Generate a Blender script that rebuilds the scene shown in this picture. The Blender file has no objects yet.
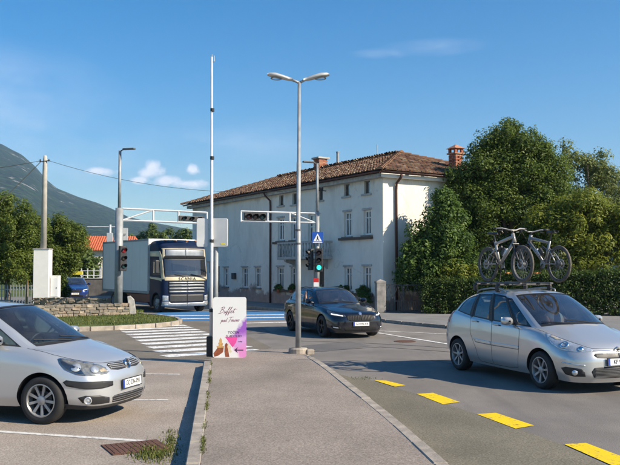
import bpy, bmesh, math, random
import numpy as np
from mathutils import Vector, Matrix
from mathutils.geometry import delaunay_2d_cdt

random.seed(7); np.random.seed(7)
scene = bpy.context.scene
COL = scene.collection
R = math.radians

# ------------------------------------------------------------------ camera
F, CX, CY, YH, CAMH = 800.0, 310.0, 232.5, 269.0, 2.05
PITCH = math.atan((YH - CY) / F)
cam = bpy.data.cameras.new('camera')
cam.sensor_width = 36.0
cam.lens = F / 620.0 * 36.0
cam.clip_start = 0.1
cam.clip_end = 20000
cam_o = bpy.data.objects.new('camera', cam)
COL.objects.link(cam_o)
cam_o.location = (0, 0, CAMH)
cam_o.rotation_euler = (math.pi / 2 + PITCH, 0, 0)
scene.camera = cam_o

# ------------------------------------------------------------------ light
SUN_EL = R(33)
SUN_H = Vector((0.915, -0.40, 0)).normalized()
SUN_DIR = Vector((SUN_H.x * math.cos(SUN_EL), SUN_H.y * math.cos(SUN_EL), math.sin(SUN_EL)))
sun = bpy.data.lights.new('sun', 'SUN')
sun.energy = 4.8
sun.angle = R(0.5)
sun.color = (1.0, 0.88, 0.69)
sun_o = bpy.data.objects.new('sun', sun)
COL.objects.link(sun_o)
sun_o.location = (30, -20, 40)
sun_o.rotation_euler = SUN_DIR.to_track_quat('Z', 'Y').to_euler()

world = bpy.data.worlds.new('World')
scene.world = world
world.use_nodes = True
wt = world.node_tree
wt.nodes.clear()
def wn(t, **kw):
    n = wt.nodes.new(t)
    for k, v in kw.items():
        setattr(n, k, v)
    return n
w_out = wn('ShaderNodeOutputWorld')
w_bg = wn('ShaderNodeBackground')
w_sky = wn('ShaderNodeTexSky', sky_type='NISHITA')
w_sky.sun_disc = False
w_sky.sun_elevation = SUN_EL
w_sky.sun_rotation = math.atan2(SUN_H.x, SUN_H.y)
w_sky.altitude = 100
w_sky.air_density = 1.0
w_sky.dust_density = 0.35
w_sky.ozone_density = 2.2
w_bg.inputs['Strength'].default_value = 0.097
# clouds: a few puffs low in the sky plus thin veils, mixed by direction
w_tc = wn('ShaderNodeTexCoord')
def wmath(op, a, b=None, c=None):
    n = wn('ShaderNodeMath', operation=op)
    for i, x in enumerate((a, b, c)):
        if x is None: continue
        if isinstance(x, (int, float)): n.inputs[i].default_value = x
        else: wt.links.new(x, n.inputs[i])
    return n.outputs[0]
def sky_dir(px, py):
    return Vector(((px - CX) / F, 1.0, (YH - py) / F)).normalized()
def blob(px, py, rx, ry):
    s = wn('ShaderNodeVectorMath', operation='SUBTRACT')
    wt.links.new(w_tc.outputs['Generated'], s.inputs[0])
    s.inputs[1].default_value = sky_dir(px, py)
    m = wn('ShaderNodeVectorMath', operation='MULTIPLY')
    wt.links.new(s.outputs[0], m.inputs[0])
    m.inputs[1].default_value = (F / rx, F / rx, F / ry)
    l = wn('ShaderNodeVectorMath', operation='LENGTH')
    wt.links.new(m.outputs[0], l.inputs[0])
    return wmath('SUBTRACT', 1.0, l.outputs['Value'])
def wnoise(scale, detail, mul=(1, 1, 1), rough=0.55):
    mp = wn('ShaderNodeMapping')
    wt.links.new(w_tc.outputs['Generated'], mp.inputs[0])
    mp.inputs['Scale'].default_value = mul
    n = wn('ShaderNodeTexNoise')
    wt.links.new(mp.outputs[0], n.inputs[0])
    n.inputs['Scale'].default_value = scale
    n.inputs['Detail'].default_value = detail
    n.inputs['Roughness'].default_value = rough
    return n.outputs['Fac']
puff = None
for b in ((150, 172, 15, 9), (151, 167, 10, 9), (165, 181, 24, 6.5), (186, 183.5, 26, 5.5), (191, 169, 8.5, 7.5), (99, 171, 17, 5), (138, 180, 13, 5)):
    v = blob(*b)
    puff = v if puff is None else wmath('MAXIMUM', puff, v)
pn = wnoise(48, 7, rough=0.6)
puff_m = wmath('SMOOTH_MIN', wmath('MAXIMUM', wmath('MULTIPLY', wmath('ADD', puff, wmath('MULTIPLY', wmath('SUBTRACT', pn, 0.58), 1.9)), 1.35), 0.0), 0.85, 0.1)
veil = None
for b in ((5, 118, 130, 75), (70, 165, 160, 45), (225, 140, 120, 26), (435, 45, 55, 9), (390, 51, 40, 6)):
    v = blob(*b)
    veil = v if veil is None else wmath('MAXIMUM', veil, v)
vn = wnoise(7, 6, (1.0, 1.0, 2.6), 0.62)
veil_m = wmath('MULTIPLY', wmath('MULTIPLY', wmath('MAXIMUM', veil, 0.0), wmath('MAXIMUM', wmath('SUBTRACT', vn, 0.36), 0.0)), 0.9)
cmask = wmath('MINIMUM', wmath('MAXIMUM', puff_m, veil_m), 0.9)
w_mix = wn('ShaderNodeMixRGB')
wt.links.new(cmask, w_mix.inputs[0])
w_hsv = wn('ShaderNodeHueSaturation')
w_hsv.inputs['Saturation'].default_value = 1.50
w_hsv.inputs['Value'].default_value = 0.94
wt.links.new(w_sky.outputs[0], w_hsv.inputs['Color'])
wt.links.new(w_hsv.outputs[0], w_mix.inputs[1])
w_mix.inputs[2].default_value = (8.2, 8.2, 8.8, 1)
wt.links.new(w_mix.outputs[0], w_bg.inputs['Color'])
wt.links.new(w_bg.outputs[0], w_out.inputs['Surface'])

vs = scene.view_settings
vs.view_transform = 'Standard'
vs.look = 'None'
vs.exposure = 0.82
vs.gamma = 1.0
vs.use_curve_mapping = False
scene.render.engine = 'CYCLES'
cy = scene.cycles
cy.use_denoising = True
cy.use_adaptive_sampling = True
cy.adaptive_threshold = 0.02
cy.max_bounces = 5
cy.diffuse_bounces = 3
cy.glossy_bounces = 3
cy.transmission_bounces = 3
cy.transparent_max_bounces = 12
cy.volume_bounces = 0
cy.sample_clamp_indirect = 6.0
cy.caustics_reflective = False
cy.caustics_refractive = False

# ------------------------------------------------------------------ pixel helpers (a pixel gives a direction; the plane gives the distance)
CT, ST = math.cos(PITCH), math.sin(PITCH)
def ray(px, py):
    a, b, c = px - CX, F, CY - py
    return Vector((a, CT * b - ST * c, ST * b + CT * c))
def G(px, py, z=0.0):
    d = ray(px, py)
    t = (z - CAMH) / d.z
    return Vector((d.x * t, d.y * t, z))
def AT(px, py, Y):
    d = ray(px, py)
    t = Y / d.y
    return Vector((d.x * t, Y, CAMH + d.z * t))

# ------------------------------------------------------------------ materials
def lin(c):
    return tuple(((x / 12.92) if x <= 0.04045 else ((x + 0.055) / 1.055) ** 2.4) for x in c)
def nt(m):
    m.use_nodes = True
    t = m.node_tree
    t.nodes.clear()
    return t
class Nodes:
    def __init__(s, name):
        s.m = bpy.data.materials.new(name)
        s.t = nt(s.m)
        s.out = s.n('ShaderNodeOutputMaterial')
        s.co = s.n('ShaderNodeTexCoord')
        s.geo = s.n('ShaderNodeNewGeometry')
    def n(s, ty, **kw):
        x = s.t.nodes.new(ty)
        for k, v in kw.items(): setattr(x, k, v)
        return x
    def link(s, a, b): s.t.links.new(a, b)
    def setv(s, sock, x):
        if isinstance(x, (int, float)): sock.default_value = x
        elif isinstance(x, tuple):
            sock.default_value = (*x, 1.0) if len(x) == 3 and len(sock.default_value) == 4 else x
        else: s.link(x, sock)
    def math(s, op, a, b=0.0, c=None, clamp=False):
        x = s.n('ShaderNodeMath', operation=op, use_clamp=clamp)
        s.setv(x.inputs[0], a); s.setv(x.inputs[1], b)
        if c is not None: s.setv(x.inputs[2], c)
        return x.outputs[0]
    def coord(s, kind='pos', scale=(1, 1, 1), rot=(0, 0, 0)):
        mp = s.n('ShaderNodeMapping')
        s.link(s.geo.outputs['Position'] if kind == 'pos' else s.co.outputs['Object'], mp.inputs[0])
        mp.inputs['Scale'].default_value = scale
        mp.inputs['Rotation'].default_value = rot
        return mp.outputs[0]
    def noise(s, scale, detail=4, rough=0.55, co=None, dist=0.0):
        x = s.n('ShaderNodeTexNoise')
        s.link(co if co is not None else s.coord(), x.inputs[0])
        x.inputs['Scale'].default_value = scale
        x.inputs['Detail'].default_value = detail
        x.inputs['Roughness'].default_value = rough
        x.inputs['Distortion'].default_value = dist
        return x.outputs['Fac']
    def voro(s, scale, co=None, feature='F1', out='Distance'):
        x = s.n('ShaderNodeTexVoronoi', feature=feature)
        s.link(co if co is not None else s.coord(), x.inputs['Vector'])
        x.inputs['Scale'].default_value = scale
        return x.outputs[out]
    def ramp(s, fac, stops):
        x = s.n('ShaderNodeValToRGB')
        s.link(fac, x.inputs[0])
        e = x.color_ramp.elements
        while len(e) < len(stops): e.new(0.5)
        for el, (p, c) in zip(e, stops):
            el.position = p
            el.color = (*c, 1) if isinstance(c, tuple) else (c, c, c, 1)
        return x.outputs[0]
    def mix(s, fac, a, b, mode='MIX'):
        x = s.n('ShaderNodeMixRGB', blend_type=mode)
        s.setv(x.inputs[0], fac); s.setv(x.inputs[1], a); s.setv(x.inputs[2], b)
        return x.outputs[0]
    def bump(s, h, strength=0.3, dist=0.01):
        x = s.n('ShaderNodeBump')
        s.link(h, x.inputs['Height'])
        x.inputs['Strength'].default_value = strength
        x.inputs['Distance'].default_value = dist
        return x.outputs[0]
    def bsdf(s, col, rough=0.6, metal=0.0, normal=None, coat=0.0, spec=0.5, emis=None, estr=0.0):
        b = s.n('ShaderNodeBsdfPrincipled')
        s.setv(b.inputs['Base Color'], col); s.setv(b.inputs['Roughness'], rough); s.setv(b.inputs['Metallic'], metal)
        b.inputs['Specular IOR Level'].default_value = spec
        if normal is not None: s.link(normal, b.inputs['Normal'])
        if coat:
            b.inputs['Coat Weight'].default_value = coat
            b.inputs['Coat Roughness'].default_value = 0.04
        if emis:
            b.inputs['Emission Color'].default_value = (*emis, 1)
            b.inputs['Emission Strength'].default_value = estr
        return b.outputs[0]
    def done(s, sh):
        s.link(sh, s.out.inputs['Surface'])
        return s.m

M = {}
def plain(name, col, rough=0.6, metal=0.0, var=0.12, scale=6.0, bump=0.0, coat=0.0, spec=0.5, kind='obj', emis=None, estr=0.0):
    k = Nodes(name)
    co = k.coord(kind)
    n = k.noise(scale, 5, co=co)
    a = tuple(c * (1 - var) for c in col); b = tuple(min(1, c * (1 + var)) for c in col)
    c = k.ramp(n, [(0.3, a), (0.7, b)])
    r = k.math('ADD', k.math('MULTIPLY', k.math('SUBTRACT', n, 0.5), 0.25), rough, clamp=True)
    nm = k.bump(k.noise(scale * 8, 3, co=co), bump, 0.01) if bump else None
    M[name] = k.done(k.bsdf(c, r, metal, nm, coat, spec, emis, estr))
    return M[name]
def paint(name, col, metal=0.75, rough=0.28, dirt=0.25):
    k = Nodes(name)
    co = k.coord('obj')
    fl = k.noise(900, 1, co=co)
    c = k.mix(k.math('MULTIPLY', fl, 0.14), col, tuple(min(1, x * 1.5) for x in col))
    sep = k.n('ShaderNodeSeparateXYZ'); k.link(k.co.outputs['Object'], sep.inputs[0])
    low = k.math('SUBTRACT', 1.0, k.math('MULTIPLY', sep.outputs[2], 1.9), clamp=True)
    d = k.math('MULTIPLY', k.math('MULTIPLY', low, k.noise(5, 5, co=co)), dirt, clamp=True)
    c = k.mix(d, c, (0.20, 0.17, 0.14))
    r = k.math('ADD', rough, k.math('MULTIPLY', d, 0.5))
    r = k.math('ADD', r, k.math('MULTIPLY', k.noise(3, 4, co=co), 0.06))
    me = k.math('MULTIPLY', k.math('SUBTRACT', 1.0, d), metal)
    M[name] = k.done(k.bsdf(c, r, me, None, 0.8))
    return M[name]
def glassy(name, tint, mixbase=0.05, gloss=0.02, dust=0.03):
    k = Nodes(name)
    tr = k.n('ShaderNodeBsdfTransparent'); tr.inputs[0].default_value = (*tint, 1)
    gl = k.n('ShaderNodeBsdfGlossy'); gl.inputs['Roughness'].default_value = gloss
    gl.inputs['Color'].default_value = (0.95, 0.97, 1, 1)
    df = k.n('ShaderNodeBsdfDiffuse'); df.inputs[0].default_value = (0.55, 0.53, 0.5, 1)
    fr = k.n('ShaderNodeFresnel'); fr.inputs[0].default_value = 1.6
    f = k.math('ADD', fr.outputs[0], mixbase, clamp=True)
    ms = k.n('ShaderNodeMixShader'); k.link(f, ms.inputs[0]); k.link(tr.outputs[0], ms.inputs[1]); k.link(gl.outputs[0], ms.inputs[2])
    m2 = k.n('ShaderNodeMixShader')
    k.link(k.math('MULTIPLY', k.noise(4, 5, co=k.coord('obj')), dust * 2), m2.inputs[0])
    k.link(ms.outputs[0], m2.inputs[1]); k.link(df.outputs[0], m2.inputs[2])
    M[name] = k.done(m2.outputs[0])
    return M[name]
def leafmat(name, dark, light, alt, trans=0.3):
    k = Nodes(name)
    at = k.n('ShaderNodeAttribute', attribute_name='tint')
    n = k.noise(0.9, 3, co=k.coord('pos'))
    f = k.math('ADD', k.math('MULTIPLY', at.outputs['Fac'], 0.65), k.math('MULTIPLY', k.math('SUBTRACT', n, 0.3), 0.6), clamp=True)
    c = k.ramp(f, [(0.0, dark), (0.6, light), (1.0, alt)])
    pr = k.bsdf(c, 0.55, 0, None, 0, 0.35)
    tl = k.n('ShaderNodeBsdfTranslucent')
    k.link(k.mix(0.5, c, (0.20, 0.30, 0.02), 'ADD') if False else c, tl.inputs[0])
    ms = k.n('ShaderNodeMixShader'); ms.inputs[0].default_value = trans
    k.link(pr, ms.inputs[1]); k.link(tl.outputs[0], ms.inputs[2])
    M[name] = k.done(ms.outputs[0])
    return M[name]

def asphalt(name, col, col2, grain=90, patch=0.35, bump=0.35, crack=0.0, rough=0.85, spec=0.3, streak=None):
    k = Nodes(name)
    co = k.coord('pos')
    big = k.noise(patch, 6, 0.6, co)
    fine = k.noise(grain, 2, 0.6, co)
    sp = k.voro(grain * 0.9, co)
    mid = k.noise(5, 5, 0.65, co)
    c = k.mix(k.math('MULTIPLY', k.math('SUBTRACT', big, 0.30), 2.2, clamp=True), col, col2)
    c = k.mix(k.math('MULTIPLY', k.math('SUBTRACT', mid, 0.5), 1.2, clamp=True), c, tuple(x * 0.78 for x in col))
    c = k.mix(0.55, c, k.ramp(fine, [(0.32, 0.42), (0.68, 1.55)]), 'MULTIPLY')
    c = k.mix(k.math('GREATER_THAN', k.noise(1.7, 6, 0.7, co), 0.71), c, tuple(x * 0.62 for x in col))
    blot = k.noise(0.9, 3, 0.5, k.coord('pos', (1, 0.6, 1)))
    c = k.mix(1.0, c, k.ramp(blot, [(0.3, 0.84), (0.7, 1.14)]), 'MULTIPLY')
    gum = k.math('LESS_THAN', k.voro(1.6, co), 0.045)
    c = k.mix(k.math('MULTIPLY', gum, 0.5), c, tuple(x * 0.45 for x in col))
    if streak:
        s = k.noise(1.0, 4, 0.6, k.coord('pos', streak[0], streak[1]))
        c = k.mix(k.math('MULTIPLY', k.math('SUBTRACT', s, 0.52), 3.0, clamp=True), c, streak[2])
    if crack:
        e = k.voro(0.55, k.coord('pos', (1, 1, 1)), 'DISTANCE_TO_EDGE')
        wob = k.math('ADD', e, k.math('MULTIPLY', k.math('SUBTRACT', mid, 0.5), 0.09))
        cr = k.math('MULTIPLY', k.math('LESS_THAN', k.math('ABSOLUTE', wob), 0.006), crack)
        c = k.mix(cr, c, (0.03, 0.03, 0.03))
    nm = k.bump(k.math('ADD', fine, k.math('MULTIPLY', sp, 0.5)), bump, 0.006)
    M[name] = k.done(k.bsdf(c, rough, 0, nm, 0, spec))
    return M[name]

asphalt('road_asphalt', (0.165, 0.150, 0.136), (0.26, 0.232, 0.202), grain=70, patch=0.22, streak=((1.1, 0.09, 1), (0, 0, R(-24)), (0.115, 0.106, 0.10)))
asphalt('shoulder_asphalt', (0.155, 0.138, 0.100), (0.22, 0.192, 0.142), grain=42, bump=0.6)
asphalt('parking_asphalt', (0.30, 0.25, 0.205), (0.38, 0.325, 0.275), grain=48, patch=0.8, bump=0.45, streak=((0.5, 0.5, 1), (0, 0, 0), (0.30, 0.225, 0.17)))
asphalt('side_asphalt', (0.16, 0.138, 0.108), (0.215, 0.185, 0.145), grain=60, patch=0.5)
asphalt('sidewalk_asphalt', (0.25, 0.208, 0.172), (0.315, 0.262, 0.22), grain=48, patch=0.6, bump=0.6)
asphalt('patch_asphalt', (0.115, 0.108, 0.103), (0.16, 0.148, 0.136), grain=70)
asphalt('far_pavement', (0.19, 0.185, 0.18), (0.25, 0.24, 0.23), grain=60, patch=0.6)
plain('kerb_concrete', (0.33, 0.285, 0.235), 0.85, 0, 0.28, 5, 0.5, kind='pos')
plain('concrete', (0.42, 0.40, 0.37), 0.85, 0, 0.25, 5, 0.5, kind='pos')
plain('concrete_pole', (0.44, 0.41, 0.36), 0.85, 0, 0.16, 4, 0.4)
def worn(name, col, under, lim=0.36):
    k = Nodes(name)
    co = k.coord('pos')
    n = k.noise(16, 6, 0.7, co)
    n2 = k.noise(2.2, 4, 0.6, co)
    w = k.math('MULTIPLY', k.math('SUBTRACT', lim + 0.06, k.math('ADD', k.math('MULTIPLY', n, 0.6), k.math('MULTIPLY', n2, 0.3))), 14, clamp=True)
    n3 = k.noise(1.0, 5, 0.65, k.coord('pos', (4.5, 0.5, 1), (0, 0, R(-24))))
    c = k.mix(k.math('MULTIPLY', n2, 0.35), col, tuple(x * 0.7 for x in col))
    c = k.mix(k.math('MULTIPLY', k.math('SUBTRACT', n3, 0.52), 2.2, clamp=True), c, tuple((x * 0.5 + y * 0.5) * 0.8 for x, y in zip(col, under)))
    c = k.mix(w, c, under)
    M[name] = k.done(k.bsdf(c, 0.75, 0, k.bump(k.noise(90, 2, 0.6, co), 0.3, 0.004), 0, 0.3))
worn('white_marking', (0.82, 0.81, 0.78), (0.17, 0.155, 0.135), 0.375)
worn('white_marking_faint', (0.72, 0.70, 0.66), (0.33, 0.29, 0.255), 0.38)
worn('yellow_marking', (0.88, 0.60, 0.004), (0.17, 0.155, 0.12), 0.355)
worn('blue_marking', (0.035, 0.21, 0.50), (0.10, 0.16, 0.24), 0.40)
plain('rusty_iron', (0.13, 0.062, 0.042), 0.85, 0.2, 0.35, 14, 0.5)
plain('rubber', (0.018, 0.018, 0.019), 0.75, 0, 0.3, 12, 0.15)
plain('black_plastic', (0.022, 0.022, 0.024), 0.5, 0, 0.2, 8)
plain('grey_plastic', (0.10, 0.10, 0.105), 0.6, 0, 0.2, 8)
plain('cabin_cloth', (0.075, 0.075, 0.08), 0.9, 0, 0.3, 12, 0.2)
plain('alloy', (0.36, 0.36, 0.365), 0.45, 0.6, 0.2, 8)
plain('dark_alloy', (0.025, 0.025, 0.027), 0.35, 0.6, 0.1, 8)
plain('chrome', (0.75, 0.76, 0.78), 0.12, 1.0, 0.05, 8)
plain('dark_void', (0.008, 0.008, 0.009), 0.9, 0, 0.1)
plain('plate_white', (0.80, 0.80, 0.79), 0.4, 0, 0.04)
plain('plate_blue', (0.02, 0.06, 0.36), 0.4, 0, 0.04)
plain('ink_black', (0.012, 0.012, 0.013), 0.5, 0, 0.05)
plain('lamp_clear', (0.62, 0.64, 0.66), 0.12, 0.55, 0.25, 14, coat=1.0)
plain('lamp_grey', (0.30, 0.31, 0.32), 0.25, 0.3, 0.4, 18, coat=0.6)
plain('lamp_dark', (0.10, 0.10, 0.11), 0.15, 0.6, 0.3, 14, coat=1.0)
plain('lamp_amber', (0.62, 0.50, 0.36), 0.2, 0.2, 0.2, coat=1.0)
plain('lamp_orange', (0.60, 0.20, 0.06), 0.2, 0, 0.1, coat=1.0)
plain('lamp_red', (0.35, 0.012, 0.012), 0.2, 0, 0.1, coat=1.0)
plain('lamp_lit', (0.9, 0.9, 0.88), 0.2, 0, 0.05, emis=(1, 0.97, 0.9), estr=0.7)
plain('galvanised', (0.30, 0.315, 0.325), 0.62, 0.35, 0.2, 5)
plain('painted_steel', (0.58, 0.59, 0.60), 0.45, 0.1, 0.08, 5)
plain('white_paint', (0.80, 0.80, 0.79), 0.5, 0, 0.05, 3)
plain('white_plaster', (0.80, 0.775, 0.74), 0.8, 0, 0.05, 3, 0.2)
plain('sign_back', (0.60, 0.61, 0.61), 0.5, 0.35, 0.06, 3)
plain('lamp_housing', (0.55, 0.55, 0.53), 0.45, 0.3, 0.08, 3)
plain('sign_blue', (0.015, 0.085, 0.42), 0.4, 0, 0.05)
plain('sign_red', (0.55, 0.02, 0.02), 0.45, 0, 0.05)
plain('sticker_yellow', (0.80, 0.65, 0.05), 0.5, 0, 0.05)
plain('wood', (0.30, 0.19, 0.09), 0.85, 0, 0.25, 8, 0.3)
plain('bark', (0.16, 0.125, 0.095), 0.9, 0, 0.35, 10, 0.8)
plain('wrought_iron', (0.055, 0.055, 0.058), 0.7, 0.3, 0.3, 12)
plain('wire_black', (0.03, 0.032, 0.03), 0.7)
plain('gutter_brown', (0.085, 0.035, 0.025), 0.5, 0.2, 0.2, 4)
plain('window_frame', (0.80, 0.79, 0.77), 0.55, 0, 0.06)
plain('window_dark', (0.10, 0.065, 0.045), 0.7, 0, 0.2)
plain('curtain', (0.78, 0.77, 0.75), 0.9, 0, 0.12, 9)
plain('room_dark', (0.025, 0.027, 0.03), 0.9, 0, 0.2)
plain('stone_sill', (0.22, 0.20, 0.18), 0.85, 0, 0.2, 6, 0.3)
plain('box_grey', (0.66, 0.68, 0.67), 0.45, 0.0, 0.05, 1.2)
plain('chassis_maroon', (0.10, 0.018, 0.02), 0.45, 0.2, 0.2, 5)
plain('truck_cream', (0.52, 0.44, 0.29), 0.4, 0.0, 0.06, 3, coat=0.3)
plain('truck_steel', (0.16, 0.18, 0.21), 0.4, 0.3, 0.2, 3, coat=0.3)
plain('truck_silver', (0.36, 0.365, 0.37), 0.35, 0.4, 0.25, 3, coat=0.3)
plain('truck_navy', (0.010, 0.019, 0.050), 0.45, 0.0, 0.2, 3, spec=0.12)
paint('paint_silver', (0.58, 0.59, 0.60), 0.62, 0.30, 0.35)
paint('paint_grey', (0.57, 0.565, 0.555), 0.60, 0.26, 0.35)
paint('paint_black', (0.006, 0.008, 0.016), 0.25, 0.18, 0.25)
paint('paint_blue', (0.02, 0.05, 0.22), 0.5, 0.25, 0.2)
glassy('car_glass', (0.60, 0.78, 0.78), 0.06, 0.02, 0.03)
glassy('screen_glass', (0.34, 0.40, 0.42), 0.14, 0.02, 0.03)
glassy('tinted_glass', (0.20, 0.23, 0.24), 0.06, 0.02, 0.02)
glassy('window_glass', (0.75, 0.82, 0.84), 0.12, 0.03, 0.05)
glassy('lens_glass', (0.9, 0.92, 0.92), 0.03, 0.03, 0.02)
plain('skin', (0.50, 0.27, 0.18), 0.6, 0, 0.06)
plain('hair', (0.03, 0.022, 0.018), 0.8, 0, 0.2)
plain('shirt_light', (0.45, 0.45, 0.48), 0.9, 0, 0.1)
plain('shirt_dark', (0.05, 0.055, 0.08), 0.9, 0, 0.1)
plain('bike_white', (0.40, 0.375, 0.34), 0.35, 0.2, 0.05, coat=0.6)
plain('bike_grey', (0.22, 0.22, 0.22), 0.35, 0.3, 0.05, coat=0.6)
plain('bike_tyre', (0.12, 0.105, 0.09), 0.9, 0, 0.35, 20)
plain('bike_orange', (0.80, 0.22, 0.02), 0.45, 0, 0.05)
plain('brick_red', (0.34, 0.11, 0.06), 0.85, 0, 0.3, 3, 0.3, kind='pos')
plain('brick_pale', (0.42, 0.20, 0.12), 0.85, 0, 0.3, 3, 0.3, kind='pos')
plain('mortar', (0.25, 0.225, 0.19), 0.9, 0, 0.15, 6, kind='pos')
plain('far_roof', (0.55, 0.13, 0.05), 0.8, 0, 0.2, 2)
plain('far_wall', (0.65, 0.60, 0.52), 0.8, 0, 0.1, 2)
plain('wall_dark', (0.14, 0.125, 0.11), 0.9, 0, 0.3, 3, 0.4)
for i, c in enumerate(((0.26, 0.20, 0.145), (0.21, 0.18, 0.14), (0.30, 0.25, 0.19), (0.17, 0.148, 0.12))):
    plain('stone_%d' % i, c, 0.9, 0, 0.3, 7, 0.7, kind='pos')
leafmat('leaf_laurel', (0.045, 0.090, 0.022), (0.140, 0.225, 0.048), (0.28, 0.34, 0.09), 0.45)
leafmat('leaf_oak', (0.055, 0.095, 0.020), (0.170, 0.235, 0.045), (0.32, 0.35, 0.08), 0.48)
leafmat('leaf_walnut', (0.095, 0.130, 0.020), (0.27, 0.31, 0.048), (0.44, 0.42, 0.08), 0.5)
leafmat('leaf_pale', (0.115, 0.150, 0.046), (0.25, 0.29, 0.095), (0.38, 0.40, 0.13), 0.5)
leafmat('leaf_hedge', (0.030, 0.058, 0.013), (0.090, 0.140, 0.026), (0.23, 0.25, 0.05), 0.4)
leafmat('leaf_fruit', (0.065, 0.105, 0.020), (0.18, 0.235, 0.042), (0.34, 0.34, 0.07), 0.48)
leafmat('leaf_far', (0.060, 0.100, 0.024), (0.145, 0.20, 0.045), (0.25, 0.28, 0.075), 0.45)
leafmat('leaf_red', (0.10, 0.05, 0.02), (0.16, 0.11, 0.03), (0.25, 0.12, 0.05), 0.3)
leafmat('grass_blade', (0.06, 0.085, 0.015), (0.13, 0.15, 0.03), (0.28, 0.23, 0.09), 0.3)
# ------------------------------------------------------------------ mesh helpers
class MB:
    def __init__(s):
        s.v, s.f, s.m = [], [], []
    def add(s, vs, fs, mi=0):
        o = len(s.v)
        s.v.extend([tuple(x) for x in vs])
        for f in fs:
            s.f.append(tuple(i + o for i in f)); s.m.append(mi)
        return s
    def box(s, c, d, rz=0.0, mi=0, mat=None):
        hx, hy, hz = d[0] / 2, d[1] / 2, d[2] / 2
        vs = [Vector((sx * hx, sy * hy, sz * hz)) for sz in (-1, 1) for sy in (-1, 1) for sx in (-1, 1)]
        if mat is None: mat = Matrix.Rotation(rz, 3, 'Z') if not isinstance(rz, Matrix) else rz
        vs = [mat @ v + Vector(c) for v in vs]
        return s.add(vs, [(0, 2, 3, 1), (4, 5, 7, 6), (0, 1, 5, 4), (2, 6, 7, 3), (0, 4, 6, 2), (1, 3, 7, 5)], mi)
    def tube(s, pts, r, n=8, mi=0, cap=True):
        pts = [Vector(p) for p in pts]
        rs = r if isinstance(r, (list, tuple)) else [r] * len(pts)
        rings = []
        t0 = (pts[1] - pts[0]).normalized()
        a = Vector((0, 0, 1)) if abs(t0.z) < 0.9 else Vector((1, 0, 0))
        u = t0.cross(a).normalized()
        for i, p in enumerate(pts):
            t = (pts[min(i + 1, len(pts) - 1)] - pts[max(i - 1, 0)]).normalized()
            u = (u - t * u.dot(t)).normalized()
            w = t.cross(u)
            rings.append([p + (u * math.cos(k * 2 * math.pi / n) + w * math.sin(k * 2 * math.pi / n)) * rs[i] for k in range(n)])
        vs = [x for rg in rings for x in rg]
        fs = []
        for i in range(len(pts) - 1):
            for k in range(n):
                fs.append((i * n + k, i * n + (k + 1) % n, (i + 1) * n + (k + 1) % n, (i + 1) * n + k))
        if cap:
            fs.append(tuple(range(n - 1, -1, -1)))
            fs.append(tuple((len(pts) - 1) * n + k for k in range(n)))
        return s.add(vs, fs, mi)
    def lathe(s, prof, n=24, mat=None, mi=0, closed=False):
        mat = mat or Matrix.Identity(4)
        vs, fs = [], []
        for k in range(n):
            a = 2 * math.pi * k / n
            for (r, z) in prof:
                vs.append(mat @ Vector((r * math.cos(a), r * math.sin(a), z)))
        L = len(prof)
        for k in range(n):
            k2 = (k + 1) % n
            for i in range(L if closed else L - 1):
                j = (i + 1) % L
                fs.append((k * L + i, k2 * L + i, k2 * L + j, k * L + j))
        return s.add(vs, fs, mi)
    def prism(s, poly, z0, z1, mi=0, mat=None):
        n = len(poly)
        vs = [Vector((x, y, z0)) for x, y in poly] + [Vector((x, y, z1)) for x, y in poly]
        if mat is not None: vs = [mat @ v for v in vs]
        fs = [tuple(range(n - 1, -1, -1)), tuple(range(n, 2 * n))]
        fs += [(i, (i + 1) % n, n + (i + 1) % n, n + i) for i in range(n)]
        return s.add(vs, fs, mi)
    def ball(s, c, r, n=10, m=6, mi=0):
        r = r if isinstance(r, (tuple, list)) else (r, r, r)
        vs, fs = [], []
        for j in range(m + 1):
            ph = math.pi * j / m
            for i in range(n):
                th = 2 * math.pi * i / n
                vs.append((c[0] + r[0] * math.sin(ph) * math.cos(th), c[1] + r[1] * math.sin(ph) * math.sin(th), c[2] - r[2] * math.cos(ph)))
        for j in range(m):
            for i in range(n):
                fs.append((j * n + i, j * n + (i + 1) % n, (j + 1) * n + (i + 1) % n, (j + 1) * n + i))
        return s.add(vs, fs, mi)
    def build(s, name, mats, parent=None, smooth=False, bevel=0.0, kind=None, auto=None):
        me = bpy.data.meshes.new(name)
        me.from_pydata(s.v, [], s.f)
        mats = mats if isinstance(mats, (list, tuple)) else [mats]
        for m in mats: me.materials.append(M[m] if isinstance(m, str) else m)
        if len(mats) > 1: me.polygons.foreach_set('material_index', s.m)
        if smooth: me.polygons.foreach_set('use_smooth', [True] * len(me.polygons))
        me.update()
        if auto:
            me.polygons.foreach_set('use_smooth', [True] * len(me.polygons))
            me.set_sharp_from_angle(angle=R(auto))
        o = bpy.data.objects.new(name, me)
        COL.objects.link(o)
        if parent is not None: o.parent = parent
        if bevel:
            b = o.modifiers.new('bevel', 'BEVEL'); b.width = bevel; b.segments = 2; b.limit_method = 'ANGLE'
        if kind: o['kind'] = kind
        return o
def tag(o, label, cat, group=None):
    o['label'] = label; o['category'] = cat
    if group: o['group'] = group
    return o
def thing(name, label, cat, loc=(0, 0, 0), rz=0.0, group=None):
    o = bpy.data.objects.new(name, None)
    o.empty_display_size = 0.2
    COL.objects.link(o)
    o.location = loc; o.rotation_euler = (0, 0, rz)
    return tag(o, label, cat, group)
def copy_part(o, parent, loc=None, rot=None):
    c = o.copy(); COL.objects.link(c); c.parent = parent
    if loc is not None: c.location = loc
    if rot is not None: c.rotation_euler = rot
    return c
def copy_tree(o, parent=None):
    c = o.copy(); COL.objects.link(c); c.parent = parent
    for ch in list(o.children): copy_tree(ch, c)
    return c
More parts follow.
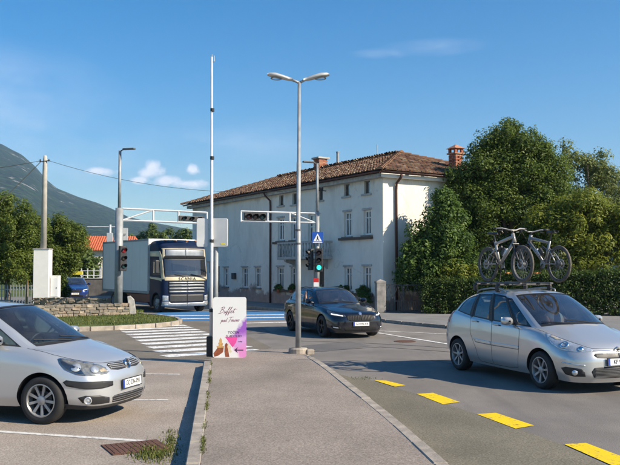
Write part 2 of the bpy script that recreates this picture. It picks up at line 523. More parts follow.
def text_mesh(name, body, size, mat, parent, mtx, shear=0.0, align='CENTER', extrude=0.002, spacing=1.0, sx=1.0):
    cu = bpy.data.curves.new(name, 'FONT')
    cu.body = body; cu.size = size; cu.align_x = align; cu.align_y = 'CENTER'
    cu.extrude = extrude; cu.shear = shear; cu.space_character = spacing; cu.resolution_u = 3
    tmp = bpy.data.objects.new(name + '_tmp', cu)
    COL.objects.link(tmp)
    dg = bpy.context.evaluated_depsgraph_get()
    me = bpy.data.meshes.new_from_object(tmp.evaluated_get(dg))
    bpy.data.objects.remove(tmp)
    me.materials.clear(); me.materials.append(M[mat])
    o = bpy.data.objects.new(name, me)
    COL.objects.link(o)
    if parent: o.parent = parent
    o.matrix_local = mtx @ Matrix.Diagonal((sx, 1, 1, 1))
    return o
def frame_mtx(origin, xdir, ydir):
    x = Vector(xdir).normalized(); y = Vector(ydir).normalized(); z = x.cross(y).normalized(); y = z.cross(x)
    m = Matrix.Identity(4)
    for i in range(3):
        m[i][0], m[i][1], m[i][2], m[i][3] = x[i], y[i], z[i], origin[i]
    return m
def sheet(name, pts, z, mat, kind='structure', parent=None, smooth=False):
    mb = MB()
    mb.add([(p[0], p[1], z) for p in pts], [tuple(range(len(pts)))])
    o = mb.build(name, mat, parent)
    if parent is None: o['kind'] = kind
    return o
# ================================================================== THE SETTING
def grass_ground():
    k = Nodes('meadow')
    co = k.coord('pos')
    c = k.ramp(k.noise(0.25, 6, 0.6, co), [(0.3, (0.055, 0.085, 0.018)), (0.55, (0.10, 0.125, 0.03)), (0.8, (0.17, 0.15, 0.06))])
    c = k.mix(0.5, c, k.ramp(k.noise(14, 4, 0.6, co), [(0.3, 0.5), (0.7, 1.5)]), 'MULTIPLY')
    M['meadow'] = k.done(k.bsdf(c, 0.95, 0, k.bump(k.noise(30, 3, 0.6, co), 0.6, 0.03), 0, 0.2))
grass_ground()
sheet('ground', [(-4200, -800), (4200, -800), (4200, 4200), (-4200, 4200)], -0.03, 'meadow')

sheet('road', [(-16, -30), (40, -30), (40, 30), (10, 44), (-1, 58), (-11, 75), (-24, 75), (-19, 60), (-60, 44), (-60, 18), (-16, 18)], 0.0, 'road_asphalt')
road = bpy.data.objects['road']
sheet('parking_lot', [(-20, -30), (0.5, -30), (-0.36, 0), (-1.16, 7.8), (-2.22, 17.4), (-2.6, 18.2), (-20, 18.6)], 0.004, 'parking_asphalt')
parking = bpy.data.objects['parking_lot']
sheet('side_street', [(-2.5, 18.2), (-1.6, 19.2), (-1.0, 21.0), (-2.0, 25), (-3.5, 30.5), (-4.6, 31.2), (-20, 29.5), (-20, 18.6)], 0.004, 'side_asphalt')
side = bpy.data.objects['side_street']

# right kerb of the sidewalk, traced on the ground
KR = [(2.6, -4.0), (2.17, 0), (1.75, 4.0)] + [tuple(G(*p, 0.14)[:2]) for p in ((450, 465), (426, 443.5), (399, 420), (374, 400.5), (352, 384.4), (335, 371), (323, 362.5), (314, 357.5))]
KL = [(0.1, -4.0), (-0.36, 0), (-0.80, 4.0)] + [tuple(G(*p, 0.14)[:2]) for p in ((185, 465), (191, 432), (196, 405), (200.5, 381), (204, 361))]
tipz = KL[-1]
TIP = [(tipz[0] + 0.05, 17.6), (-1.75, 18.6), (-1.1, 19.15), (-0.55, 19.2), (-0.1, 18.75)]
shoulder_edge = [tuple(G(*p)[:2]) for p in ((372, 380.8), (417, 394.4), (477, 414.5), (563, 444.8))]
sheet('shoulder', [(x, y) for x, y in KR[:-2]] + [tuple(G(332, 372)[:2])] + [tuple(G(352, 378)[:2])] + shoulder_edge + [(4.2, 0), (5.4, -4)], 0.004, 'shoulder_asphalt')
shoulder = bpy.data.objects['shoulder']

def offset(poly, d):
    out = []
    for i, p in enumerate(poly):
        a = Vector(poly[max(i - 1, 0)]); b = Vector(poly[min(i + 1, len(poly) - 1)])
        t = (b - a).normalized()
        out.append((p[0] - t.y * d, p[1] + t.x * d))
    return out
KW = 0.15
KLi = offset(KL, -KW)
KRi = offset(KR, KW)
mb = MB()
core = KLi + TIP + KRi[::-1]
n = len(core)
mb.add([(x, y, 0.138) for x, y in core] + [(x, y, -0.02) for x, y in core], [tuple(range(n))] + [(i, (i + 1) % n, n + (i + 1) % n, n + i) for i in range(n)])
sidewalk = mb.build('sidewalk', 'sidewalk_asphalt'); sidewalk['kind'] = 'structure'
# kerb stones, one by one
def kerb_mesh(w, h):
    bm = bmesh.new()
    bmesh.ops.create_cube(bm, size=1.0)
    for v in bm.verts:
        v.co.x *= 0.985; v.co.y *= w; v.co.z = v.co.z * h
    bmesh.ops.bevel(bm, geom=[e for e in bm.edges], offset=0.012, segments=1, affect='EDGES')
    me = bpy.data.meshes.new('kerb_stone'); bm.to_mesh(me); bm.free()
    me.materials.append(M['kerb_concrete'])
    return me
KM = kerb_mesh(KW, 0.20)
def walk(poly, step):
    pts = [Vector(p) for p in poly]
    out = []; acc = 0.0; cur = pts[0]
    for a, b in zip(pts, pts[1:]):
        L = (b - a).length
        s = step - acc
        while s <= L:
            q = a.lerp(b, s / L)
            out.append((cur, q)); cur = q; s += step
        acc = L - (s - step)
    out.append((cur, pts[-1]))
    return out
def kerbs(poly, parent, ztop, step=1.0, side=1, me=None):
    for a, b in walk(poly, step):
        if (b - a).length < 0.1: continue
        o = bpy.data.objects.new('kerb_stone', me or KM); COL.objects.link(o); o.parent = parent
        t = (b - a).normalized()
        c = (a + b) / 2 + Vector((-t.y, t.x)) * side * KW / 2
        o.location = (c.x, c.y, ztop - 0.10 + random.uniform(-0.006, 0.006))
        o.rotation_euler = (random.uniform(-0.01, 0.01), 0, math.atan2(t.y, t.x))
        o.scale.x = (b - a).length
kerbs(KL[1:], sidewalk, 0.145, 1.0, -1)
kerbs(KR[1:], sidewalk, 0.145, 1.0, 1)
kerbs([KL[-1]] + TIP[1:] + [KR[-1]], sidewalk, 0.12, 0.6, -1)

# ---- painted markings (flat paint, each bar a part of the surface it lies on)
def quad(name, pts, z, mat, parent):
    pts = [Vector((p[0], p[1], 0)) for p in pts]
    mb = MB(); mb.add([(p.x, p.y, z) for p in pts], [tuple(range(len(pts)))])
    return mb.build(name, mat, parent)
def stripe(name, a, b, w, z, mat, parent):
    a, b = Vector(a[:2]), Vector(b[:2]); t = (b - a).normalized(); nn = Vector((-t.y, t.x)) * w / 2
    return quad(name, [a + nn, a - nn, b - nn, b + nn], z, mat, parent)
for q in (((374, 380.6), (386, 381), (405.6, 385.7), (395, 387.2)), ((416.8, 394.4), (433, 393.3), (460, 402.5), (443, 404.8)),
          ((476.8, 414.6), (496, 413.4), (534, 426.0), (515.5, 429.2)), ((564, 444.8), (586, 443.6), (645, 466), (622, 470.5))):
    quad('yellow_dash', [G(*p) for p in q], 0.009, 'yellow_marking', road)
zl0, zl1 = G(112, 325.6), G(164, 356.5)
zr0, zr1 = G(180, 323.6), G(259, 350.0)
for i in range(11):
    f = i / 10
    a = zl0.lerp(zl1, f); b = zr0.lerp(zr1, f)
    stripe('zebra_stripe', a, b, 0.56, 0.008, 'white_marking', side)
bl = [G(138, 315.6), G(168, 311.6), G(293, 311.5), G(290, 319.8), G(166, 321.4)]
quad('blue_crossing', bl, 0.006, 'blue_marking', road)
for (a, b, w) in (((150, 316.2), (292, 314.8), 0.5), ((168, 319.2), (291, 317.4), 0.55)):
    stripe('crossing_bar', G(*a), G(*b), w, 0.010, 'white_marking', road)
stripe('stop_line', G(232, 323.6), G(300, 322.0), 0.4, 0.008, 'white_marking', road)
for a, b, w in (((378, 333.0), (462, 346.5), 0.14), ((376, 331.0), (470, 335.2), 0.11), ((428, 325.6), (470, 329.5), 0.35), ((390, 320.8), (440, 325.2), 0.14), ((470, 347), (640, 372), 0.13)):
    stripe('lane_line', G(*a), G(*b), w, 0.008, 'white_marking', road)
for a, b in (((0, 432), (152, 442)), ((40, 401.0), (168, 400.2)), ((60, 373.5), (180, 374.6)), ((-160, 420), (0, 432))):
    stripe('bay_line', G(*a), G(*b), 0.10, 0.008, 'white_marking_faint', parking)
# tar seams across the road
for pts in (((300, 341), (360, 343), (420, 346), (470, 350)), ((310, 352), (380, 347), (450, 352))):
    for p, q in zip(pts, pts[1:]):
        stripe('tar_seam', G(*p), G(*q), 0.05, 0.004, 'rubber', road)

for q in (((300, 346), (350, 341.5), (372, 346), (322, 352)), ((430, 360.5), (520, 356), (560, 362), (470, 368)), ((225, 330), (262, 327), (270, 332), (232, 336))):
    quad('repair_patch', [G(*p) for p in q], 0.0045, 'patch_asphalt', road)
mh = G(405, 341.5)
m_ = MB(); m_.lathe([(0.31, 0.004), (0.31, 0.012), (0.27, 0.012), (0.27, 0.009), (0.001, 0.009)], 24, Matrix.Translation((mh.x, mh.y, 0)))
tag(m_.build('manhole_cover', 'rusty_iron'), 'round iron manhole cover in the road right of the estate car', 'manhole cover')
# ---- far pavement along the house and the hedge
HC = Vector((3.39, 37.1))                       # near corner of the house
HD = Vector((-0.519, 0.855)).normalized()       # along the street facade
HN = Vector((-HD.y, HD.x))                      # outward normal of the street facade
HE = -HN                                        # along the gable facade
fp = [HC + HD * 26 + HN * 3.0, HC + HD * 12 + HN * 3.05, HC + HD * 4 + HN * 2.9]
fp = [tuple(p) for p in fp] + [tuple(G(*p, 0.1)[:2]) for p in ((372, 316.5), (393, 320.5), (450, 325.5))]
edge = fp + [(8.9, 22.5), (13, 17.5), (20, 12)]
back = [(40, 20), (40, 50), (12, 50), tuple(HC + HE * 3), tuple(HC + HD * 26)]
mb = MB(); poly = edge + back; n = len(poly)
mb.add([(x, y, 0.10) for x, y in poly] + [(x, y, -0.02) for x, y in poly], [tuple(range(n))] + [(i, (i + 1) % n, n + (i + 1) % n, n + i) for i in range(n)])
pave = mb.build('house_pavement', 'far_pavement'); pave['kind'] = 'structure'
kerbs([(x, y) for x, y in edge], pave, 0.115, 1.2, -1)

# ---- grassy traffic island on the left
isl = [tuple(G(*p, 0.12)[:2]) for p in ((20, 331), (60, 328.2), (100, 327), (150, 324.4), (172, 322.4), (179, 320.4), (174, 317.6), (160, 315.6), (138, 313.4))]
isl_full = [(-24, 26)] + isl + [(-7.9, 38.2), (-10.5, 44), (-24, 44)]
mb = MB(); n = len(isl_full)
mb.add([(x, y, 0.12) for x, y in isl_full] + [(x, y, -0.02) for x, y in isl_full], [tuple(range(n))] + [(i, (i + 1) % n, n + (i + 1) % n, n + i) for i in range(n)])
island = mb.build('grass_verge', 'meadow'); island['kind'] = 'structure'
kerbs(isl, island, 0.15, 0.8, -1)

def in_poly(x, y, poly):
    c = False; j = len(poly) - 1
    for i in range(len(poly)):
        xi, yi = poly[i]; xj, yj = poly[j]
        if (yi > y) != (yj > y) and x < (xj - xi) * (y - yi) / (yj - yi) + xi: c = not c
        j = i
    return c
def blades(name, spots, hmin, hmax, w, mat, label=None, cat=None):
    v, f, t = [], [], []
    for (x, y, z, s) in spots:
        h = random.uniform(hmin, hmax) * s; a = random.uniform(0, 6.283); lean = random.uniform(0.0, 0.7) * h
        dx, dy = math.cos(a), math.sin(a); wx, wy = -dy * w * s, dx * w * s
        o = len(v)
        v += [(x - wx, y - wy, z), (x + wx, y + wy, z), (x + dx * lean * 0.4 + wx * 0.7, y + dy * lean * 0.4 + wy * 0.7, z + h * 0.6), (x + dx * lean * 0.4 - wx * 0.7, y + dy * lean * 0.4 - wy * 0.7, z + h * 0.6), (x + dx * lean, y + dy * lean, z + h)]
        f += [(o, o + 1, o + 2, o + 3), (o + 3, o + 2, o + 4)]
        r = random.random(); t += [r, r]
    me = bpy.data.meshes.new(name); me.from_pydata(v, [], f)
    at = me.attributes.new('tint', 'FLOAT', 'FACE'); at.data.foreach_set('value', t)
    me.materials.append(M[mat])
    o = bpy.data.objects.new(name, me); COL.objects.link(o); o['kind'] = 'stuff'
    if label: tag(o, label, cat)
    return o
sp = []
for _ in range(60000):
    x, y = random.uniform(-14, -4.5), random.uniform(27.5, 38)
    if len(sp) > 9000: break
    if in_poly(x, y, isl_full): sp.append((x, y, 0.12, random.uniform(0.6, 1.4)))
blades('verge_grass', sp, 0.02, 0.075, 0.010, 'grass_blade', 'short sunlit grass growing on the kerbed verge before the stone wall', 'grass')
# weeds along the joint between kerb and sidewalk, and in the gutter by the iron cover
sp = []
def along(poly, d, lo, hi, n, spread, dens):
    pts = [Vector(p) for p in poly]
    for _ in range(n):
        i = random.randrange(len(pts) - 1)
        p = pts[i].lerp(pts[i + 1], random.random())
        if not (lo < p.y < hi): continue
        if math.sin(p.y * 2.3) + math.sin(p.y * 5.1 + 1) + random.uniform(-1, 1) < dens: continue
        sp.append((p.x + d + random.gauss(0, spread), p.y + random.gauss(0, 0.02), 0.14, random.uniform(0.3, 1.0)))
along(KLi, 0.0, 4, 17.5, 5200, 0.016, 0.3)
cov = G(135, 449)
for _ in range(1500):
    c = G(random.gauss(152, 10), random.gauss(454, 4.0))
    sp.append((c.x, c.y, 0.0, random.uniform(0.6, 1.5)))
for _ in range(700):
    c = G(random.gauss(171, 4), random.gauss(444, 6)); sp.append((c.x, c.y, 0.0, random.uniform(0.5, 1.3)))
for _ in range(240):
    c = G(random.gauss(362, 8), random.gauss(378.3, 0.9)); sp.append((c.x, c.y, 0.0, random.uniform(0.3, 0.9)))
for _ in range(200):
    c = G(random.gauss(262, 5), random.gauss(352.6, 0.6)); sp.append((c.x, c.y, 0.0, random.uniform(0.3, 0.8)))
blades('kerb_weeds', sp, 0.008, 0.042, 0.006, 'grass_blade', 'green weeds sprouting along the sidewalk kerb and beside the rusty cover', 'weeds')

# ---- rusty gully cover let into the parking lot
gq = [G(104.5, 458), G(118, 443.5), G(163, 439), (G(155, 452.5))]
gc = sum(gq, Vector()) / 4
xd = (gq[3] - gq[0]).normalized(); ang = math.atan2(xd.y, xd.x)
gt = thing('gully_cover', 'rusty iron gully cover set in the parking lot beside the kerb', 'drain cover', (gc.x, gc.y, 0.0), ang)
mb = MB(); mb.box((0, 0, 0.008), (0.66, 0.56, 0.016)); mb.build('cover_frame', 'rusty_iron', gt)
bar = MB(); bar.box((0, 0, 0.0175), (0.052, 0.48, 0.006))
b0 = bar.build('grate_bar', 'rusty_iron', gt); b0.location = (-0.27, 0, 0)
for i in range(1, 10): copy_part(b0, gt, (-0.27 + i * 0.06, 0, 0))

# ---- mountain and hill
def terrain(name, ridge, rnear, rfar, nA, nR, mat, rough, seed):
    xs = [p[0] for p in ridge]; ys = [p[1] for p in ridge]
    rng = np.random.RandomState(seed)
    px = np.linspace(xs[0], xs[-1], nA); py = np.interp(px, xs, ys)
    ker = np.ones(5) / 5
    # summed sines as a ridge-and-gully relief
    V = np.zeros((nA, nR + 8, 3))
    ph = rng.uniform(0, 6.28, (14, 2)); 
    for j in range(nR + 8):
        s = j / (nR - 1)
        r = rnear + (rfar - rnear) * s
        hs = s ** 1.25 if s <= 1 else max(0.0, 1 - (s - 1) * 2.0)
        H = (YH - py) / F * rfar + CAMH
        X = (px - CX) / F * r
        Z = H * hs
        rel = np.zeros(nA)
        for q in range(14):
            fr = 2 ** (q / 2.4) * 0.0016
            rel += np.sin(X * fr * 2.1 + ph[q, 0] + 2.2 * math.sin(r * fr * 0.8)) * np.sin(r * fr * 1.3 + X * fr * 0.9 + ph[q, 1]) * (0.8 ** q)
        env = math.sin(min(s, 1.0) * math.pi) ** 0.7 + 0.06
        Z = Z + rel * rough * env
        V[:, j, 0] = X; V[:, j, 1] = r; V[:, j, 2] = np.maximum(Z, -1 if s > 0.02 else -2)
    nR = nR + 8
    v = V.reshape(-1, 3)
    i, j = np.meshgrid(np.arange(nA - 1), np.arange(nR - 1), indexing='ij')
    a = (i * nR + j).ravel(); f = np.stack([a, a + nR, a + nR + 1, a + 1], 1)
    me = bpy.data.meshes.new(name); me.from_pydata(v.tolist(), [], f.tolist())
    me.polygons.foreach_set('use_smooth', [True] * len(me.polygons))
    me.materials.append(M[mat])
    o = bpy.data.objects.new(name, me); COL.objects.link(o); o['kind'] = 'structure'
    return o
def forest(name, rockamt):
    k = Nodes(name)
    co = k.coord('pos')
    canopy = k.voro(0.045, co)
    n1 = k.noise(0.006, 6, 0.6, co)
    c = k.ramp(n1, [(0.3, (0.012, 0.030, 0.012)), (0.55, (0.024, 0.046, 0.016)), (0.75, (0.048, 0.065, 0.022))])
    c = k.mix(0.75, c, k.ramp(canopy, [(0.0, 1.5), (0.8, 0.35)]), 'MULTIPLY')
    sep = k.n('ShaderNodeSeparateXYZ'); k.link(k.geo.outputs['Position'], sep.inputs[0])
    alt = k.math('MULTIPLY', k.math('SUBTRACT', sep.outputs[2], 120), 0.0011)
    rock = k.math('ADD', k.noise(0.028, 7, 0.72, k.coord('pos', (1, 0.5, 0.6))), k.math('MINIMUM', k.math('MAXIMUM', alt, -0.25), 0.08))
    rf = k.math('MULTIPLY', k.math('SUBTRACT', rock, 0.655 - rockamt), 14, clamp=True)
    c = k.mix(rf, c, k.ramp(k.noise(0.05, 4, 0.6, co), [(0.3, (0.20, 0.19, 0.17)), (0.7, (0.40, 0.38, 0.35))]))
    M[name] = k.done(k.bsdf(c, 0.95, 0, k.bump(k.math('ADD', k.math('MULTIPLY', canopy, -1.0), k.noise(0.012, 5, 0.6, co)), 1.0, 14.0), 0, 0.1))
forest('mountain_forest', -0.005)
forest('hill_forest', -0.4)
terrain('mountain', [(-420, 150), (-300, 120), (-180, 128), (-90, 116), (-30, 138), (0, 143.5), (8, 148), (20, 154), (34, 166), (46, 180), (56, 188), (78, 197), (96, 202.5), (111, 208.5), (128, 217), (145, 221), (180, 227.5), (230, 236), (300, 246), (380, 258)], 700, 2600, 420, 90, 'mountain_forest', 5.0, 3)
terrain('wooded_hill', [(470, 266), (540, 235), (585, 205), (604, 187), (615, 179.5), (640, 170), (700, 158), (800, 150), (900, 152)], 300, 1100, 160, 60, 'hill_forest', 3.0, 5)
# ================================================================== CARS
# A car shell is a stack of half loops (levels) running from nose centre round the side to tail centre;
# u counts the knots along a loop, v counts the levels from sill to roof centre.
NU, NV = 16, 8
def pchip(vals, n, flat_xz=False):
    vals = np.asarray(vals, float)           # K, ..., 3
    s = np.diff(vals, axis=0)
    d = np.zeros_like(vals)
    a, b = s[:-1], s[1:]
    with np.errstate(divide='ignore', invalid='ignore'):
        h = np.where(a * b > 0, 2 * a * b / (a + b), 0.0)
    d[1:-1] = h
    d[0] = s[0]; d[-1] = s[-1]
    if flat_xz:
        d[0, ..., 0] = 0; d[0, ..., 2] = 0; d[-1, ..., 0] = 0; d[-1, ..., 2] = 0
    K = vals.shape[0]
    t = np.linspace(0, K - 1, (K - 1) * n + 1)
    i = np.minimum(t.astype(int), K - 2); f = (t - i).reshape((-1,) + (1,) * (vals.ndim - 1))
    h00 = 2 * f ** 3 - 3 * f ** 2 + 1; h10 = f ** 3 - 2 * f ** 2 + f; h01 = -2 * f ** 3 + 3 * f ** 2; h11 = f ** 3 - f ** 2
    return h00 * vals[i] + h10 * d[i] + h01 * vals[i + 1] + h11 * d[i + 1]

class Shell:
    def __init__(s, levels):
        A = np.array(levels, float)                      # levels, knots, 3
        s.nl, s.nk = A.shape[:2]
        U = pchip(A.transpose(1, 0, 2), 48, True)        # u dense, levels, 3
        D = pchip(U.transpose(1, 0, 2), 24)              # v dense, u dense, 3
        s.D = D
        du = np.gradient(D, axis=1); dv = np.gradient(D, axis=0)
        N = np.cross(du, dv)
        ln = np.linalg.norm(N, axis=2, keepdims=True); ln[ln == 0] = 1
        N = N / ln
        ref = D - np.array([D[..., 0].mean(), 0, 0.7])
        s.N = np.where((N * ref).sum(2, keepdims=True) < 0, -N, N)
    def pos(s, u, v, side=1, off=0.0):
        a = min(max(u, 0), s.nk - 1) * 48; b = min(max(v, 0), s.nl - 1) * 24
        i, j = min(int(a), s.D.shape[1] - 2), min(int(b), s.D.shape[0] - 2)
        fa, fb = a - i, b - j
        def bil(A):
            return (A[j, i] * (1 - fa) + A[j, i + 1] * fa) * (1 - fb) + (A[j + 1, i] * (1 - fa) + A[j + 1, i + 1] * fa) * fb
        p = bil(s.D) + bil(s.N) * off
        return Vector((p[0], p[1] * side, p[2]))
    def nrm(s, u, v, side=1):
        a = int(round(u * 48)); b = int(round(v * 24))
        n = s.N[min(b, s.N.shape[0] - 1), min(a, s.N.shape[1] - 1)]
        return Vector((n[0], n[1] * side, n[2]))
    def inv(s, key, a, b, ulo=0, uhi=10, vlo=0, vhi=10):
        i0, i1 = int(ulo * 48), int(uhi * 48) + 1; j0, j1 = int(vlo * 24), int(vhi * 24) + 1
        W = s.D[j0:j1, i0:i1]
        ax = {'f': (1, 2), 's': (0, 2), 't': (0, 1)}[key]
        d = (W[..., ax[0]] - a) ** 2 + (W[..., ax[1]] - b) ** 2
        j, i = np.unravel_index(np.argmin(d), d.shape)
        return ((i + i0) / 48, (j + j0) / 24)
    def patch(s, mb, poly, off, side=1, mi=0, du=0.09, dv=0.14, rim=0.012):
        P2 = []
        n = len(poly)
        for i in range(n):                                # densify and round the outline
            a, b = poly[i], poly[(i + 1) % n]
            m = max(1, int(max(abs(a[0] - b[0]) / du, abs(a[1] - b[1]) / dv)) + 1)
            for q in range(m): P2.append((a[0] + (b[0] - a[0]) * q / m, a[1] + (b[1] - a[1]) * q / m))
        us = [p[0] for p in P2]; vv = [p[1] for p in P2]
        inner = []
        u = min(us) + du / 2
        while u < max(us):
            v = min(vv) + dv / 2
            while v < max(vv):
                if in_poly(u, v, P2): inner.append((u, v))
                v += dv
            u += du
        nb = len(P2)
        cv, ce, cf = delaunay_2d_cdt([Vector(p) for p in P2 + inner], [(i, (i + 1) % nb) for i in range(nb)], [list(range(nb))], 1, 1e-5)[:3]
        vs = [s.pos(c.x, c.y, side, off) for c in cv]
        fs = [tuple(f) if side < 0 else tuple(reversed(f)) for f in cf]
        cnt = {}
        for f in fs:
            for a, b in zip(f, f[1:] + f[:1]): cnt[(a, b)] = 1
        o = len(vs); low = {}
        for (a, b) in list(cnt):
            if (b, a) not in cnt:
                for q in (a, b):
                    if q not in low:
                        low[q] = len(vs); c = cv[q]; vs.append(s.pos(c.x, c.y, side, off - rim))
                fs.append((b, a, low[a], low[b]))
        mb.add(vs, fs, mi)
    def seam(s, mb, pts, w=0.005, off=0.0012, side=1, mi=0):
        P3 = []
        for (a, b) in zip(pts, pts[1:]):
            m = max(2, int(max(abs(a[0] - b[0]), abs(a[1] - b[1])) / 0.12))
            for q in range(m): P3.append((a[0] + (b[0] - a[0]) * q / m, a[1] + (b[1] - a[1]) * q / m))
        P3.append(pts[-1])
        vs, fs = [], []
        for i, (u, v) in enumerate(P3):
            p = s.pos(u, v, side, off); n = s.nrm(u, v, side)
            a = s.pos(*P3[max(i - 1, 0)], side); b = s.pos(*P3[min(i + 1, len(P3) - 1)], side)
            t = (b - a)
            if t.length < 1e-6: t = Vector((1, 0, 0))
            c = t.normalized().cross(n).normalized() * w / 2
            vs += [p + c, p - c]
            if i: fs.append((2 * i - 2, 2 * i - 1, 2 * i + 1, 2 * i))
        mb.add(vs, fs, mi)
    def body(s, car, wheels, ra, windows, paint_m, vband, liner_v=4.0, trim_v=None):
        nu, nv = (s.nk - 1) * NU, (s.nl - 1) * NV
        iu = np.round(np.linspace(0, s.D.shape[1] - 1, nu + 1)).astype(int); iv = np.round(np.linspace(0, s.D.shape[0] - 1, nv + 1)).astype(int)
        Gd = s.D[np.ix_(iv, iu)].copy(); Nn = s.N[np.ix_(iv, iu)]
        # wheel arches
        cx = (Gd[:-1, :-1] + Gd[1:, :-1] + Gd[:-1, 1:] + Gd[1:, 1:]) / 4
        cut = np.zeros(cx.shape[:2], bool)
        for wx, wz in wheels:
            inside = (np.hypot(cx[..., 0] - wx, cx[..., 2] - wz) < ra) & (np.abs(cx[..., 1]) > 0.45)
            inside[int(vband * NV):] = False
            cut |= inside
        kind = np.zeros(cut.shape, int)                   # 0 body, 1 removed, 2 seal, >=10 glass
        kind[cut] = 1
        for wi, (nm, ua, ub, va, vb, *_r) in enumerate(windows):
            a0, a1, b0, b1 = [int(round(q)) for q in (ua * NU, ub * NU, va * NV, vb * NV)]
            kind[b0:b1, a0:a1] = 2
            l = 0 if a0 == 0 else 1; r_ = 0 if a1 == nu else 1
            kind[b0 + 1:b1 - 1, a0 + l:a1 - r_] = 10 + wi
        vt = np.zeros(Gd.shape[:2], int)                  # touch counters to find arch borders
        touch_c = np.zeros(Gd.shape[:2], bool); touch_k = np.zeros(Gd.shape[:2], bool)
        for dj in (0, 1):
            for di in (0, 1):
                sl = (slice(dj, dj + cut.shape[0]), slice(di, di + cut.shape[1]))
                touch_c[sl] |= cut; touch_k[sl] |= ~cut
        bord = touch_c & touch_k
        for j, i in zip(*np.nonzero(bord)):
            p = Gd[j, i]
            wx, wz = min(wheels, key=lambda w: abs(w[0] - p[0]))
            d = math.hypot(p[0] - wx, p[2] - wz)
            if d > 1e-6:
                p[0] = wx + (p[0] - wx) * ra / d; p[2] = wz + (p[2] - wz) * ra / d
        def part(sel, off, sides):
            mb = MB(); 
            for sd in sides:
                idx = {}; vs = []; fs = []
                for j, i in zip(*np.nonzero(sel)):
                    q = []
                    for jj, ii in ((j, i), (j, i + 1), (j + 1, i + 1), (j + 1, i)):
                        if (jj, ii) not in idx:
                            idx[(jj, ii)] = len(vs); p = Gd[jj, ii] + Nn[jj, ii] * off
                            vs.append((p[0], p[1] * sd, p[2]))
                        q.append(idx[(jj, ii)])
                    fs.append(tuple(q) if sd < 0 else tuple(reversed(q)))
                mb.add(vs, fs)
            return mb
        o = part(kind == 0, 0.0, (1, -1)).build('body', paint_m, car, smooth=True)
        w = o.modifiers.new('weld', 'WELD'); w.merge_threshold = 0.0004
        # rolled arch edges
        for sd in (1, -1):
            for wx, wz in wheels:
                mb = MB()
                pts = sorted([Gd[j, i] for j, i in zip(*np.nonzero(bord)) if abs(Gd[j, i][0] - wx) < ra * 1.1], key=lambda p: math.atan2(p[2] - wz, p[0] - wx))
                vs, fs = [], []
                for p in pts:
                    vs += [(p[0], p[1] * sd, p[2]), (p[0], (p[1] - 0.10) * sd, p[2]), (wx + (p[0] - wx) * 1.03, 0.5 * sd, wz + (p[2] - wz) * 1.03)]
                for q in range(len(pts) - 1):
                    fs += [(3 * q, 3 * q + 1, 3 * q + 4, 3 * q + 3), (3 * q + 1, 3 * q + 2, 3 * q + 5, 3 * q + 4)]
                mb.add(vs, fs)
                mb.build('wheel_housing', 'black_plastic', car, smooth=True)
        lin_ = (kind == 0) | (kind == 2)
        lin_[:int(liner_v * NV)] = False
        lin_[:int(6 * NV), :int(3 * NU)] = False
        part(lin_, -0.022, (1, -1)).build('cabin_liner', 'cabin_cloth', car, smooth=True)
        part(kind == 2, 0.0015, (1, -1)).build('window_seal', 'black_plastic', car, smooth=True)
        for wi, (nm, ua, ub, va, vb, gm) in enumerate(windows):
            if ua == 0 or ub == s.nk - 1:
                part(kind == 10 + wi, -0.003, (1, -1)).build(nm, gm, car, smooth=True).modifiers.new('weld', 'WELD').merge_threshold = 0.0004
            else:
                for sd in (1, -1): part(kind == 10 + wi, -0.003, (sd,)).build(nm, gm, car, smooth=True)

WHEELS = {}
def wheel_parts(key, r, w, spokes, rim_m, style):
    """one wheel about its own axis (local Y), outer face towards +Y: tyre and rim meshes"""
    if key in WHEELS: return WHEELS[key]
    ax = Matrix.Rotation(-math.pi / 2, 4, 'X')            # lathe axis z -> +y
    rr = r * (0.69 if style != 'truck' else 0.56)
    ty = MB()
    ty.lathe([(rr, -w / 2 + 0.01), (rr + 0.02, -w / 2), (r - 0.035, -w / 2 - 0.004), (r - 0.010, -w / 2 + 0.016), (r, -w / 2 + 0.04), (r, -0.012), (r - 0.006, -0.008), (r - 0.006, 0.008), (r, 0.012), (r, w / 2 - 0.04), (r - 0.010, w / 2 - 0.016), (r - 0.035, w / 2 + 0.004), (rr + 0.02, w / 2), (rr, w / 2 - 0.01)], 40, ax)
    for t in ():
        pass
    rm = MB()
    rm.lathe([(rr + 0.002, w / 2 - 0.004), (rr - 0.012, w / 2 - 0.002), (rr - 0.022, w / 2 - 0.02), (rr - 0.03, -w / 2 + 0.02)], 40, ax, 0)
    rm.lathe([(rr - 0.03, w / 2 - 0.11), (0.001, w / 2 - 0.11)], 24, ax, 1)
    rm.lathe([(rr * 0.55, w / 2 - 0.10), (rr * 0.55, w / 2 - 0.085), (0.05, w / 2 - 0.085)], 24, ax, 2)
    yo = w / 2 - 0.022
    for q in range(spokes):
        a0 = 2 * math.pi * q / spokes
        for da in ((0,) if style != 'twin' else (-0.13, 0.13)):
            a = a0 + da
            d = Vector((math.cos(a), 0, math.sin(a))); tdir = Vector((-math.sin(a), 0, math.cos(a)))
            w0, w1 = (0.030, 0.040) if style == 'single' else ((0.020, 0.018) if style == 'twin' else (0.04, 0.05))
            vs = []
            for rad, ww, y in ((0.045, w0, yo - 0.008), (rr - 0.015, w1, yo + 0.006)):
                c = d * rad
                for sx, yy in ((-1, 0), (1, 0), (0.75, -0.035), (-0.75, -0.035)):
                    vs.append(c + tdir * ww / 2 * sx * 1.0 + Vector((0, y + yy, 0)))
            rm.add(vs, [(0, 1, 5, 4), (1, 2, 6, 5), (2, 3, 7, 6), (3, 0, 4, 7)], 0)
    rm.lathe([(0.065, yo - 0.03), (0.062, yo - 0.002), (0.03, yo + 0.008), (0.001, yo + 0.009)], 20, ax, 0)
    WHEELS[key] = (ty, rm, rim_m)
    return WHEELS[key]
WM = {}
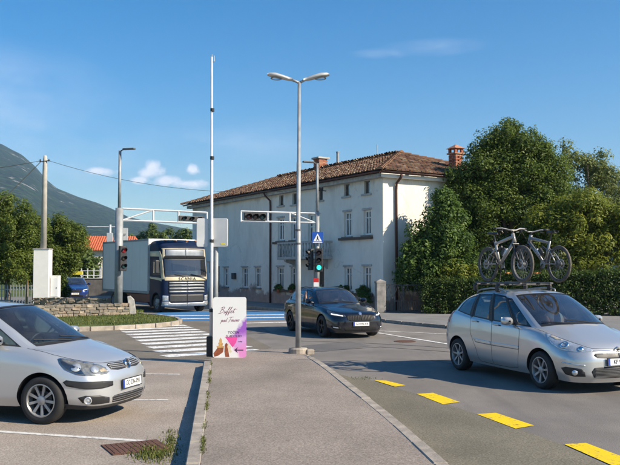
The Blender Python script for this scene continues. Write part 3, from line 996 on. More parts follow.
def put_wheel(car, x, y, z, key, turn=0.0):
    ty, rm, rim_m = WHEELS[key]
    if key not in WM:
        a = ty.build('tyre', 'rubber', None, auto=50); b = rm.build('rim', [rim_m, 'dark_void', 'grey_plastic'], None, auto=35)
        WM[key] = (a.data, b.data)
        bpy.data.objects.remove(a); bpy.data.objects.remove(b)
    w = bpy.data.objects.new('wheel', WM[key][0]); COL.objects.link(w); w.parent = car
    w.location = (x, y, z)
    w.rotation_euler = (0, random.uniform(0, 1), (0 if y > 0 else math.pi) + turn)
    rmo = bpy.data.objects.new('rim', WM[key][1]); COL.objects.link(rmo); rmo.parent = w
    return w

def place_car(car, local, world_xy, heading, z=0.0):
    """front is local -x, right side is local +y"""
    a = math.atan2(-heading[1], -heading[0])
    m = Matrix.Rotation(a, 2)
    off = m @ Vector(local)
    car.location = (world_xy[0] - off.x, world_xy[1] - off.y, z)
    car.rotation_euler = (0, 0, a)

def disc(mb, c, nrm, r, depth=0.01, n=20, mi=0, ring=None):
    q = Vector(nrm).normalized().to_track_quat('Z', 'Y').to_matrix().to_4x4(); q.translation = Vector(c)
    if ring: mb.lathe([(ring, 0), (ring, depth), (r, depth), (r, 0)], n, q, mi)
    else: mb.lathe([(r, 0), (r, depth), (0.0005, depth * 1.15)], n, q, mi)
def plate(car, c, nrm, text, w=0.52, h=0.115):
    n = Vector(nrm).normalized(); up = Vector((0, 0, 1)); x = up.cross(n).normalized(); up = n.cross(x)
    m3 = Matrix((x, up, n)).transposed()
    mb = MB(); mb.box(c, (w, h, 0.012), mat=m3)
    p = mb.build('number_plate', 'plate_white', car, bevel=0.004)
    b = MB(); b.box(Vector(c) - x * (w / 2 - 0.025) + n * 0.0075, (0.042, h - 0.008, 0.003), mat=m3); b.build('plate_band', 'plate_blue', p)
    fr = MB()
    for dx, dy, sw, sh in ((0, h / 2 + 0.004, w + 0.02, 0.01), (0, -h / 2 - 0.004, w + 0.02, 0.01), (w / 2 + 0.004, 0, 0.01, h), (-w / 2 - 0.004, 0, 0.01, h)):
        fr.box(Vector(c) + x * dx + up * dy + n * 0.002, (sw, sh, 0.016), mat=m3)
    fr.build('plate_surround', 'black_plastic', p)
    text_mesh('plate_lettering', text, 0.098, 'ink_black', p, frame_mtx(Vector(c) + x * 0.02 + n * 0.0085, x, up), extrude=0.001, sx=0.78)
def mirror(car, c, side, mat, fwd=-1):
    mb = MB()
    prof = []
    n = 12
    secs = [(-0.10, 0.25), (-0.085, 0.75), (-0.04, 1.0), (0.02, 1.0), (0.05, 0.93)]
    vs, fs = [], []
    for (x, sc) in secs:
        for k in range(n):
            a = 2 * math.pi * k / n
            cy_, cz_ = math.cos(a), math.sin(a)
            yy = math.copysign(abs(cy_) ** 0.7, cy_) * 0.10 * sc; zz = math.copysign(abs(cz_) ** 0.7, cz_) * 0.075 * sc
            vs.append((c[0] + x, c[1] + side * (yy + 0.03), c[2] + zz))
    for i in range(len(secs) - 1):
        for k in range(n): fs.append((i * n + k, i * n + (k + 1) % n, (i + 1) * n + (k + 1) % n, (i + 1) * n + k))
    fs.append(tuple(range(n)))
    mb.add(vs, fs)
    o = mb.build('door_mirror', mat, car, smooth=True)
    g = MB(); g.box((c[0] + 0.045, c[1] + side * 0.03, c[2]), (0.012, 0.17, 0.12)); g.build('mirror_glass', 'chrome', o, bevel=0.01)
    a = MB(); a.tube([(c[0] - 0.01, c[1] - side * 0.16, c[2] - 0.06), (c[0] - 0.01, c[1] - side * 0.03, c[2] - 0.03)], 0.025, 8); a.build('mirror_arm', 'black_plastic', o)
def interior(car, xd, xs, xr, yh, zf, wheel_side=-1, hi=1.0):
    """dashboard, steering wheel, seats; xd dashboard x, xs front seats, xr rear seats"""
    mb = MB(); mb.box((xd, 0, zf + 0.42), (0.45, yh * 2 - 0.1, 0.26)); mb.build('dashboard', 'cabin_cloth', car, bevel=0.06)
    sw = MB(); c = Vector((xd + 0.38, wheel_side * 0.36, zf + 0.52))
    q = Vector((0.85, 0, 0.5)).normalized().to_track_quat('Z', 'Y').to_matrix().to_4x4(); q.translation = c
    sw.lathe([(0.185 + 0.014 * math.cos(t), 0.014 * math.sin(t)) for t in [k * math.pi / 4 for k in range(8)]], 24, q, closed=True)
    sw.lathe([(0.06, -0.02), (0.06, 0.01), (0.001, 0.02)], 12, q)
    for a in (0, math.pi, -math.pi / 2):
        e = q @ Vector((0.18 * math.cos(a), 0.18 * math.sin(a), 0)); sw.tube([c, e], 0.014, 6)
    sw.build('steering_wheel', 'black_plastic', car, smooth=True)
    for x, ys in ((xs, (-0.36, 0.36)), (xr, (-0.36, 0.36))):
        for y in ys:
            s = MB()
            s.box((x, y, zf + 0.12), (0.50, 0.48, 0.20))
            s.box((x + 0.30, y, zf + 0.42), (0.14, 0.46, 0.62), mat=Matrix.Rotation(0.22, 3, 'Y'))
            so = s.build('seat', 'cabin_cloth', car, bevel=0.04)
            h = MB(); h.box((x + 0.40, y, zf + 0.84), (0.10, 0.26, 0.18), mat=Matrix.Rotation(0.15, 3, 'Y')); h.build('headrest', 'cabin_cloth', so, bevel=0.04)
    fl = MB(); fl.box(((xd + xr) / 2 + 0.2, 0, zf - 0.02), (xr - xd + 1.4, yh * 1.7, 0.06)); fl.build('cabin_floor', 'cabin_cloth', car)
def underbody(car, L, xf, xr, wr):
    mb = MB()
    mb.box((L / 2, 0, 0.31), (L - 0.35, 1.0, 0.20))
    mb.box(((xf + xr) / 2, 0, 0.28), (xr - xf - 2 * wr - 0.16, 1.56, 0.14))
    mb.box((0.32, 0, 0.33), (0.3, 1.1, 0.16)); mb.box((L - 0.30, 0, 0.38), (0.26, 1.1, 0.2))
    mb.build('underbody', 'dark_void', car)
def wipers(car, sh, v0=6.15):
    mb = MB()
    for (ua, ub, sd, sd2) in ((0.35, 1.75, 1, 1), (0.9, 0.55, -1, 1)):
        a = sh.pos(ua, v0, sd, 0.02)
        pts = []
        for q in range(7):
            f = q / 6
            u = ua + (ub - ua) * f if sd == sd2 else (ua * (1 - f * 1.6) if f < 0.625 else ub * (f - 0.625) / 0.375)
            ss = sd if (sd == sd2 or f < 0.625) else sd2
            pts.append(sh.pos(u, v0 + 0.25 * f, ss, 0.02))
        mb.tube(pts, 0.009, 5)
    mb.build('wiper', 'black_plastic', car)
def roof_grid(zs): return zs

def mid_level(a, b, bow):
    out = []
    for p, q in zip(a, b):
        out.append(((p[0] + q[0]) / 2 - (0.0), (p[1] + q[1]) / 2 + (bow if p[1] > 0.05 else 0), (p[2] + q[2]) / 2 + bow * 0.6))
    return out

# ------------------------------------------------------------------ compact people carrier hatch (parked, left)
HATCH = [
 [(.07,0,.20),(.10,.42,.20),(.30,.70,.20),(.86,.79,.22),(1.55,.80,.21),(2.3,.80,.21),(3.0,.80,.22),(3.75,.79,.26),(4.05,.66,.28),(4.15,.36,.28),(4.17,0,.28)],
 [(0.0,0,.34),(.045,.44,.34),(.26,.755,.35),(.86,.862,.38),(1.55,.865,.36),(2.3,.868,.36),(3.0,.868,.38),(3.75,.85,.42),(4.08,.70,.44),(4.19,.38,.45),(4.20,0,.45)],
 [(0.005,0,.54),(.05,.44,.545),(.27,.775,.55),(.86,.880,.60),(1.55,.88,.58),(2.3,.882,.58),(3.0,.882,.60),(3.75,.865,.62),(4.08,.72,.62),(4.18,.40,.62),(4.19,0,.62)],
 [(.05,0,.685),(.10,.42,.69),(.36,.755,.70),(.88,.872,.78),(1.55,.878,.78),(2.3,.88,.80),(3.0,.88,.83),(3.75,.85,.86),(4.06,.70,.90),(4.14,.40,.9),(4.15,0,.9)],
 [(.14,0,.785),(.21,.40,.79),(.50,.665,.835),(.95,.80,.925),(1.58,.85,.965),(2.35,.857,.985),(3.05,.857,1.0),(3.75,.81,1.03),(4.0,.64,1.06),(4.08,.38,1.06),(4.09,0,1.06)],
 [(.42,0,.90),(.48,.34,.895),(.68,.60,.915),(1.02,.765,.965),(1.62,.838,.993),(2.35,.848,1.012),(3.05,.846,1.028),(3.72,.80,1.055),(3.97,.62,1.085),(4.05,.37,1.085),(4.06,0,1.085)],
 [(.80,0,1.01),(.85,.38,1.0),(1.02,.665,.985),(1.14,.745,.985),(1.62,.818,1.015),(2.38,.828,1.038),(3.1,.822,1.055),(3.65,.775,1.08),(3.93,.60,1.11),(4.02,.36,1.11),(4.03,0,1.11)],
 None,
 [(1.86,0,1.525),(1.88,.32,1.515),(1.96,.55,1.485),(2.02,.59,1.472),(2.20,.612,1.485),(2.60,.625,1.505),(3.15,.615,1.495),(3.62,.585,1.465),(3.82,.48,1.465),(3.90,.3,1.49),(3.91,0,1.5)],
 [(2.18,0,1.562),(2.2,.27,1.555),(2.25,.42,1.545),(2.30,.45,1.54),(2.42,.47,1.55),(2.70,.475,1.562),(3.1,.465,1.555),(3.45,.44,1.53),(3.65,.36,1.525),(3.72,.22,1.53),(3.73,0,1.532)],
 [(2.32,0,1.575),(2.34,0,1.575),(2.37,0,1.576),(2.4,0,1.577),(2.5,0,1.578),(2.75,0,1.58),(3.05,0,1.576),(3.35,0,1.56),(3.5,0,1.553),(3.56,0,1.55),(3.57,0,1.55)],
]
HATCH[7] = mid_level(HATCH[6], HATCH[8], 0.022)
def hatch_car(label, paint_m, plate_text, group=None, full=True):
    car = thing('parked_car', label, 'car', group=group)
    sh = Shell(HATCH)
    XF, XR, WR = 0.86, 3.44, 0.316
    win = [('windshield', 0, 2.0, 6.12, 7.95, 'car_glass'), ('quarter_window', 3.25, 3.85, 6.12, 7.6, 'car_glass'), ('door_window', 3.95, 4.95, 6.12, 7.9, 'car_glass'),
           ('door_window', 5.05, 5.95, 6.12, 7.9, 'car_glass'), ('quarter_window', 6.1, 6.8, 6.12, 7.8, 'car_glass'), ('rear_window', 8.3, 10, 6.2, 7.8, 'tinted_glass')]
    sh.body(car, [(XF, WR), (XR, WR)], WR + 0.055, win, paint_m, 4.6)
    wheel_parts('hatch', WR, 0.205, 9, 'alloy', 'single')
    for x in (XF, XR):
        for y in (0.775, -0.775): put_wheel(car, x, y, WR, 'hatch')
    underbody(car, 4.2, XF, XR, WR)
    interior(car, 1.42, 2.05, 2.95, 0.74, 0.42)
    for sd in (1, -1):
        mb = MB()
        hp = [(1.08, 2.85), (1.12, 3.25), (1.30, 3.66), (1.70, 3.90), (2.1, 3.97), (2.36, 3.93), (2.47, 3.74), (2.46, 3.38), (2.36, 3.0), (2.12, 2.72), (1.6, 2.60), (1.2, 2.66)]
        sh.patch(mb, hp, 0.004, sd); h = mb.build('headlight', 'lamp_grey', car, smooth=True)
        for (u, v, r) in ((1.52, 3.15, 0.058), (2.05, 3.30, 0.066)):
            mb = MB(); disc(mb, sh.pos(u, v, sd, 0.004), sh.nrm(u, v, sd), r, 0.006); mb.build('reflector', 'lamp_clear', h, smooth=True)
        mb = MB(); sh.patch(mb, [(1.12, 2.95), (1.22, 3.3), (1.42, 3.1), (1.35, 2.88)], 0.007, sd); mb.build('turn_signal', 'lamp_amber', h, smooth=True)
        mb = MB(); ring = []
        sh.patch(mb, [(0.95 + (u - 0.95) * 1.015 + (u - 1.8) * 0.01, v + (v - 3.4) * 0.03) for u, v in hp], 0.011, sd, rim=0.004); mb.build('headlight_lens', 'lens_glass', h, smooth=True)
        mb = MB(); sh.patch(mb, [(0.16, 2.98), (0.16, 3.82), (0.5, 3.84), (0.86, 3.82), (1.0, 3.6), (0.95, 3.05), (0.6, 2.9)], 0.002, sd); g = mb.build('grille', 'black_plastic', car, smooth=True)
        mb = MB()
        for v in (3.15, 3.37, 3.6): sh.patch(mb, [(0.18, v), (0.18, v + 0.07), (0.93, v + 0.09), (0.93, v + 0.0)], 0.008, sd, rim=0.01)
        mb.build('grille_bar', 'alloy', g, smooth=True)
        mb = MB(); sh.patch(mb, [(0.0, 0.42), (0.0, 1.12), (0.5, 1.12), (0.9, 1.08), (1.0, 0.95), (0.94, 0.45), (0.5, 0.40)], 0.002, sd); g = mb.build('lower_grille', 'black_plastic', car, smooth=True)
        mb = MB()
        for v in (0.60, 0.80, 1.0): sh.patch(mb, [(0.0, v), (0.0, v + 0.06), (0.94, v + 0.04), (0.94, v - 0.02)], 0.008, sd, rim=0.01)
        mb.build('grille_bar', 'grey_plastic', g, smooth=True)
        mb = MB(); sh.patch(mb, [(1.10, 0.48), (1.14, 1.0), (1.5, 1.2), (2.0, 1.22), (2.22, 1.05), (2.1, 0.62), (1.7, 0.45)], 0.002, sd); g = mb.build('fog_grille', 'black_plastic', car, smooth=True)
        mb = MB(); disc(mb, sh.pos(1.92, 0.85, sd, 0.004), sh.nrm(1.92, 0.85, sd), 0.052, 0.012, ring=0.036); disc(mb, sh.pos(1.92, 0.85, sd, 0.003), sh.nrm(1.92, 0.85, sd), 0.036, 0.006); mb.build('fog_lamp', 'lamp_clear', g, smooth=True)
        mb = MB(); sh.patch(mb, [(0.98, 1.72), (0.98, 2.02), (1.4, 2.12), (2.0, 2.14), (2.45, 2.12), (2.52, 1.95), (2.45, 1.72), (2.0, 1.62), (1.4, 1.62)], 0.010, sd, rim=0.02); mb.build('bumper_strip', 'black_plastic', car, smooth=True)
        mb = MB(); sh.patch(mb, [(0.0, -0.0), (0.0, 0.30), (1.0, 0.30), (2.0, 0.36), (2.6, 0.42), (2.6, 0.0)], 0.004, sd, rim=0.02); mb.build('chin_spoiler', 'black_plastic', car, smooth=True)
        mb = MB()
        sh.seam(mb, [(0.0, 3.92), (0.9, 3.94), (1.3, 3.9), (2.0, 4.1), (2.6, 4.3), (3.0, 5.0), (3.1, 5.9)], 0.008, side=sd)
        sh.seam(mb, [(4.02, 6.0), (4.0, 5.0), (3.98, 3.5), (3.95, 2.0), (4.0, 0.6), (4.4, 0.35), (4.95, 0.35), (5.0, 2.0), (5.0, 4.0), (5.02, 6.1)], 0.008, side=sd)
        sh.seam(mb, [(5.0, 0.35), (5.7, 0.4), (5.75, 1.6), (6.0, 2.6), (6.05, 4.5), (6.02, 6.0)], 0.008, side=sd)
        mb.build('panel_gap', 'dark_void', car)
        mb = MB(); sh.patch(mb, [(3.86, 6.05), (3.86, 7.7), (3.97, 7.9), (3.97, 6.05)], 0.003, sd); mb.build('pillar_trim', 'black_plastic', car, smooth=True)
        mb = MB(); sh.patch(mb, [(4.93, 6.0), (4.93, 7.95), (5.07, 7.95), (5.07, 6.0)], 0.003, sd); mb.build('pillar_trim', 'black_plastic', car, smooth=True)
        for u in (4.75, 5.72):
            p = sh.pos(u, 4.1, sd, 0.03); mb = MB(); mb.box(p, (0.20, 0.03, 0.035)); mb.build('door_handle', paint_m, car, bevel=0.012)
        mirror(car, sh.pos(3.82, 6.25, sd, 0.12), sd, paint_m)
        mb = MB(); sh.patch(mb, [(7.3, 2.6), (7.3, 4.6), (8.4, 4.7), (8.4, 2.9)], 0.006, sd); mb.build('tail_lamp', 'lamp_red', car, smooth=True)
    wipers(car, sh)
    # round badge with two stacked letters on the grille centre
    bc = sh.pos(0, 3.42, 1, 0.012); bn = Vector((-1, 0, 0.36)).normalized()
    mb = MB(); disc(mb, bc, bn, 0.072, 0.012, ring=0.060); disc(mb, bc, bn, 0.058, 0.004)
    bd = mb.build('badge', 'chrome', car, smooth=True)
    upv = (Vector((0, 0, 1)) - bn * bn.z).normalized(); xv = upv.cross(bn)
    text_mesh('badge_letter', 'V', 0.062, 'ink_black', bd, frame_mtx(bc + bn * 0.006 + upv * 0.020, xv, upv), extrude=0.002)
    text_mesh('badge_letter', 'W', 0.062, 'ink_black', bd, frame_mtx(bc + bn * 0.006 - upv * 0.022, xv, upv), extrude=0.002)
    plate(car, sh.pos(0, 1.70, 1, 0.012) , (-1, 0, 0.05), plate_text)
    plate(car, Vector((4.16, 0, 0.80)), (1, 0, 0.05), plate_text)
    return car

# ------------------------------------------------------------------ tall silver family car with the bicycles
MPV = [
 [(.07,0,.19),(.11,.45,.19),(.36,.74,.19),(.93,.82,.22),(1.6,.83,.21),(2.4,.83,.21),(3.15,.83,.22),(3.95,.82,.28),(4.28,.68,.32),(4.40,.36,.32),(4.42,0,.32)],
 [(0.0,0,.34),(.05,.48,.34),(.30,.79,.35),(.93,.895,.38),(1.6,.90,.36),(2.4,.902,.36),(3.15,.90,.38),(3.95,.885,.44),(4.34,.73,.46),(4.45,.38,.46),(4.47,0,.46)],
 [(0.005,0,.54),(.055,.48,.54),(.32,.805,.55),(.93,.912,.60),(1.6,.912,.58),(2.4,.915,.58),(3.15,.915,.60),(3.95,.90,.64),(4.34,.75,.66),(4.44,.40,.66),(4.46,0,.66)],
 [(.06,0,.70),(.12,.46,.705),(.42,.785,.72),(.95,.902,.80),(1.6,.908,.80),(2.4,.912,.82),(3.15,.91,.85),(3.95,.885,.90),(4.30,.74,.92),(4.40,.40,.92),(4.42,0,.92)],
 [(.16,0,.80),(.24,.43,.81),(.58,.70,.87),(1.0,.835,.95),(1.62,.885,.985),(2.42,.89,1.01),(3.15,.886,1.035),(3.92,.85,1.07),(4.22,.69,1.10),(4.32,.40,1.10),(4.34,0,1.10)],
 [(.50,0,.93),(.56,.38,.93),(.78,.63,.945),(1.08,.79,.99),(1.66,.872,1.01),(2.42,.88,1.035),(3.15,.874,1.075),(3.90,.825,1.14),(4.17,.67,1.165),(4.26,.39,1.165),(4.28,0,1.165)],
 [(.90,0,1.06),(.95,.42,1.05),(1.10,.69,1.02),(1.22,.77,1.01),(1.72,.85,1.035),(2.48,.858,1.06),(3.2,.85,1.105),(3.86,.79,1.185),(4.10,.64,1.20),(4.20,.38,1.20),(4.22,0,1.20)],
 None,
 [(1.98,0,1.60),(2.0,.34,1.59),(2.08,.575,1.56),(2.15,.615,1.545),(2.32,.635,1.56),(2.68,.65,1.585),(3.20,.638,1.556),(3.62,.588,1.482),(3.80,.48,1.488),(3.88,.3,1.515),(3.89,0,1.525)],
 [(2.18,0,1.637),(2.2,.28,1.63),(2.26,.44,1.62),(2.32,.47,1.615),(2.46,.49,1.625),(2.78,.50,1.64),(3.12,.48,1.622),(3.45,.44,1.572),(3.64,.36,1.565),(3.71,.22,1.575),(3.72,0,1.58)],
 [(2.32,0,1.65),(2.34,0,1.65),(2.38,0,1.652),(2.42,0,1.654),(2.54,0,1.657),(2.82,0,1.66),(3.08,0,1.65),(3.36,0,1.618),(3.50,0,1.604),(3.56,0,1.60),(3.57,0,1.60)],
]
MPV[7] = mid_level(MPV[6], MPV[8], 0.024)
def mpv_car(label):
    car = thing('family_car', label, 'car')
    sh = Shell(MPV)
    XF, XR, WR = 0.93, 3.66, 0.322
    win = [('windshield', 0, 2.0, 6.1, 7.97, 'screen_glass'), ('quarter_window', 3.2, 3.9, 6.12, 7.7, 'car_glass'), ('door_window', 3.98, 4.95, 6.12, 7.92, 'car_glass'),
           ('door_window', 5.05, 5.95, 6.12, 7.92, 'car_glass'), ('quarter_window', 6.05, 6.95, 6.12, 7.85, 'tinted_glass'), ('rear_window', 8.3, 10, 6.2, 7.8, 'tinted_glass')]
    sh.body(car, [(XF, WR), (XR, WR)], WR + 0.058, win, 'paint_grey', 4.6)
    wheel_parts('mpv', WR, 0.215, 7, 'alloy', 'single')
    for x in (XF, XR):
        for y in (0.80, -0.80): put_wheel(car, x, y, WR, 'mpv')
    underbody(car, 4.47, XF, XR, WR)
    interior(car, 1.35, 2.10, 3.0, 0.76, 0.45)
    for sd in (1, -1):
        mb = MB()
        hp = [(0.98, 2.98), (1.0, 3.3), (1.3, 3.6), (1.8, 3.9), (2.2, 4.15), (2.6, 4.35), (2.74, 4.2), (2.66, 3.7), (2.48, 3.2), (2.15, 2.92), (1.5, 2.82)]
        sh.patch(mb, hp, 0.004, sd); h = mb.build('headlight', 'lamp_clear', car, smooth=True)
        mb = MB(); disc(mb, sh.pos(1.95, 3.4, sd, 0.004), sh.nrm(1.95, 3.4, sd), 0.07, 0.01, ring=0.045); mb.build('reflector', 'chrome', h, smooth=True)
        mb = MB(); disc(mb, sh.pos(1.4, 3.2, sd, 0.004), sh.nrm(1.4, 3.2, sd), 0.045, 0.01); mb.build('reflector', 'chrome', h, smooth=True)
        mb = MB(); sh.patch(mb, [(2.0, 3.9), (2.45, 4.15), (2.55, 3.9), (2.3, 3.7)], 0.008, sd); mb.build('turn_signal', 'lamp_amber', h, smooth=True)
        mb = MB(); sh.patch(mb, [(0.0, 2.30), (0.0, 2.78), (0.6, 2.78), (0.92, 2.72), (0.98, 2.55), (0.85, 2.32), (0.5, 2.28)], 0.002, sd); mb.build('grille', 'black_plastic', car, smooth=True)
        mb = MB(); sh.patch(mb, [(0.0, 3.02), (0.0, 3.14), (0.5, 3.10), (0.98, 3.04), (0.98, 2.98), (0.5, 3.02)], 0.01, sd, rim=0.012); mb.build('grille_bar', 'chrome', car, smooth=True)
        mb = MB(); sh.patch(mb, [(0.0, 0.55), (0.0, 1.58), (0.6, 1.58), (1.0, 1.5), (1.12, 1.2), (1.02, 0.65), (0.6, 0.55)], 0.002, sd); g = mb.build('lower_grille', 'black_plastic', car, smooth=True)
        mb = MB()
        for q in range(7): sh.patch(mb, [(0.0, 0.64 + q * 0.13), (0.0, 0.67 + q * 0.13), (1.0, 0.67 + q * 0.12), (1.0, 0.64 + q * 0.12)], 0.007, sd, rim=0.01)
        mb.build('grille_bar', 'grey_plastic', g, smooth=True)
        mb = MB(); sh.patch(mb, [(1.35, 0.72), (1.38, 1.25), (1.5, 1.42), (2.1, 1.46), (2.28, 1.3), (2.15, 0.78), (1.8, 0.66)], 0.002, sd); g = mb.build('fog_grille', 'black_plastic', car, smooth=True)
        mb = MB(); disc(mb, sh.pos(1.75, 1.05, sd, 0.004), sh.nrm(1.75, 1.05, sd), 0.045, 0.010); mb.build('fog_lamp', 'lamp_clear', g, smooth=True)
        mb = MB(); sh.patch(mb, [(1.35, 1.62), (1.35, 1.72), (2.2, 1.80), (2.25, 1.70)], 0.006, sd); mb.build('running_light', 'lamp_clear', car, smooth=True)
        mb = MB()
        sh.seam(mb, [(0.0, 3.3), (0.98, 3.35), (1.4, 3.75), (2.0, 4.12), (2.7, 4.45), (3.0, 5.0), (3.1, 5.9)], 0.008, side=sd)
        sh.seam(mb, [(3.98, 6.0), (3.92, 5.0), (3.88, 3.5), (3.9, 2.0), (3.98, 0.6), (4.4, 0.35), (4.97, 0.35), (5.0, 2.0), (5.0, 4.0), (5.0, 6.1)], 0.009, side=sd)
        sh.seam(mb, [(5.0, 0.35), (5.6, 0.4), (5.72, 1.6), (6.0, 2.8), (6.05, 4.5), (6.0, 6.0)], 0.009, side=sd)
        mb.build('panel_gap', 'dark_void', car)
        mb = MB(); sh.patch(mb, [(3.88, 6.05), (3.88, 7.75), (4.0, 7.92), (4.0, 6.05)], 0.003, sd); mb.build('pillar_trim', 'black_plastic', car, smooth=True)
        mb = MB(); sh.patch(mb, [(4.92, 6.02), (4.92, 7.95), (5.08, 7.95), (5.08, 6.02)], 0.003, sd); mb.build('pillar_trim', 'black_plastic', car, smooth=True)
        mb = MB(); sh.patch(mb, [(5.93, 6.02), (5.93, 7.95), (6.07, 7.95), (6.07, 6.02)], 0.003, sd); mb.build('pillar_trim', 'black_plastic', car, smooth=True)
        mb = MB(); sh.patch(mb, [(3.9, 2.15), (3.9, 2.42), (5.0, 2.42), (5.0, 2.15)], 0.010, sd, rim=0.012); sh.patch(mb, [(5.03, 2.15), (5.03, 2.42), (5.85, 2.42), (5.72, 2.15)], 0.010, sd, rim=0.012); mb.build('rubbing_strip', 'paint_grey', car, smooth=True)
        for u in (4.78, 5.78):
            p = sh.pos(u, 4.0, sd, 0.028); mb = MB(); mb.box(p, (0.19, 0.028, 0.034)); mb.build('door_handle', 'paint_grey', car, bevel=0.012)
            mb = MB(); sh.patch(mb, [(u - 0.17, 3.86), (u - 0.17, 4.14), (u + 0.12, 4.14), (u + 0.12, 3.86)], 0.001, sd); mb.build('handle_recess', 'black_plastic', car)
        mirror(car, sh.pos(4.02, 6.22, sd, 0.13), sd, 'paint_grey')
        mb = MB(); sh.patch(mb, [(7.2, 3.2), (7.15, 5.6), (7.8, 5.7), (8.4, 5.2), (8.4, 3.4)], 0.006, sd); mb.build('tail_lamp', 'lamp_red', car, smooth=True)
        # roof rail standing on short feet
        mb = MB(); pts = [sh.pos(u, 8.55, sd, o) for u, o in ((4.1, 0.0), (4.25, 0.05), (4.7, 0.06), (5.4, 0.06), (6.3, 0.06), (6.7, 0.05), (6.85, 0.0))]
        mb.tube(pts, 0.016, 8); mb.build('roof_rail', 'alloy', car, smooth=True)
    wipers(car, sh, 6.1)
    cv = MB()
    for dz in (0.0, -0.05):
        c = sh.pos(0, 3.06, 1, 0.014)
        for sd in (1, -1):
            a = c + Vector((0, 0, 0.055 + dz)); b = c + Vector((0.012, sd * 0.085, -0.005 + dz))
            cv.add([a + Vector((-0.008, 0, 0)), a + Vector((-0.008, 0, -0.028)), b + Vector((-0.008, 0, -0.02)), b + Vector((-0.008, 0, 0.006)), a + Vector((0.03, 0, 0)), a + Vector((0.03, 0, -0.028)), b + Vector((0.03, 0, -0.02)), b + Vector((0.03, 0, 0.006))],
                   [(0, 1, 2, 3), (4, 7, 6, 5), (0, 3, 7, 4), (1, 5, 6, 2), (2, 6, 7, 3)])
    cv.build('chevron_badge', 'chrome', car)
    plate(car, sh.pos(0, 1.95, 1, 0.014), (-1, 0, 0.03), 'KP VL-635')
    plate(car, Vector((4.40, 0, 0.85)), (1, 0, 0.05), 'KP VL-635')
    return car, sh

# ------------------------------------------------------------------ black estate car
ESTATE = [
 [(.07,0,.17),(.10,.46,.17),(.34,.74,.17),(.92,.82,.20),(1.6,.82,.19),(2.4,.82,.19),(3.2,.82,.20),(4.1,.81,.24),(4.48,.68,.27),(4.61,.36,.27),(4.63,0,.27)],
 [(0.0,0,.30),(.04,.50,.30),(.26,.80,.31),(.92,.895,.34),(1.6,.895,.33),(2.4,.897,.33),(3.2,.897,.35),(4.1,.88,.40),(4.54,.74,.42),(4.67,.38,.43),(4.69,0,.43)],
 [(0.0,0,.48),(.04,.50,.485),(.28,.81,.50),(.92,.905,.55),(1.6,.905,.54),(2.4,.907,.54),(3.2,.907,.56),(4.1,.89,.60),(4.54,.75,.62),(4.66,.40,.62),(4.68,0,.62)],
 [(.03,0,.655),(.08,.48,.66),(.36,.79,.68),(.94,.898,.75),(1.6,.902,.76),(2.4,.905,.78),(3.2,.905,.80),(4.1,.88,.84),(4.48,.74,.86),(4.60,.40,.86),(4.62,0,.86)],
 [(.10,0,.745),(.18,.45,.75),(.52,.71,.79),(1.0,.83,.875),(1.65,.88,.905),(2.42,.885,.925),(3.2,.88,.94),(4.05,.84,.965),(4.42,.68,.98),(4.53,.40,.98),(4.55,0,.98)],
 [(.60,0,.86),(.66,.40,.86),(.86,.65,.87),(1.15,.79,.915),(1.7,.868,.93),(2.42,.875,.95),(3.2,.868,.968),(4.0,.825,.99),(4.36,.66,1.01),(4.46,.39,1.01),(4.48,0,1.01)],
 [(1.30,0,.99),(1.34,.43,.98),(1.47,.70,.955),(1.57,.77,.945),(1.90,.838,.958),(2.50,.848,.975),(3.2,.84,.992),(3.95,.79,1.02),(4.28,.62,1.05),(4.38,.37,1.05),(4.40,0,1.05)],
 None,
 [(2.12,0,1.405),(2.14,.34,1.397),(2.20,.55,1.37),(2.26,.585,1.355),(2.40,.605,1.37),(2.70,.62,1.395),(3.3,.61,1.39),(3.85,.58,1.345),(4.05,.48,1.345),(4.12,.3,1.37),(4.13,0,1.38)],
 [(2.32,0,1.447),(2.34,.28,1.44),(2.38,.42,1.43),(2.43,.45,1.425),(2.54,.465,1.435),(2.82,.475,1.45),(3.3,.465,1.445),(3.7,.44,1.415),(3.88,.36,1.41),(3.95,.22,1.417),(3.96,0,1.42)],
 [(2.46,0,1.46),(2.48,0,1.46),(2.51,0,1.462),(2.55,0,1.464),(2.64,0,1.466),(2.88,0,1.468),(3.25,0,1.464),(3.6,0,1.446),(3.75,0,1.438),(3.8,0,1.436),(3.81,0,1.436)],
]
ESTATE[7] = mid_level(ESTATE[6], ESTATE[8], 0.022)
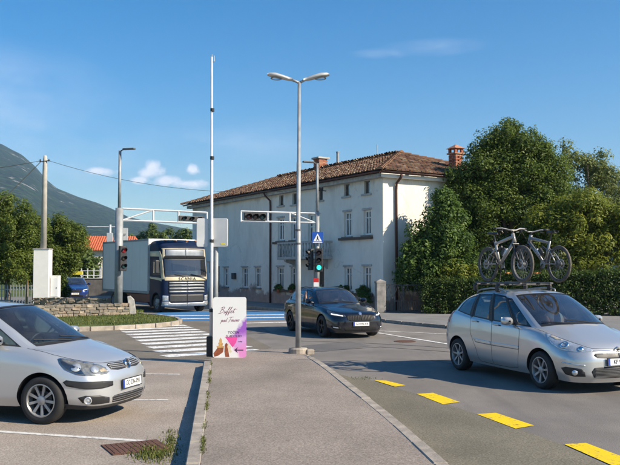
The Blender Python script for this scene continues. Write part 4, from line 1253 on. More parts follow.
def estate_car(label, paint_m, plate_text, rim='dark_alloy', name='estate_car', key='estate'):
    car = thing(name, label, 'car')
    sh = Shell(ESTATE)
    XF, XR, WR = 0.92, 3.63, 0.33
    win = [('windshield', 0, 2.0, 6.1, 7.97, 'screen_glass'), ('door_window', 3.5, 4.95, 6.12, 7.9, 'tinted_glass'), ('door_window', 5.05, 5.95, 6.12, 7.9, 'tinted_glass'), ('quarter_window', 6.05, 7.0, 6.12, 7.8, 'tinted_glass'), ('rear_window', 8.3, 10, 6.2, 7.8, 'tinted_glass')]
    if name == 'estate_car':   # front passenger window wound down on the kerb side
        pass
    sh.body(car, [(XF, WR), (XR, WR)], WR + 0.05, win, paint_m, 4.6)
    wheel_parts(key, WR, 0.225, 5, rim, 'twin')
    for x in (XF, XR):
        for y in (0.79, -0.79): put_wheel(car, x, y, WR, key)
    underbody(car, 4.69, XF, XR, WR)
    interior(car, 1.72, 2.32, 3.2, 0.74, 0.34)
    for sd in (1, -1):
        mb = MB(); sh.patch(mb, [(0.98, 2.95), (1.0, 3.4), (1.5, 3.62), (2.1, 3.85), (2.5, 4.0), (2.45, 3.5), (2.2, 3.05), (1.6, 2.9)], 0.004, sd); h = mb.build('headlight', 'lamp_dark', car, smooth=True)
        mb = MB(); sh.patch(mb, [(1.15, 3.0), (1.2, 3.22), (2.05, 3.42), (2.1, 3.2)], 0.008, sd); mb.build('running_light', 'lamp_lit', h, smooth=True)
        mb = MB(); sh.patch(mb, [(0.0, 2.25), (0.0, 3.35), (0.7, 3.3), (0.92, 3.1), (0.85, 2.45), (0.6, 2.2)], 0.003, sd); g = mb.build('grille', 'dark_void', car, smooth=True)
        mb = MB()
        for q in range(8): sh.patch(mb, [(0.06 + q * 0.1, 2.35), (0.06 + q * 0.1, 3.2), (0.08 + q * 0.1, 3.2), (0.08 + q * 0.1, 2.35)], 0.009, sd, rim=0.012)
        mb.build('grille_bar', 'black_plastic', g)
        mb = MB(); sh.patch(mb, [(0.0, 0.5), (0.0, 1.3), (0.8, 1.3), (1.1, 1.1), (1.0, 0.55)], 0.002, sd); mb.build('lower_grille', 'dark_void', car, smooth=True)
        mb = MB(); sh.patch(mb, [(1.3, 0.85), (1.35, 1.35), (2.1, 1.45), (2.2, 1.2), (1.9, 0.9)], 0.002, sd); g = mb.build('fog_grille', 'dark_void', car, smooth=True)
        mb = MB(); sh.patch(mb, [(1.5, 1.02), (1.52, 1.22), (1.95, 1.28), (1.95, 1.08)], 0.006, sd); mb.build('fog_lamp', 'lamp_clear', g, smooth=True)
        mb = MB()
        sh.seam(mb, [(0.0, 3.6), (0.9, 3.62), (2.0, 4.0), (2.7, 4.4), (3.0, 5.2), (3.1, 5.9)], 0.008, side=sd)
        sh.seam(mb, [(3.95, 6.0), (3.9, 4.0), (3.95, 0.6), (4.97, 0.4), (5.0, 4.0), (5.0, 6.1)], 0.008, side=sd)
        sh.seam(mb, [(5.0, 0.4), (5.55, 0.4), (5.7, 1.8), (6.0, 2.8), (6.0, 6.0)], 0.008, side=sd)
        mb.build('panel_gap', 'dark_void', car)
        mb = MB(); sh.patch(mb, [(4.93, 6.02), (4.93, 7.95), (5.07, 7.95), (5.07, 6.02)], 0.003, sd); mb.build('pillar_trim', 'black_plastic', car, smooth=True)
        mb = MB(); sh.patch(mb, [(5.93, 6.02), (5.93, 7.9), (6.07, 7.9), (6.07, 6.02)], 0.003, sd); mb.build('pillar_trim', 'black_plastic', car, smooth=True)
        for u in (4.78, 5.75):
            p = sh.pos(u, 3.9, sd, 0.028); mb = MB(); mb.box(p, (0.19, 0.028, 0.032)); mb.build('door_handle', paint_m, car, bevel=0.01)
        mirror(car, sh.pos(3.75, 6.2, sd, 0.13), sd, paint_m)
        mb = MB(); sh.patch(mb, [(7.3, 2.9), (7.3, 4.1), (8.6, 4.2), (8.6, 3.0)], 0.006, sd); mb.build('tail_lamp', 'lamp_red', car, smooth=True)
        mb = MB(); pts = [sh.pos(u, 8.5, sd, o) for u, o in ((4.0, 0.0), (4.15, 0.035), (5.4, 0.04), (6.7, 0.035), (6.9, 0.0))]
        mb.tube(pts, 0.013, 8); mb.build('roof_rail', 'black_plastic', car, smooth=True)
    wipers(car, sh, 6.1)
    mb = MB(); disc(mb, sh.pos(0, 3.78, 1, 0.008), (-1, 0, 0.6), 0.048, 0.01, ring=0.036); disc(mb, sh.pos(0, 3.78, 1, 0.007), (-1, 0, 0.6), 0.030, 0.008); mb.build('badge', 'chrome', car)
    plate(car, sh.pos(0, 1.75, 1, 0.014), (-1, 0, 0.03), plate_text)
    plate(car, Vector((4.60, 0, 0.80)), (1, 0, 0.05), plate_text)
    return car, sh

hatch = hatch_car('silver hatchback parked in the left foreground, nose towards the kerb', 'paint_silver', 'GO DN-091')
gp = G(40, 425)
place_car(hatch, (0.86, 0.87), (gp.x, gp.y), Vector((0.962, -0.272)))
mpv, mpv_sh = mpv_car('silver family car carrying two bicycles on its roof')
fr_, rr_ = G(540, 389), G(460, 370.6)
hd = (Vector(fr_[:2]) - Vector(rr_[:2])).normalized()
MPV_H = hd
place_car(mpv, (0.93, 0.90), (fr_.x, fr_.y), hd)
estate, est_sh = estate_car('black estate car driving past with a bare arm raised at its window', 'paint_black', 'GO HN-418')
fr2, rr2 = G(321, 337.2), G(289, 330.6)
hd2 = (Vector(fr2[:2]) - Vector(rr2[:2])).normalized()
place_car(estate, (0.92, 0.90), (fr2.x, fr2.y), hd2)
blue, _ = estate_car('dark blue car parked in the yard behind the stone wall', 'paint_blue', 'GO EL-255', 'alloy', 'parked_car', 'bluecar')
bp = G(74, 300.5)
place_car(blue, (0.0, 0.0), (bp.x, bp.y + 0.2), Vector((0.30, -0.95)).normalized())
# ================================================================== THE HOUSE
def plaster(name, base, stain, lowc, zlow=1.0):
    k = Nodes(name)
    co = k.coord('pos')
    n1 = k.noise(0.7, 6, 0.65, co); n2 = k.noise(1.0, 6, 0.7, k.coord('pos', (0.9, 0.9, 0.35)))
    c = k.mix(k.math('MULTIPLY', k.math('SUBTRACT', n1, 0.38), 2.2, clamp=True), base, tuple(x * 0.84 for x in base))
    c = k.mix(k.math('MULTIPLY', k.math('SUBTRACT', n2, 0.47), 3.2, clamp=True), c, stain)
    crk = k.math('LESS_THAN', k.math('ABSOLUTE', k.math('ADD', k.voro(0.28, co, 'DISTANCE_TO_EDGE'), k.math('MULTIPLY', k.math('SUBTRACT', k.noise(1.6, 5, 0.7, co), 0.5), 0.22))), 0.0035)
    c = k.mix(k.math('MULTIPLY', crk, 0.22), c, (0.13, 0.12, 0.11))
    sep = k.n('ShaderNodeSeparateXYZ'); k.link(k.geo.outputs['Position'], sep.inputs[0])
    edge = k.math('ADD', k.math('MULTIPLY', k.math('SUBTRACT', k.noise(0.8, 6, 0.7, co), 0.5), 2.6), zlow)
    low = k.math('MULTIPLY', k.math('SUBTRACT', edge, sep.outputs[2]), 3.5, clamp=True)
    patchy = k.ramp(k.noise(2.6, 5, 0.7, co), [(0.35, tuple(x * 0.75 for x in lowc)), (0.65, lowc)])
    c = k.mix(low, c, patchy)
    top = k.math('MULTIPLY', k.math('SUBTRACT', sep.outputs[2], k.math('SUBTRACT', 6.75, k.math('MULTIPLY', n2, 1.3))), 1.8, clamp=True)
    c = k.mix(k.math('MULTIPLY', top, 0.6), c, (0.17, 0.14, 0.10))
    M[name] = k.done(k.bsdf(c, 0.9, 0, k.bump(k.math('ADD', k.noise(3, 5, 0.7, co), k.math('MULTIPLY', low, 0.5)), 0.35, 0.03), 0, 0.2))
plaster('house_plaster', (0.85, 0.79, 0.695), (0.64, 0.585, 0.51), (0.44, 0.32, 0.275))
def tilemat():
    k = Nodes('clay_tile')
    at = k.n('ShaderNodeAttribute', attribute_name='tint')
    c = k.ramp(at.outputs['Fac'], [(0.0, (0.06, 0.034, 0.025)), (0.3, (0.14, 0.072, 0.047)), (0.6, (0.215, 0.12, 0.075)), (0.85, (0.31, 0.22, 0.135)), (1.0, (0.36, 0.30, 0.21))])
    n = k.noise(1.3, 5, 0.65)
    c = k.mix(k.math('MULTIPLY', k.math('SUBTRACT', n, 0.52), 3.0, clamp=True), c, (0.15, 0.135, 0.075))
    M['clay_tile'] = k.done(k.bsdf(c, 0.9, 0, k.bump(k.noise(25, 3), 0.4, 0.01), 0, 0.2))
tilemat()

HZ = 0.10
hrz = math.atan2(HD.y, HD.x)
house = thing('old_house', 'old two-storey plastered house with a tiled hip roof and small attic windows', 'house', (HC.x, HC.y, HZ), hrz)
HL, HW, EAVE, RIDGE = 22.5, 9.0, 6.42, 8.20
def fac(px, py):
    d = ray(px, py); o = Vector((0, 0, CAMH))
    n = Vector((HN.x, HN.y, 0)); c = Vector((HC.x, HC.y, 0))
    t = (c - o).dot(n) / d.dot(n)
    p = o + d * t
    return ((Vector((p.x, p.y)) - HC).dot(HD), p.z - HZ)
def rect(x0, x1, y0, y1):
    a, b = fac(x0, (y0 + y1) / 2)[0], fac(x1, (y0 + y1) / 2)[0]
    xm = (x0 + x1) / 2
    return (min(a, b), max(a, b), fac(xm, y1)[1], fac(xm, y0)[1])
OPEN = []
for r in ((344.5, 351.8, 266.8, 291), (363.2, 371, 266.3, 292.3), (277.2, 283.6, 267, 289), (290.8, 297, 267, 289.3), (242, 247.6, 267.3, 287.6), (254.8, 260.4, 267.2, 287.6), (223.6, 228.2, 267.6, 286.6)):
    OPEN.append(('ground',) + rect(*r))
OPEN.append(('door',) + rect(313.5, 324, 259, 306.5))
OPEN.append(('door',) + rect(215.5, 219.5, 266, 292))
for r in ((344, 351.2, 211.8, 236.6), (363.6, 371, 210, 235), (277.8, 284, 218, 240.6), (291, 297.2, 216.6, 239.8)):
    OPEN.append(('upper',) + rect(*r))
OPEN.append(('french',) + rect(308, 320.5, 214, 254.5))
for r in ((344, 349.6, 184, 196.2), (364, 370, 180.6, 193.7), (318.2, 323, 188.4, 200.3), (292.3, 297.8, 193.2, 204.4), (279, 283.6, 195.2, 205.6)):
    OPEN.append(('attic',) + rect(*r))
# street wall as cells around the openings
xs = sorted({0.0, HL} | {round(v, 4) for o in OPEN for v in o[1:3]}); zs = sorted({-0.1, EAVE} | {round(v, 4) for o in OPEN for v in o[3:5]})
mb = MB(); TH = 0.30
idx = {}
def vid(x, y, z):
    k_ = (round(x, 4), round(y, 4), round(z, 4))
    if k_ not in idx:
        idx[k_] = len(mb.v); mb.v.append(k_)
    return idx[k_]
def solid(i, j):
    if i < 0 or j < 0 or i >= len(xs) - 1 or j >= len(zs) - 1: return False
    cx_, cz_ = (xs[i] + xs[i + 1]) / 2, (zs[j] + zs[j + 1]) / 2
    return not any(o[1] < cx_ < o[2] and o[3] < cz_ < o[4] for o in OPEN)
for i in range(len(xs) - 1):
    for j in range(len(zs) - 1):
        if not solid(i, j): continue
        x0, x1, z0, z1 = xs[i], xs[i + 1], zs[j], zs[j + 1]
        mb.f.append((vid(x0, 0, z0), vid(x0, 0, z1), vid(x1, 0, z1), vid(x1, 0, z0))); mb.m.append(0)
        for di, dj, q in ((-1, 0, ((x0, z0), (x0, z1))), (1, 0, ((x1, z1), (x1, z0))), (0, -1, ((x1, z0), (x0, z0))), (0, 1, ((x0, z1), (x1, z1)))):
            if not solid(i + di, j + dj) and 0 <= i + di < len(xs) - 1 and 0 <= j + dj < len(zs) - 1:
                (a, b), (c, d) = q
                mb.f.append((vid(a, 0, b), vid(a, -TH, b), vid(c, -TH, d), vid(c, 0, d))); mb.m.append(0)
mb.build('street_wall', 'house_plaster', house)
mb = MB()
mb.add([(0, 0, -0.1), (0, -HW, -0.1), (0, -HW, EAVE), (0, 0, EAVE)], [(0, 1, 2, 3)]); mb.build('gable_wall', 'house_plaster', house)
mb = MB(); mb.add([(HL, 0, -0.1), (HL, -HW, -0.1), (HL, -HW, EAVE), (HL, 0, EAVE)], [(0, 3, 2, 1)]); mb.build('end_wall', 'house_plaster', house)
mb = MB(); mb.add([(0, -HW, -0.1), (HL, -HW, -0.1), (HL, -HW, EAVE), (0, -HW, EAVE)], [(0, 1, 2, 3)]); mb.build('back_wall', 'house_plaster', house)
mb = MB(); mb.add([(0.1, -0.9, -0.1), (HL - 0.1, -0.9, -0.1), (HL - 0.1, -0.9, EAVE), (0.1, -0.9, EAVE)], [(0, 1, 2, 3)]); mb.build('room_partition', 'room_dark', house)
def wbox(mb, x0, x1, y0, y1, z0, z1): mb.box(((x0 + x1) / 2, (y0 + y1) / 2, (z0 + z1) / 2), (x1 - x0, y1 - y0, z1 - z0))
for ty, x0, x1, z0, z1 in OPEN:
    w, h = x1 - x0, z1 - z0
    fw = 0.085 if ty != 'attic' else 0.045
    yb = -0.11
    if ty == 'door':
        mb = MB(); wbox(mb, x0 + 0.003, x1 - 0.003, -0.24, -0.18, z0, z1 - 0.003); d = mb.build('house_door', 'window_dark', house)
        for q in range(2):
            for r_ in range(3):
                p = MB(); pw = (w - 0.3) / 2; px0 = x0 + 0.1 + q * (pw + 0.1); pz = z0 + 0.15 + r_ * (h - 0.2) / 3
                wbox(p, px0, px0 + pw, -0.179, -0.165, pz, pz + (h - 0.5) / 3); p.build('door_panel', 'window_dark', d)
        p = MB(); p.tube([(x0 + w * 0.42, -0.15, z0 + h * 0.45), (x0 + w * 0.42, -0.10, z0 + h * 0.45)], 0.03, 8); p.build('door_handle', 'galvanised', d)
        continue
    fr = MB()
    fm = 'window_frame' if ty != 'attic' else 'stone_sill'
    wbox(fr, x0 + 0.002, x0 + fw, yb - 0.06, yb, z0, z1 - 0.002); wbox(fr, x1 - fw, x1 - 0.002, yb - 0.06, yb, z0, z1 - 0.002)
    wbox(fr, x0 + fw, x1 - fw, yb - 0.058, yb - 0.002, z0, z0 + fw); wbox(fr, x0 + fw, x1 - fw, yb - 0.058, yb - 0.002, z1 - fw, z1 - 0.002)
    if ty != 'attic':
        wbox(fr, (x0 + x1) / 2 - 0.03, (x0 + x1) / 2 + 0.03, yb - 0.057, yb + 0.01, z0 + fw, z1 - fw)
        wbox(fr, x0 + fw, x1 - fw, yb - 0.05, yb - 0.01, z0 + h * 0.68, z0 + h * 0.68 + 0.05)
    wo = fr.build('window', fm, house)
    for q in (0, 1) if ty != 'attic' else (2,):
        a, b = (x0 + fw, (x0 + x1) / 2 - 0.035) if q == 0 else (((x0 + x1) / 2 + 0.035, x1 - fw) if q == 1 else (x0 + fw, x1 - fw))
        p = MB(); p.add([(a, yb - 0.03, z0 + fw), (b, yb - 0.03, z0 + fw), (b, yb - 0.03, z1 - fw), (a, yb - 0.03, z1 - fw)], [(0, 3, 2, 1)]); p.build('pane', 'window_glass', wo)
    if ty != 'attic':
        for q in (0, 1):      # half-drawn curtains behind the panes
            cw = w * random.uniform(0.30, 0.44)
            a = x0 + 0.05 if q == 0 else x1 - 0.05 - cw
            c = MB(); nseg = 10; vs = []
            for s_ in range(nseg + 1):
                xx = a + cw * s_ / nseg; yy = yb - 0.14 + 0.03 * math.sin(s_ * 2.1)
                vs += [(xx, yy, z0 + 0.05), (xx, yy, z1 - 0.05)]
            c.add(vs, [(2 * s_, 2 * s_ + 2, 2 * s_ + 3, 2 * s_ + 1) for s_ in range(nseg)]); c.build('curtain', 'curtain', wo, smooth=True)
    s_ = MB(); wbox(s_, x0 - 0.14, x1 + 0.14, -0.10, 0.09, z0 - 0.09, z0 - 0.004); s_.build('sill', 'stone_sill' if ty in ('ground', 'upper') else 'concrete', wo)
    if ty in ('ground', 'upper'):
        s_ = MB(); wbox(s_, x0 - 0.08, x1 + 0.08, 0.002, 0.05, z1 + 0.004, z1 + 0.09); s_.build('lintel', 'concrete', wo)
# long dark ledges under the window pairs
for a, b, y in ((340.5, 373, 238.2), (274.5, 300.5, 242.2), (342, 373.5, 294), (275.5, 299, 290.4)):
    f0, f1 = fac(a, y), fac(b, y - (b - a) * 0.03)
    t0, t1 = sorted((f0[0], f1[0])); z = (f0[1] + f1[1]) / 2
    mb = MB(); wbox(mb, t0, t1, 0.0025, 0.16, z - 0.10, z + 0.02); mb.build('window_ledge', 'window_dark', house)
# meter box on the wall
mt = rect(233.3, 236.3, 273, 279); mb = MB(); wbox(mb, mt[0], mt[1], 0.002, 0.14, mt[2], mt[3]); mb.build('meter_box', 'wrought_iron', house)
# string course, fascia, gutter
mb = MB(); wbox(mb, -0.30, HL + 0.3, 0.003, 0.32, EAVE - 0.22, EAVE - 0.04); mb.build('cornice', 'concrete', house)
mb = MB(); wbox(mb, -0.32, -0.003, -HW, 0.32, EAVE - 0.215, EAVE - 0.045); mb.build('cornice', 'white_plaster', house)
def gutter(name, a, b, parent):
    a, b = Vector(a), Vector(b); t = (b - a).normalized(); s_ = t.cross(Vector((0, 0, 1)))
    vs, fs = [], []
    for p in (a, b):
        for q in range(7):
            an = math.pi * q / 6
            vs.append(p + s_ * 0.075 * math.cos(an) - Vector((0, 0, 0.075 * math.sin(an))))
    fs = [(q, q + 1, q + 8, q + 7) for q in range(6)]
    m_ = MB(); m_.add(vs, fs); o = m_.build(name, 'gutter_brown', parent, smooth=True)
    sd = o.modifiers.new('thick', 'SOLIDIFY'); sd.thickness = 0.012
OV = 0.45
gutter('gutter', (-OV, OV + 0.06, EAVE + 0.02), (HL + OV, OV + 0.06, EAVE + 0.02), house)
gutter('gutter', (-OV - 0.06, -HW - OV, EAVE + 0.02), (-OV - 0.06, OV, EAVE + 0.02), house)
def pipe_at(px):
    t = fac(px, 250)[0]
    m_ = MB(); m_.tube([(t, OV + 0.06, EAVE - 0.05), (t, OV - 0.02, EAVE - 0.22), (t, 0.10, EAVE - 0.5), (t, 0.075, EAVE - 0.8), (t, 0.075, 0.0)], 0.055, 8)
    o = m_.build('downpipe', 'gutter_brown', house, smooth=True)
pipe_at(271.3)
mb = MB(); yy = -0.72
mb.tube([(-OV - 0.06, yy, EAVE - 0.05), (-OV + 0.02, yy, EAVE - 0.22), (-0.11, yy, EAVE - 0.45), (-0.08, yy, EAVE - 0.75), (-0.08, yy, 0.0)], 0.06, 8); mb.build('downpipe', 'gutter_brown', house, smooth=True)
# hip roof: boarding plus barrel tiles
RX0, RX1 = HW / 2 + 0.1, HL - HW / 2 - 0.1
ER = EAVE + 0.06
x0, x1, y0, y1 = -OV, HL + OV, OV, -HW - OV
rc = [(x0, y0, ER), (x1, y0, ER), (x1, y1, ER), (x0, y1, ER), (RX0, -HW / 2, RIDGE), (RX1, -HW / 2, RIDGE)]
mb = MB(); mb.add(rc, [(0, 1, 5, 4), (1, 2, 5), (2, 3, 4, 5), (3, 0, 4), (3, 2, 1, 0)]); roof = mb.build('roof', 'window_dark', house)
tile_data = {'v': [], 'f': [], 't': []}
def tiles(a, b, apexes, parent):
    """a,b eave ends; apexes one or two ridge points"""
    a, b = Vector(a), Vector(b); ap = [Vector(p) for p in apexes]
    sdir = (b - a).normalized(); L = (b - a).length
    mid = sum(ap, Vector()) / len(ap)
    up = (mid - a) - sdir * (mid - a).dot(sdir); H = up.length; up.normalize(); nn = sdir.cross(up)
    if nn.z < 0: nn = -nn
    sa = [(p - a).dot(sdir) for p in ap]; lo, hi = min(sa), max(sa)
    v, f, t = [], [], []
    W_, E_ = 0.235, 0.37
    nr = int(H / E_) + 1
    for c in range(int(L / W_)):
        s0 = (c + 0.5) * W_ + random.uniform(-0.012, 0.012)
        for r_ in range(nr):
            rr0 = r_ * E_ + random.uniform(-0.03, 0.03) - 0.04
            fr = min(1.0, (rr0 + 0.25) / H)
            if not (lo * fr < s0 < L - (L - hi) * fr) or rr0 > H: continue
            tint = min(1, max(0, random.gauss(0.5, 0.25))); yaw = random.uniform(-0.05, 0.05); lift = random.uniform(0, 0.02)
            o = len(v)
            for (rad, rr, zz) in ((0.112, rr0, 0.045 + lift), (0.092, rr0 + 0.43, 0.012 + lift)):
                for q in range(5):
                    an = math.pi * q / 4
                    v.append(a + sdir * (s0 + math.cos(an) * rad + yaw * (rr - rr0)) + up * rr + nn * (zz + math.sin(an) * rad * 0.8))
            for q in range(4): f.append((o + q, o + q + 1, o + q + 6, o + q + 5)); t.append(tint)
            f.append((o + 4, o + 3, o + 2, o + 1, o)); t.append(tint * 0.6)
    me = bpy.data.meshes.new('roof_tiles'); me.from_pydata([tuple(p) for p in v], [], f)
    at = me.attributes.new('tint', 'FLOAT', 'FACE'); at.data.foreach_set('value', t)
    me.materials.append(M['clay_tile'])
    o = bpy.data.objects.new('roof_tiles', me); COL.objects.link(o); o.parent = parent; o['kind'] = 'stuff'
tiles(rc[1], rc[0], (rc[5], rc[4]), house)
tiles(rc[0], rc[3], (rc[4],), house)
tiles(rc[2], rc[1], (rc[5],), house)
tiles(rc[3], rc[2], (rc[4], rc[5]), house)
# ridge and hip tiles
rd = bpy.data.meshes.new('ridge_tile')
mbv, mbf = [], []
for (rad, xx, zz) in ((0.15, -0.24, 0.02), (0.12, 0.24, 0.0)):
    for q in range(6):
        an = math.pi * q / 5; mbv.append((xx, math.cos(an) * rad, math.sin(an) * rad * 0.85 + zz))
mbf = [(q, q + 1, q + 7, q + 6) for q in range(5)] + [(5, 4, 3, 2, 1, 0)]
rd.from_pydata(mbv, [], mbf)
at = rd.attributes.new('tint', 'FLOAT', 'FACE'); at.data.foreach_set('value', [0.62] * len(mbf)); rd.materials.append(M['clay_tile'])
for a, b in ((rc[0], rc[4]), (rc[1], rc[5]), (rc[4], rc[5]), (rc[3], rc[4])):
    a, b = Vector(a), Vector(b); n = int((b - a).length / 0.42); d = (b - a).normalized()
    for i in range(n + 1):
        o = bpy.data.objects.new('ridge_tile', rd); COL.objects.link(o); o.parent = roof
        o.location = a + (b - a) * (i / n) + Vector((0, 0, 0.05 + random.uniform(0, 0.02)))
        q = d.to_track_quat('X', 'Z'); o.rotation_mode = 'QUATERNION'; o.rotation_quaternion = q
def chimney(x, y, zb, zt, w, capkind):
    m_ = MB(); m_.box((x, y, (zb + zt) / 2), (w - 0.03, w - 0.03, zt - zb)); ch = m_.build('chimney', 'mortar', house)
    rows = int((zt - zb) / 0.085)
    v0 = None
    for r_ in range(rows):
        z = zb + (r_ + 0.5) * 0.085; nb = max(2, round(w / 0.25)); bl_ = w / nb
        for sdn in range(4):
            for q in range(nb):
                sft = 0.5 * (r_ % 2) * bl_
                c = -w / 2 + (q + 0.5) * bl_ + (sft if q < nb - 1 else 0)
                bx_, by_ = ((c, w / 2), (w / 2, c), (c, -w / 2), (-w / 2, c))[sdn]
                if v0 is None:
                    b_ = MB(); b_.box((0, 0, 0), (1, 0.05, 0.07)); o = b_.build('brick', 'brick_red', ch); v0 = o
                    b_ = MB(); b_.box((0, 0, 0), (1, 0.05, 0.07)); ob = b_.build('brick', 'brick_pale', ch); v1 = ob.data; bpy.data.objects.remove(ob)
                else:
                    o = bpy.data.objects.new('brick', v0.data if random.random() < 0.6 else v1); COL.objects.link(o); o.parent = ch
                o.location = (x + bx_, y + by_, z); o.scale = (bl_ - 0.012, 1, 1); o.rotation_euler = (0, 0, 0 if sdn % 2 == 0 else math.pi / 2)
    if capkind == 'slab':
        m_ = MB(); m_.box((x, y, zt + 0.05), (w + 0.22, w + 0.22, 0.10)); m_.build('chimney_cap', 'concrete', ch)
        m_ = MB(); m_.box((x, y, zt + 0.005), (w + 0.1, w + 0.1, 0.05)); m_.build('chimney_collar', 'brick_red', ch)
    else:
        m_ = MB(); m_.box((x, y, zt + 0.03), (w + 0.16, w + 0.16, 0.07)); m_.build('chimney_collar', 'brick_pale', ch)
        for sx in (-1, 1):
            for sy in (-1, 1):
                p = MB(); p.box((x + sx * w * 0.42, y + sy * w * 0.42, zt + 0.17), (0.12, 0.12, 0.22)); p.build('cap_pier', 'brick_red', ch)
        p = MB(); r2 = w * 0.72
        p.add([(x - r2, y - r2, zt + 0.285), (x + r2, y - r2, zt + 0.285), (x + r2, y + r2, zt + 0.285), (x - r2, y + r2, zt + 0.285), (x, y, zt + 0.52)], [(0, 1, 4), (1, 2, 4), (2, 3, 4), (3, 0, 4), (3, 2, 1, 0)])
        p.build('chimney_cap', 'brick_pale', ch)
chimney(12.5, -HW / 2 + 0.1, 7.8, 8.85, 0.62, 'slab')
chimney(1.2, -5.55, 6.7, 7.85, 0.50, 'tiled')
mb = MB(); mb.tube([(10.68, -HW / 2, 7.9), (10.68, -HW / 2, 9.05)], 0.09, 10); mb.tube([(10.68, -HW / 2, 9.03), (10.68, -HW / 2, 9.10)], 0.11, 10); mb.build('flue_pipe', 'galvanised', house, auto=40)
mb = MB(); mb.tube([(6.6, -HW / 2, 8.1), (6.6, -HW / 2, 9.0)], 0.025, 6); mb.build('aerial', 'galvanised', house)
# balcony over the door
b0, b1 = fac(292, 257), fac(332.5, 256)
bx0, bx1 = sorted((b0[0], b1[0])); bz = (b0[1] + b1[1]) / 2
mb = MB(); wbox(mb, bx0, bx1, 0.004, 0.95, bz - 0.16, bz); bal = mb.build('balcony', 'concrete', house, bevel=0.02)
for f in (0.12, 0.88):
    m_ = MB(); xx = bx0 + (bx1 - bx0) * f; m_.prism([(0.004, 0), (0.75, 0), (0.70, -0.12), (0.25, -0.25), (0.004, -0.5)], -0.09, 0.09, mat=Matrix(((0, 0, 1, xx), (1, 0, 0, 0), (0, 1, 0, bz - 0.163), (0, 0, 0, 1)))); m_.build('balcony_bracket', 'concrete', bal)
RH = 0.78
m_ = MB(); wbox(m_, bx0, bx1, 0.83, 0.95, bz + RH - 0.10, bz + RH); m_.build('balcony_rail', 'concrete', bal)
for xx in (bx0 + 0.06, bx1 - 0.06):
    m_ = MB(); wbox(m_, xx - 0.06, xx + 0.06, 0.004, 0.828, bz + RH - 0.10, bz + RH - 0.002); m_.build('balcony_rail', 'concrete', bal)
    m_ = MB(); wbox(m_, xx - 0.07, xx + 0.07, 0.82, 0.955, bz + 0.002, bz + RH - 0.102); m_.build('balcony_post', 'concrete', bal)
bpf = [(0.035, 0), (0.055, 0.05), (0.035, 0.1), (0.06, 0.25), (0.035, 0.45), (0.03, 0.55), (0.05, RH - 0.13), (0.05, RH - 0.10)]
m_ = MB(); m_.lathe(bpf, 8); bu = m_.build('baluster', 'concrete', bal, smooth=True)
nb = 13; bu.location = (bx0 + 0.2, 0.89, bz)
for i in range(1, nb): copy_part(bu, bal, (bx0 + 0.2 + (bx1 - bx0 - 0.4) * i / (nb - 1), 0.89, bz))
for i in range(4):
    for xx in (bx0 + 0.06, bx1 - 0.06): copy_part(bu, bal, (xx, 0.15 + i * 0.19, bz))
# small wall lamp bracket near the attic
br = fac(326, 191)
mb = MB(); mb.tube([(br[0], 0.0, br[1]), (br[0], 0.35, br[1] + 0.02)], 0.025, 6); mb.tube([(br[0] - 0.2, 0.32, br[1] + 0.02), (br[0] + 0.25, 0.32, br[1] + 0.02)], 0.02, 6); mb.build('wire_bracket', 'wrought_iron', house)
for q in (-0.18, 0.0, 0.2):
    m_ = MB(); m_.lathe([(0.02, 0), (0.05, 0.03), (0.03, 0.06), (0.05, 0.09), (0.01, 0.12)], 8, Matrix.Translation((br[0] + q, 0.32, br[1] + 0.04))); m_.build('insulator', 'wrought_iron', house, smooth=True)

plain('pier_grey', (0.24, 0.225, 0.21), 0.9, 0, 0.35, 4, 0.5, kind='pos')
# gate pier and wrought iron gate right of the corner
gp0 = G(380, 312.4, HZ)
pier = thing('gate_pier', 'weathered plaster gate pier at the corner of the old house', 'pier', (gp0.x, gp0.y - 0.15, HZ), 0.15)
mb = MB(); mb.box((0, 0, 0.66), (0.42, 0.42, 1.32)); mb.build('pier_shaft', 'pier_grey', pier, bevel=0.02)
mb = MB(); mb.add([(-0.22, -0.22, 1.323), (0.22, -0.22, 1.323), (0.22, 0.22, 1.323), (-0.22, 0.22, 1.323), (-0.22, -0.22, 1.40), (0.22, -0.22, 1.40), (0.22, 0.22, 1.40), (-0.22, 0.22, 1.40), (0, 0, 1.50)], [(3, 2, 1, 0), (0, 1, 5, 4), (1, 2, 6, 5), (2, 3, 7, 6), (3, 0, 4, 7), (4, 5, 8), (5, 6, 8), (6, 7, 8), (7, 4, 8)]); mb.build('pier_cap', 'pier_grey', pier)
g1 = G(421, 312.8, HZ)
ga = Vector((gp0.x + 0.2, gp0.y - 0.15)); gb = Vector((g1.x, g1.y - 0.1)); gl = (gb - ga).length
gate = thing('iron_gate', 'double wrought iron gate with looping scrollwork between pier and hedge', 'gate', (ga.x, ga.y, HZ), math.atan2(gb.y - ga.y, gb.x - ga.x))
for lf in range(2):
    x0, x1 = lf * gl / 2 + 0.02, (lf + 1) * gl / 2 - 0.02
    m_ = MB()
    for z in (0.08, 0.52, 1.24): m_.box(((x0 + x1) / 2, 0, z), (x1 - x0, 0.035, 0.04))
    for x in (x0 + 0.02, x1 - 0.02): m_.box((x, 0, 0.66), (0.04, 0.0355, 1.2))
    leaf = m_.build('gate_leaf', 'wrought_iron', gate)
    n = 7
    for i in range(1, n):
        m_ = MB(); x = x0 + (x1 - x0) * i / n; m_.box((x, 0, 0.30), (0.024, 0.024, 0.42)); m_.build('gate_bar', 'wrought_iron', leaf)
    for i in range(4):
        xa = x0 + (x1 - x0) * i / 4; xb = x0 + (x1 - x0) * (i + 1) / 4
        m_ = MB(); m_.tube([(xa + (xb - xa) * (0.5 - 0.5 * math.cos(q * math.pi / 8)), 0, 0.54 + 0.68 * math.sin(q * math.pi / 8 / 2) ** 1.3 if i % 2 == 0 else 1.22 - 0.68 * math.sin(q * math.pi / 8 / 2) ** 1.3) for q in range(9)], 0.016, 5); m_.build('gate_scroll', 'wrought_iron', leaf)
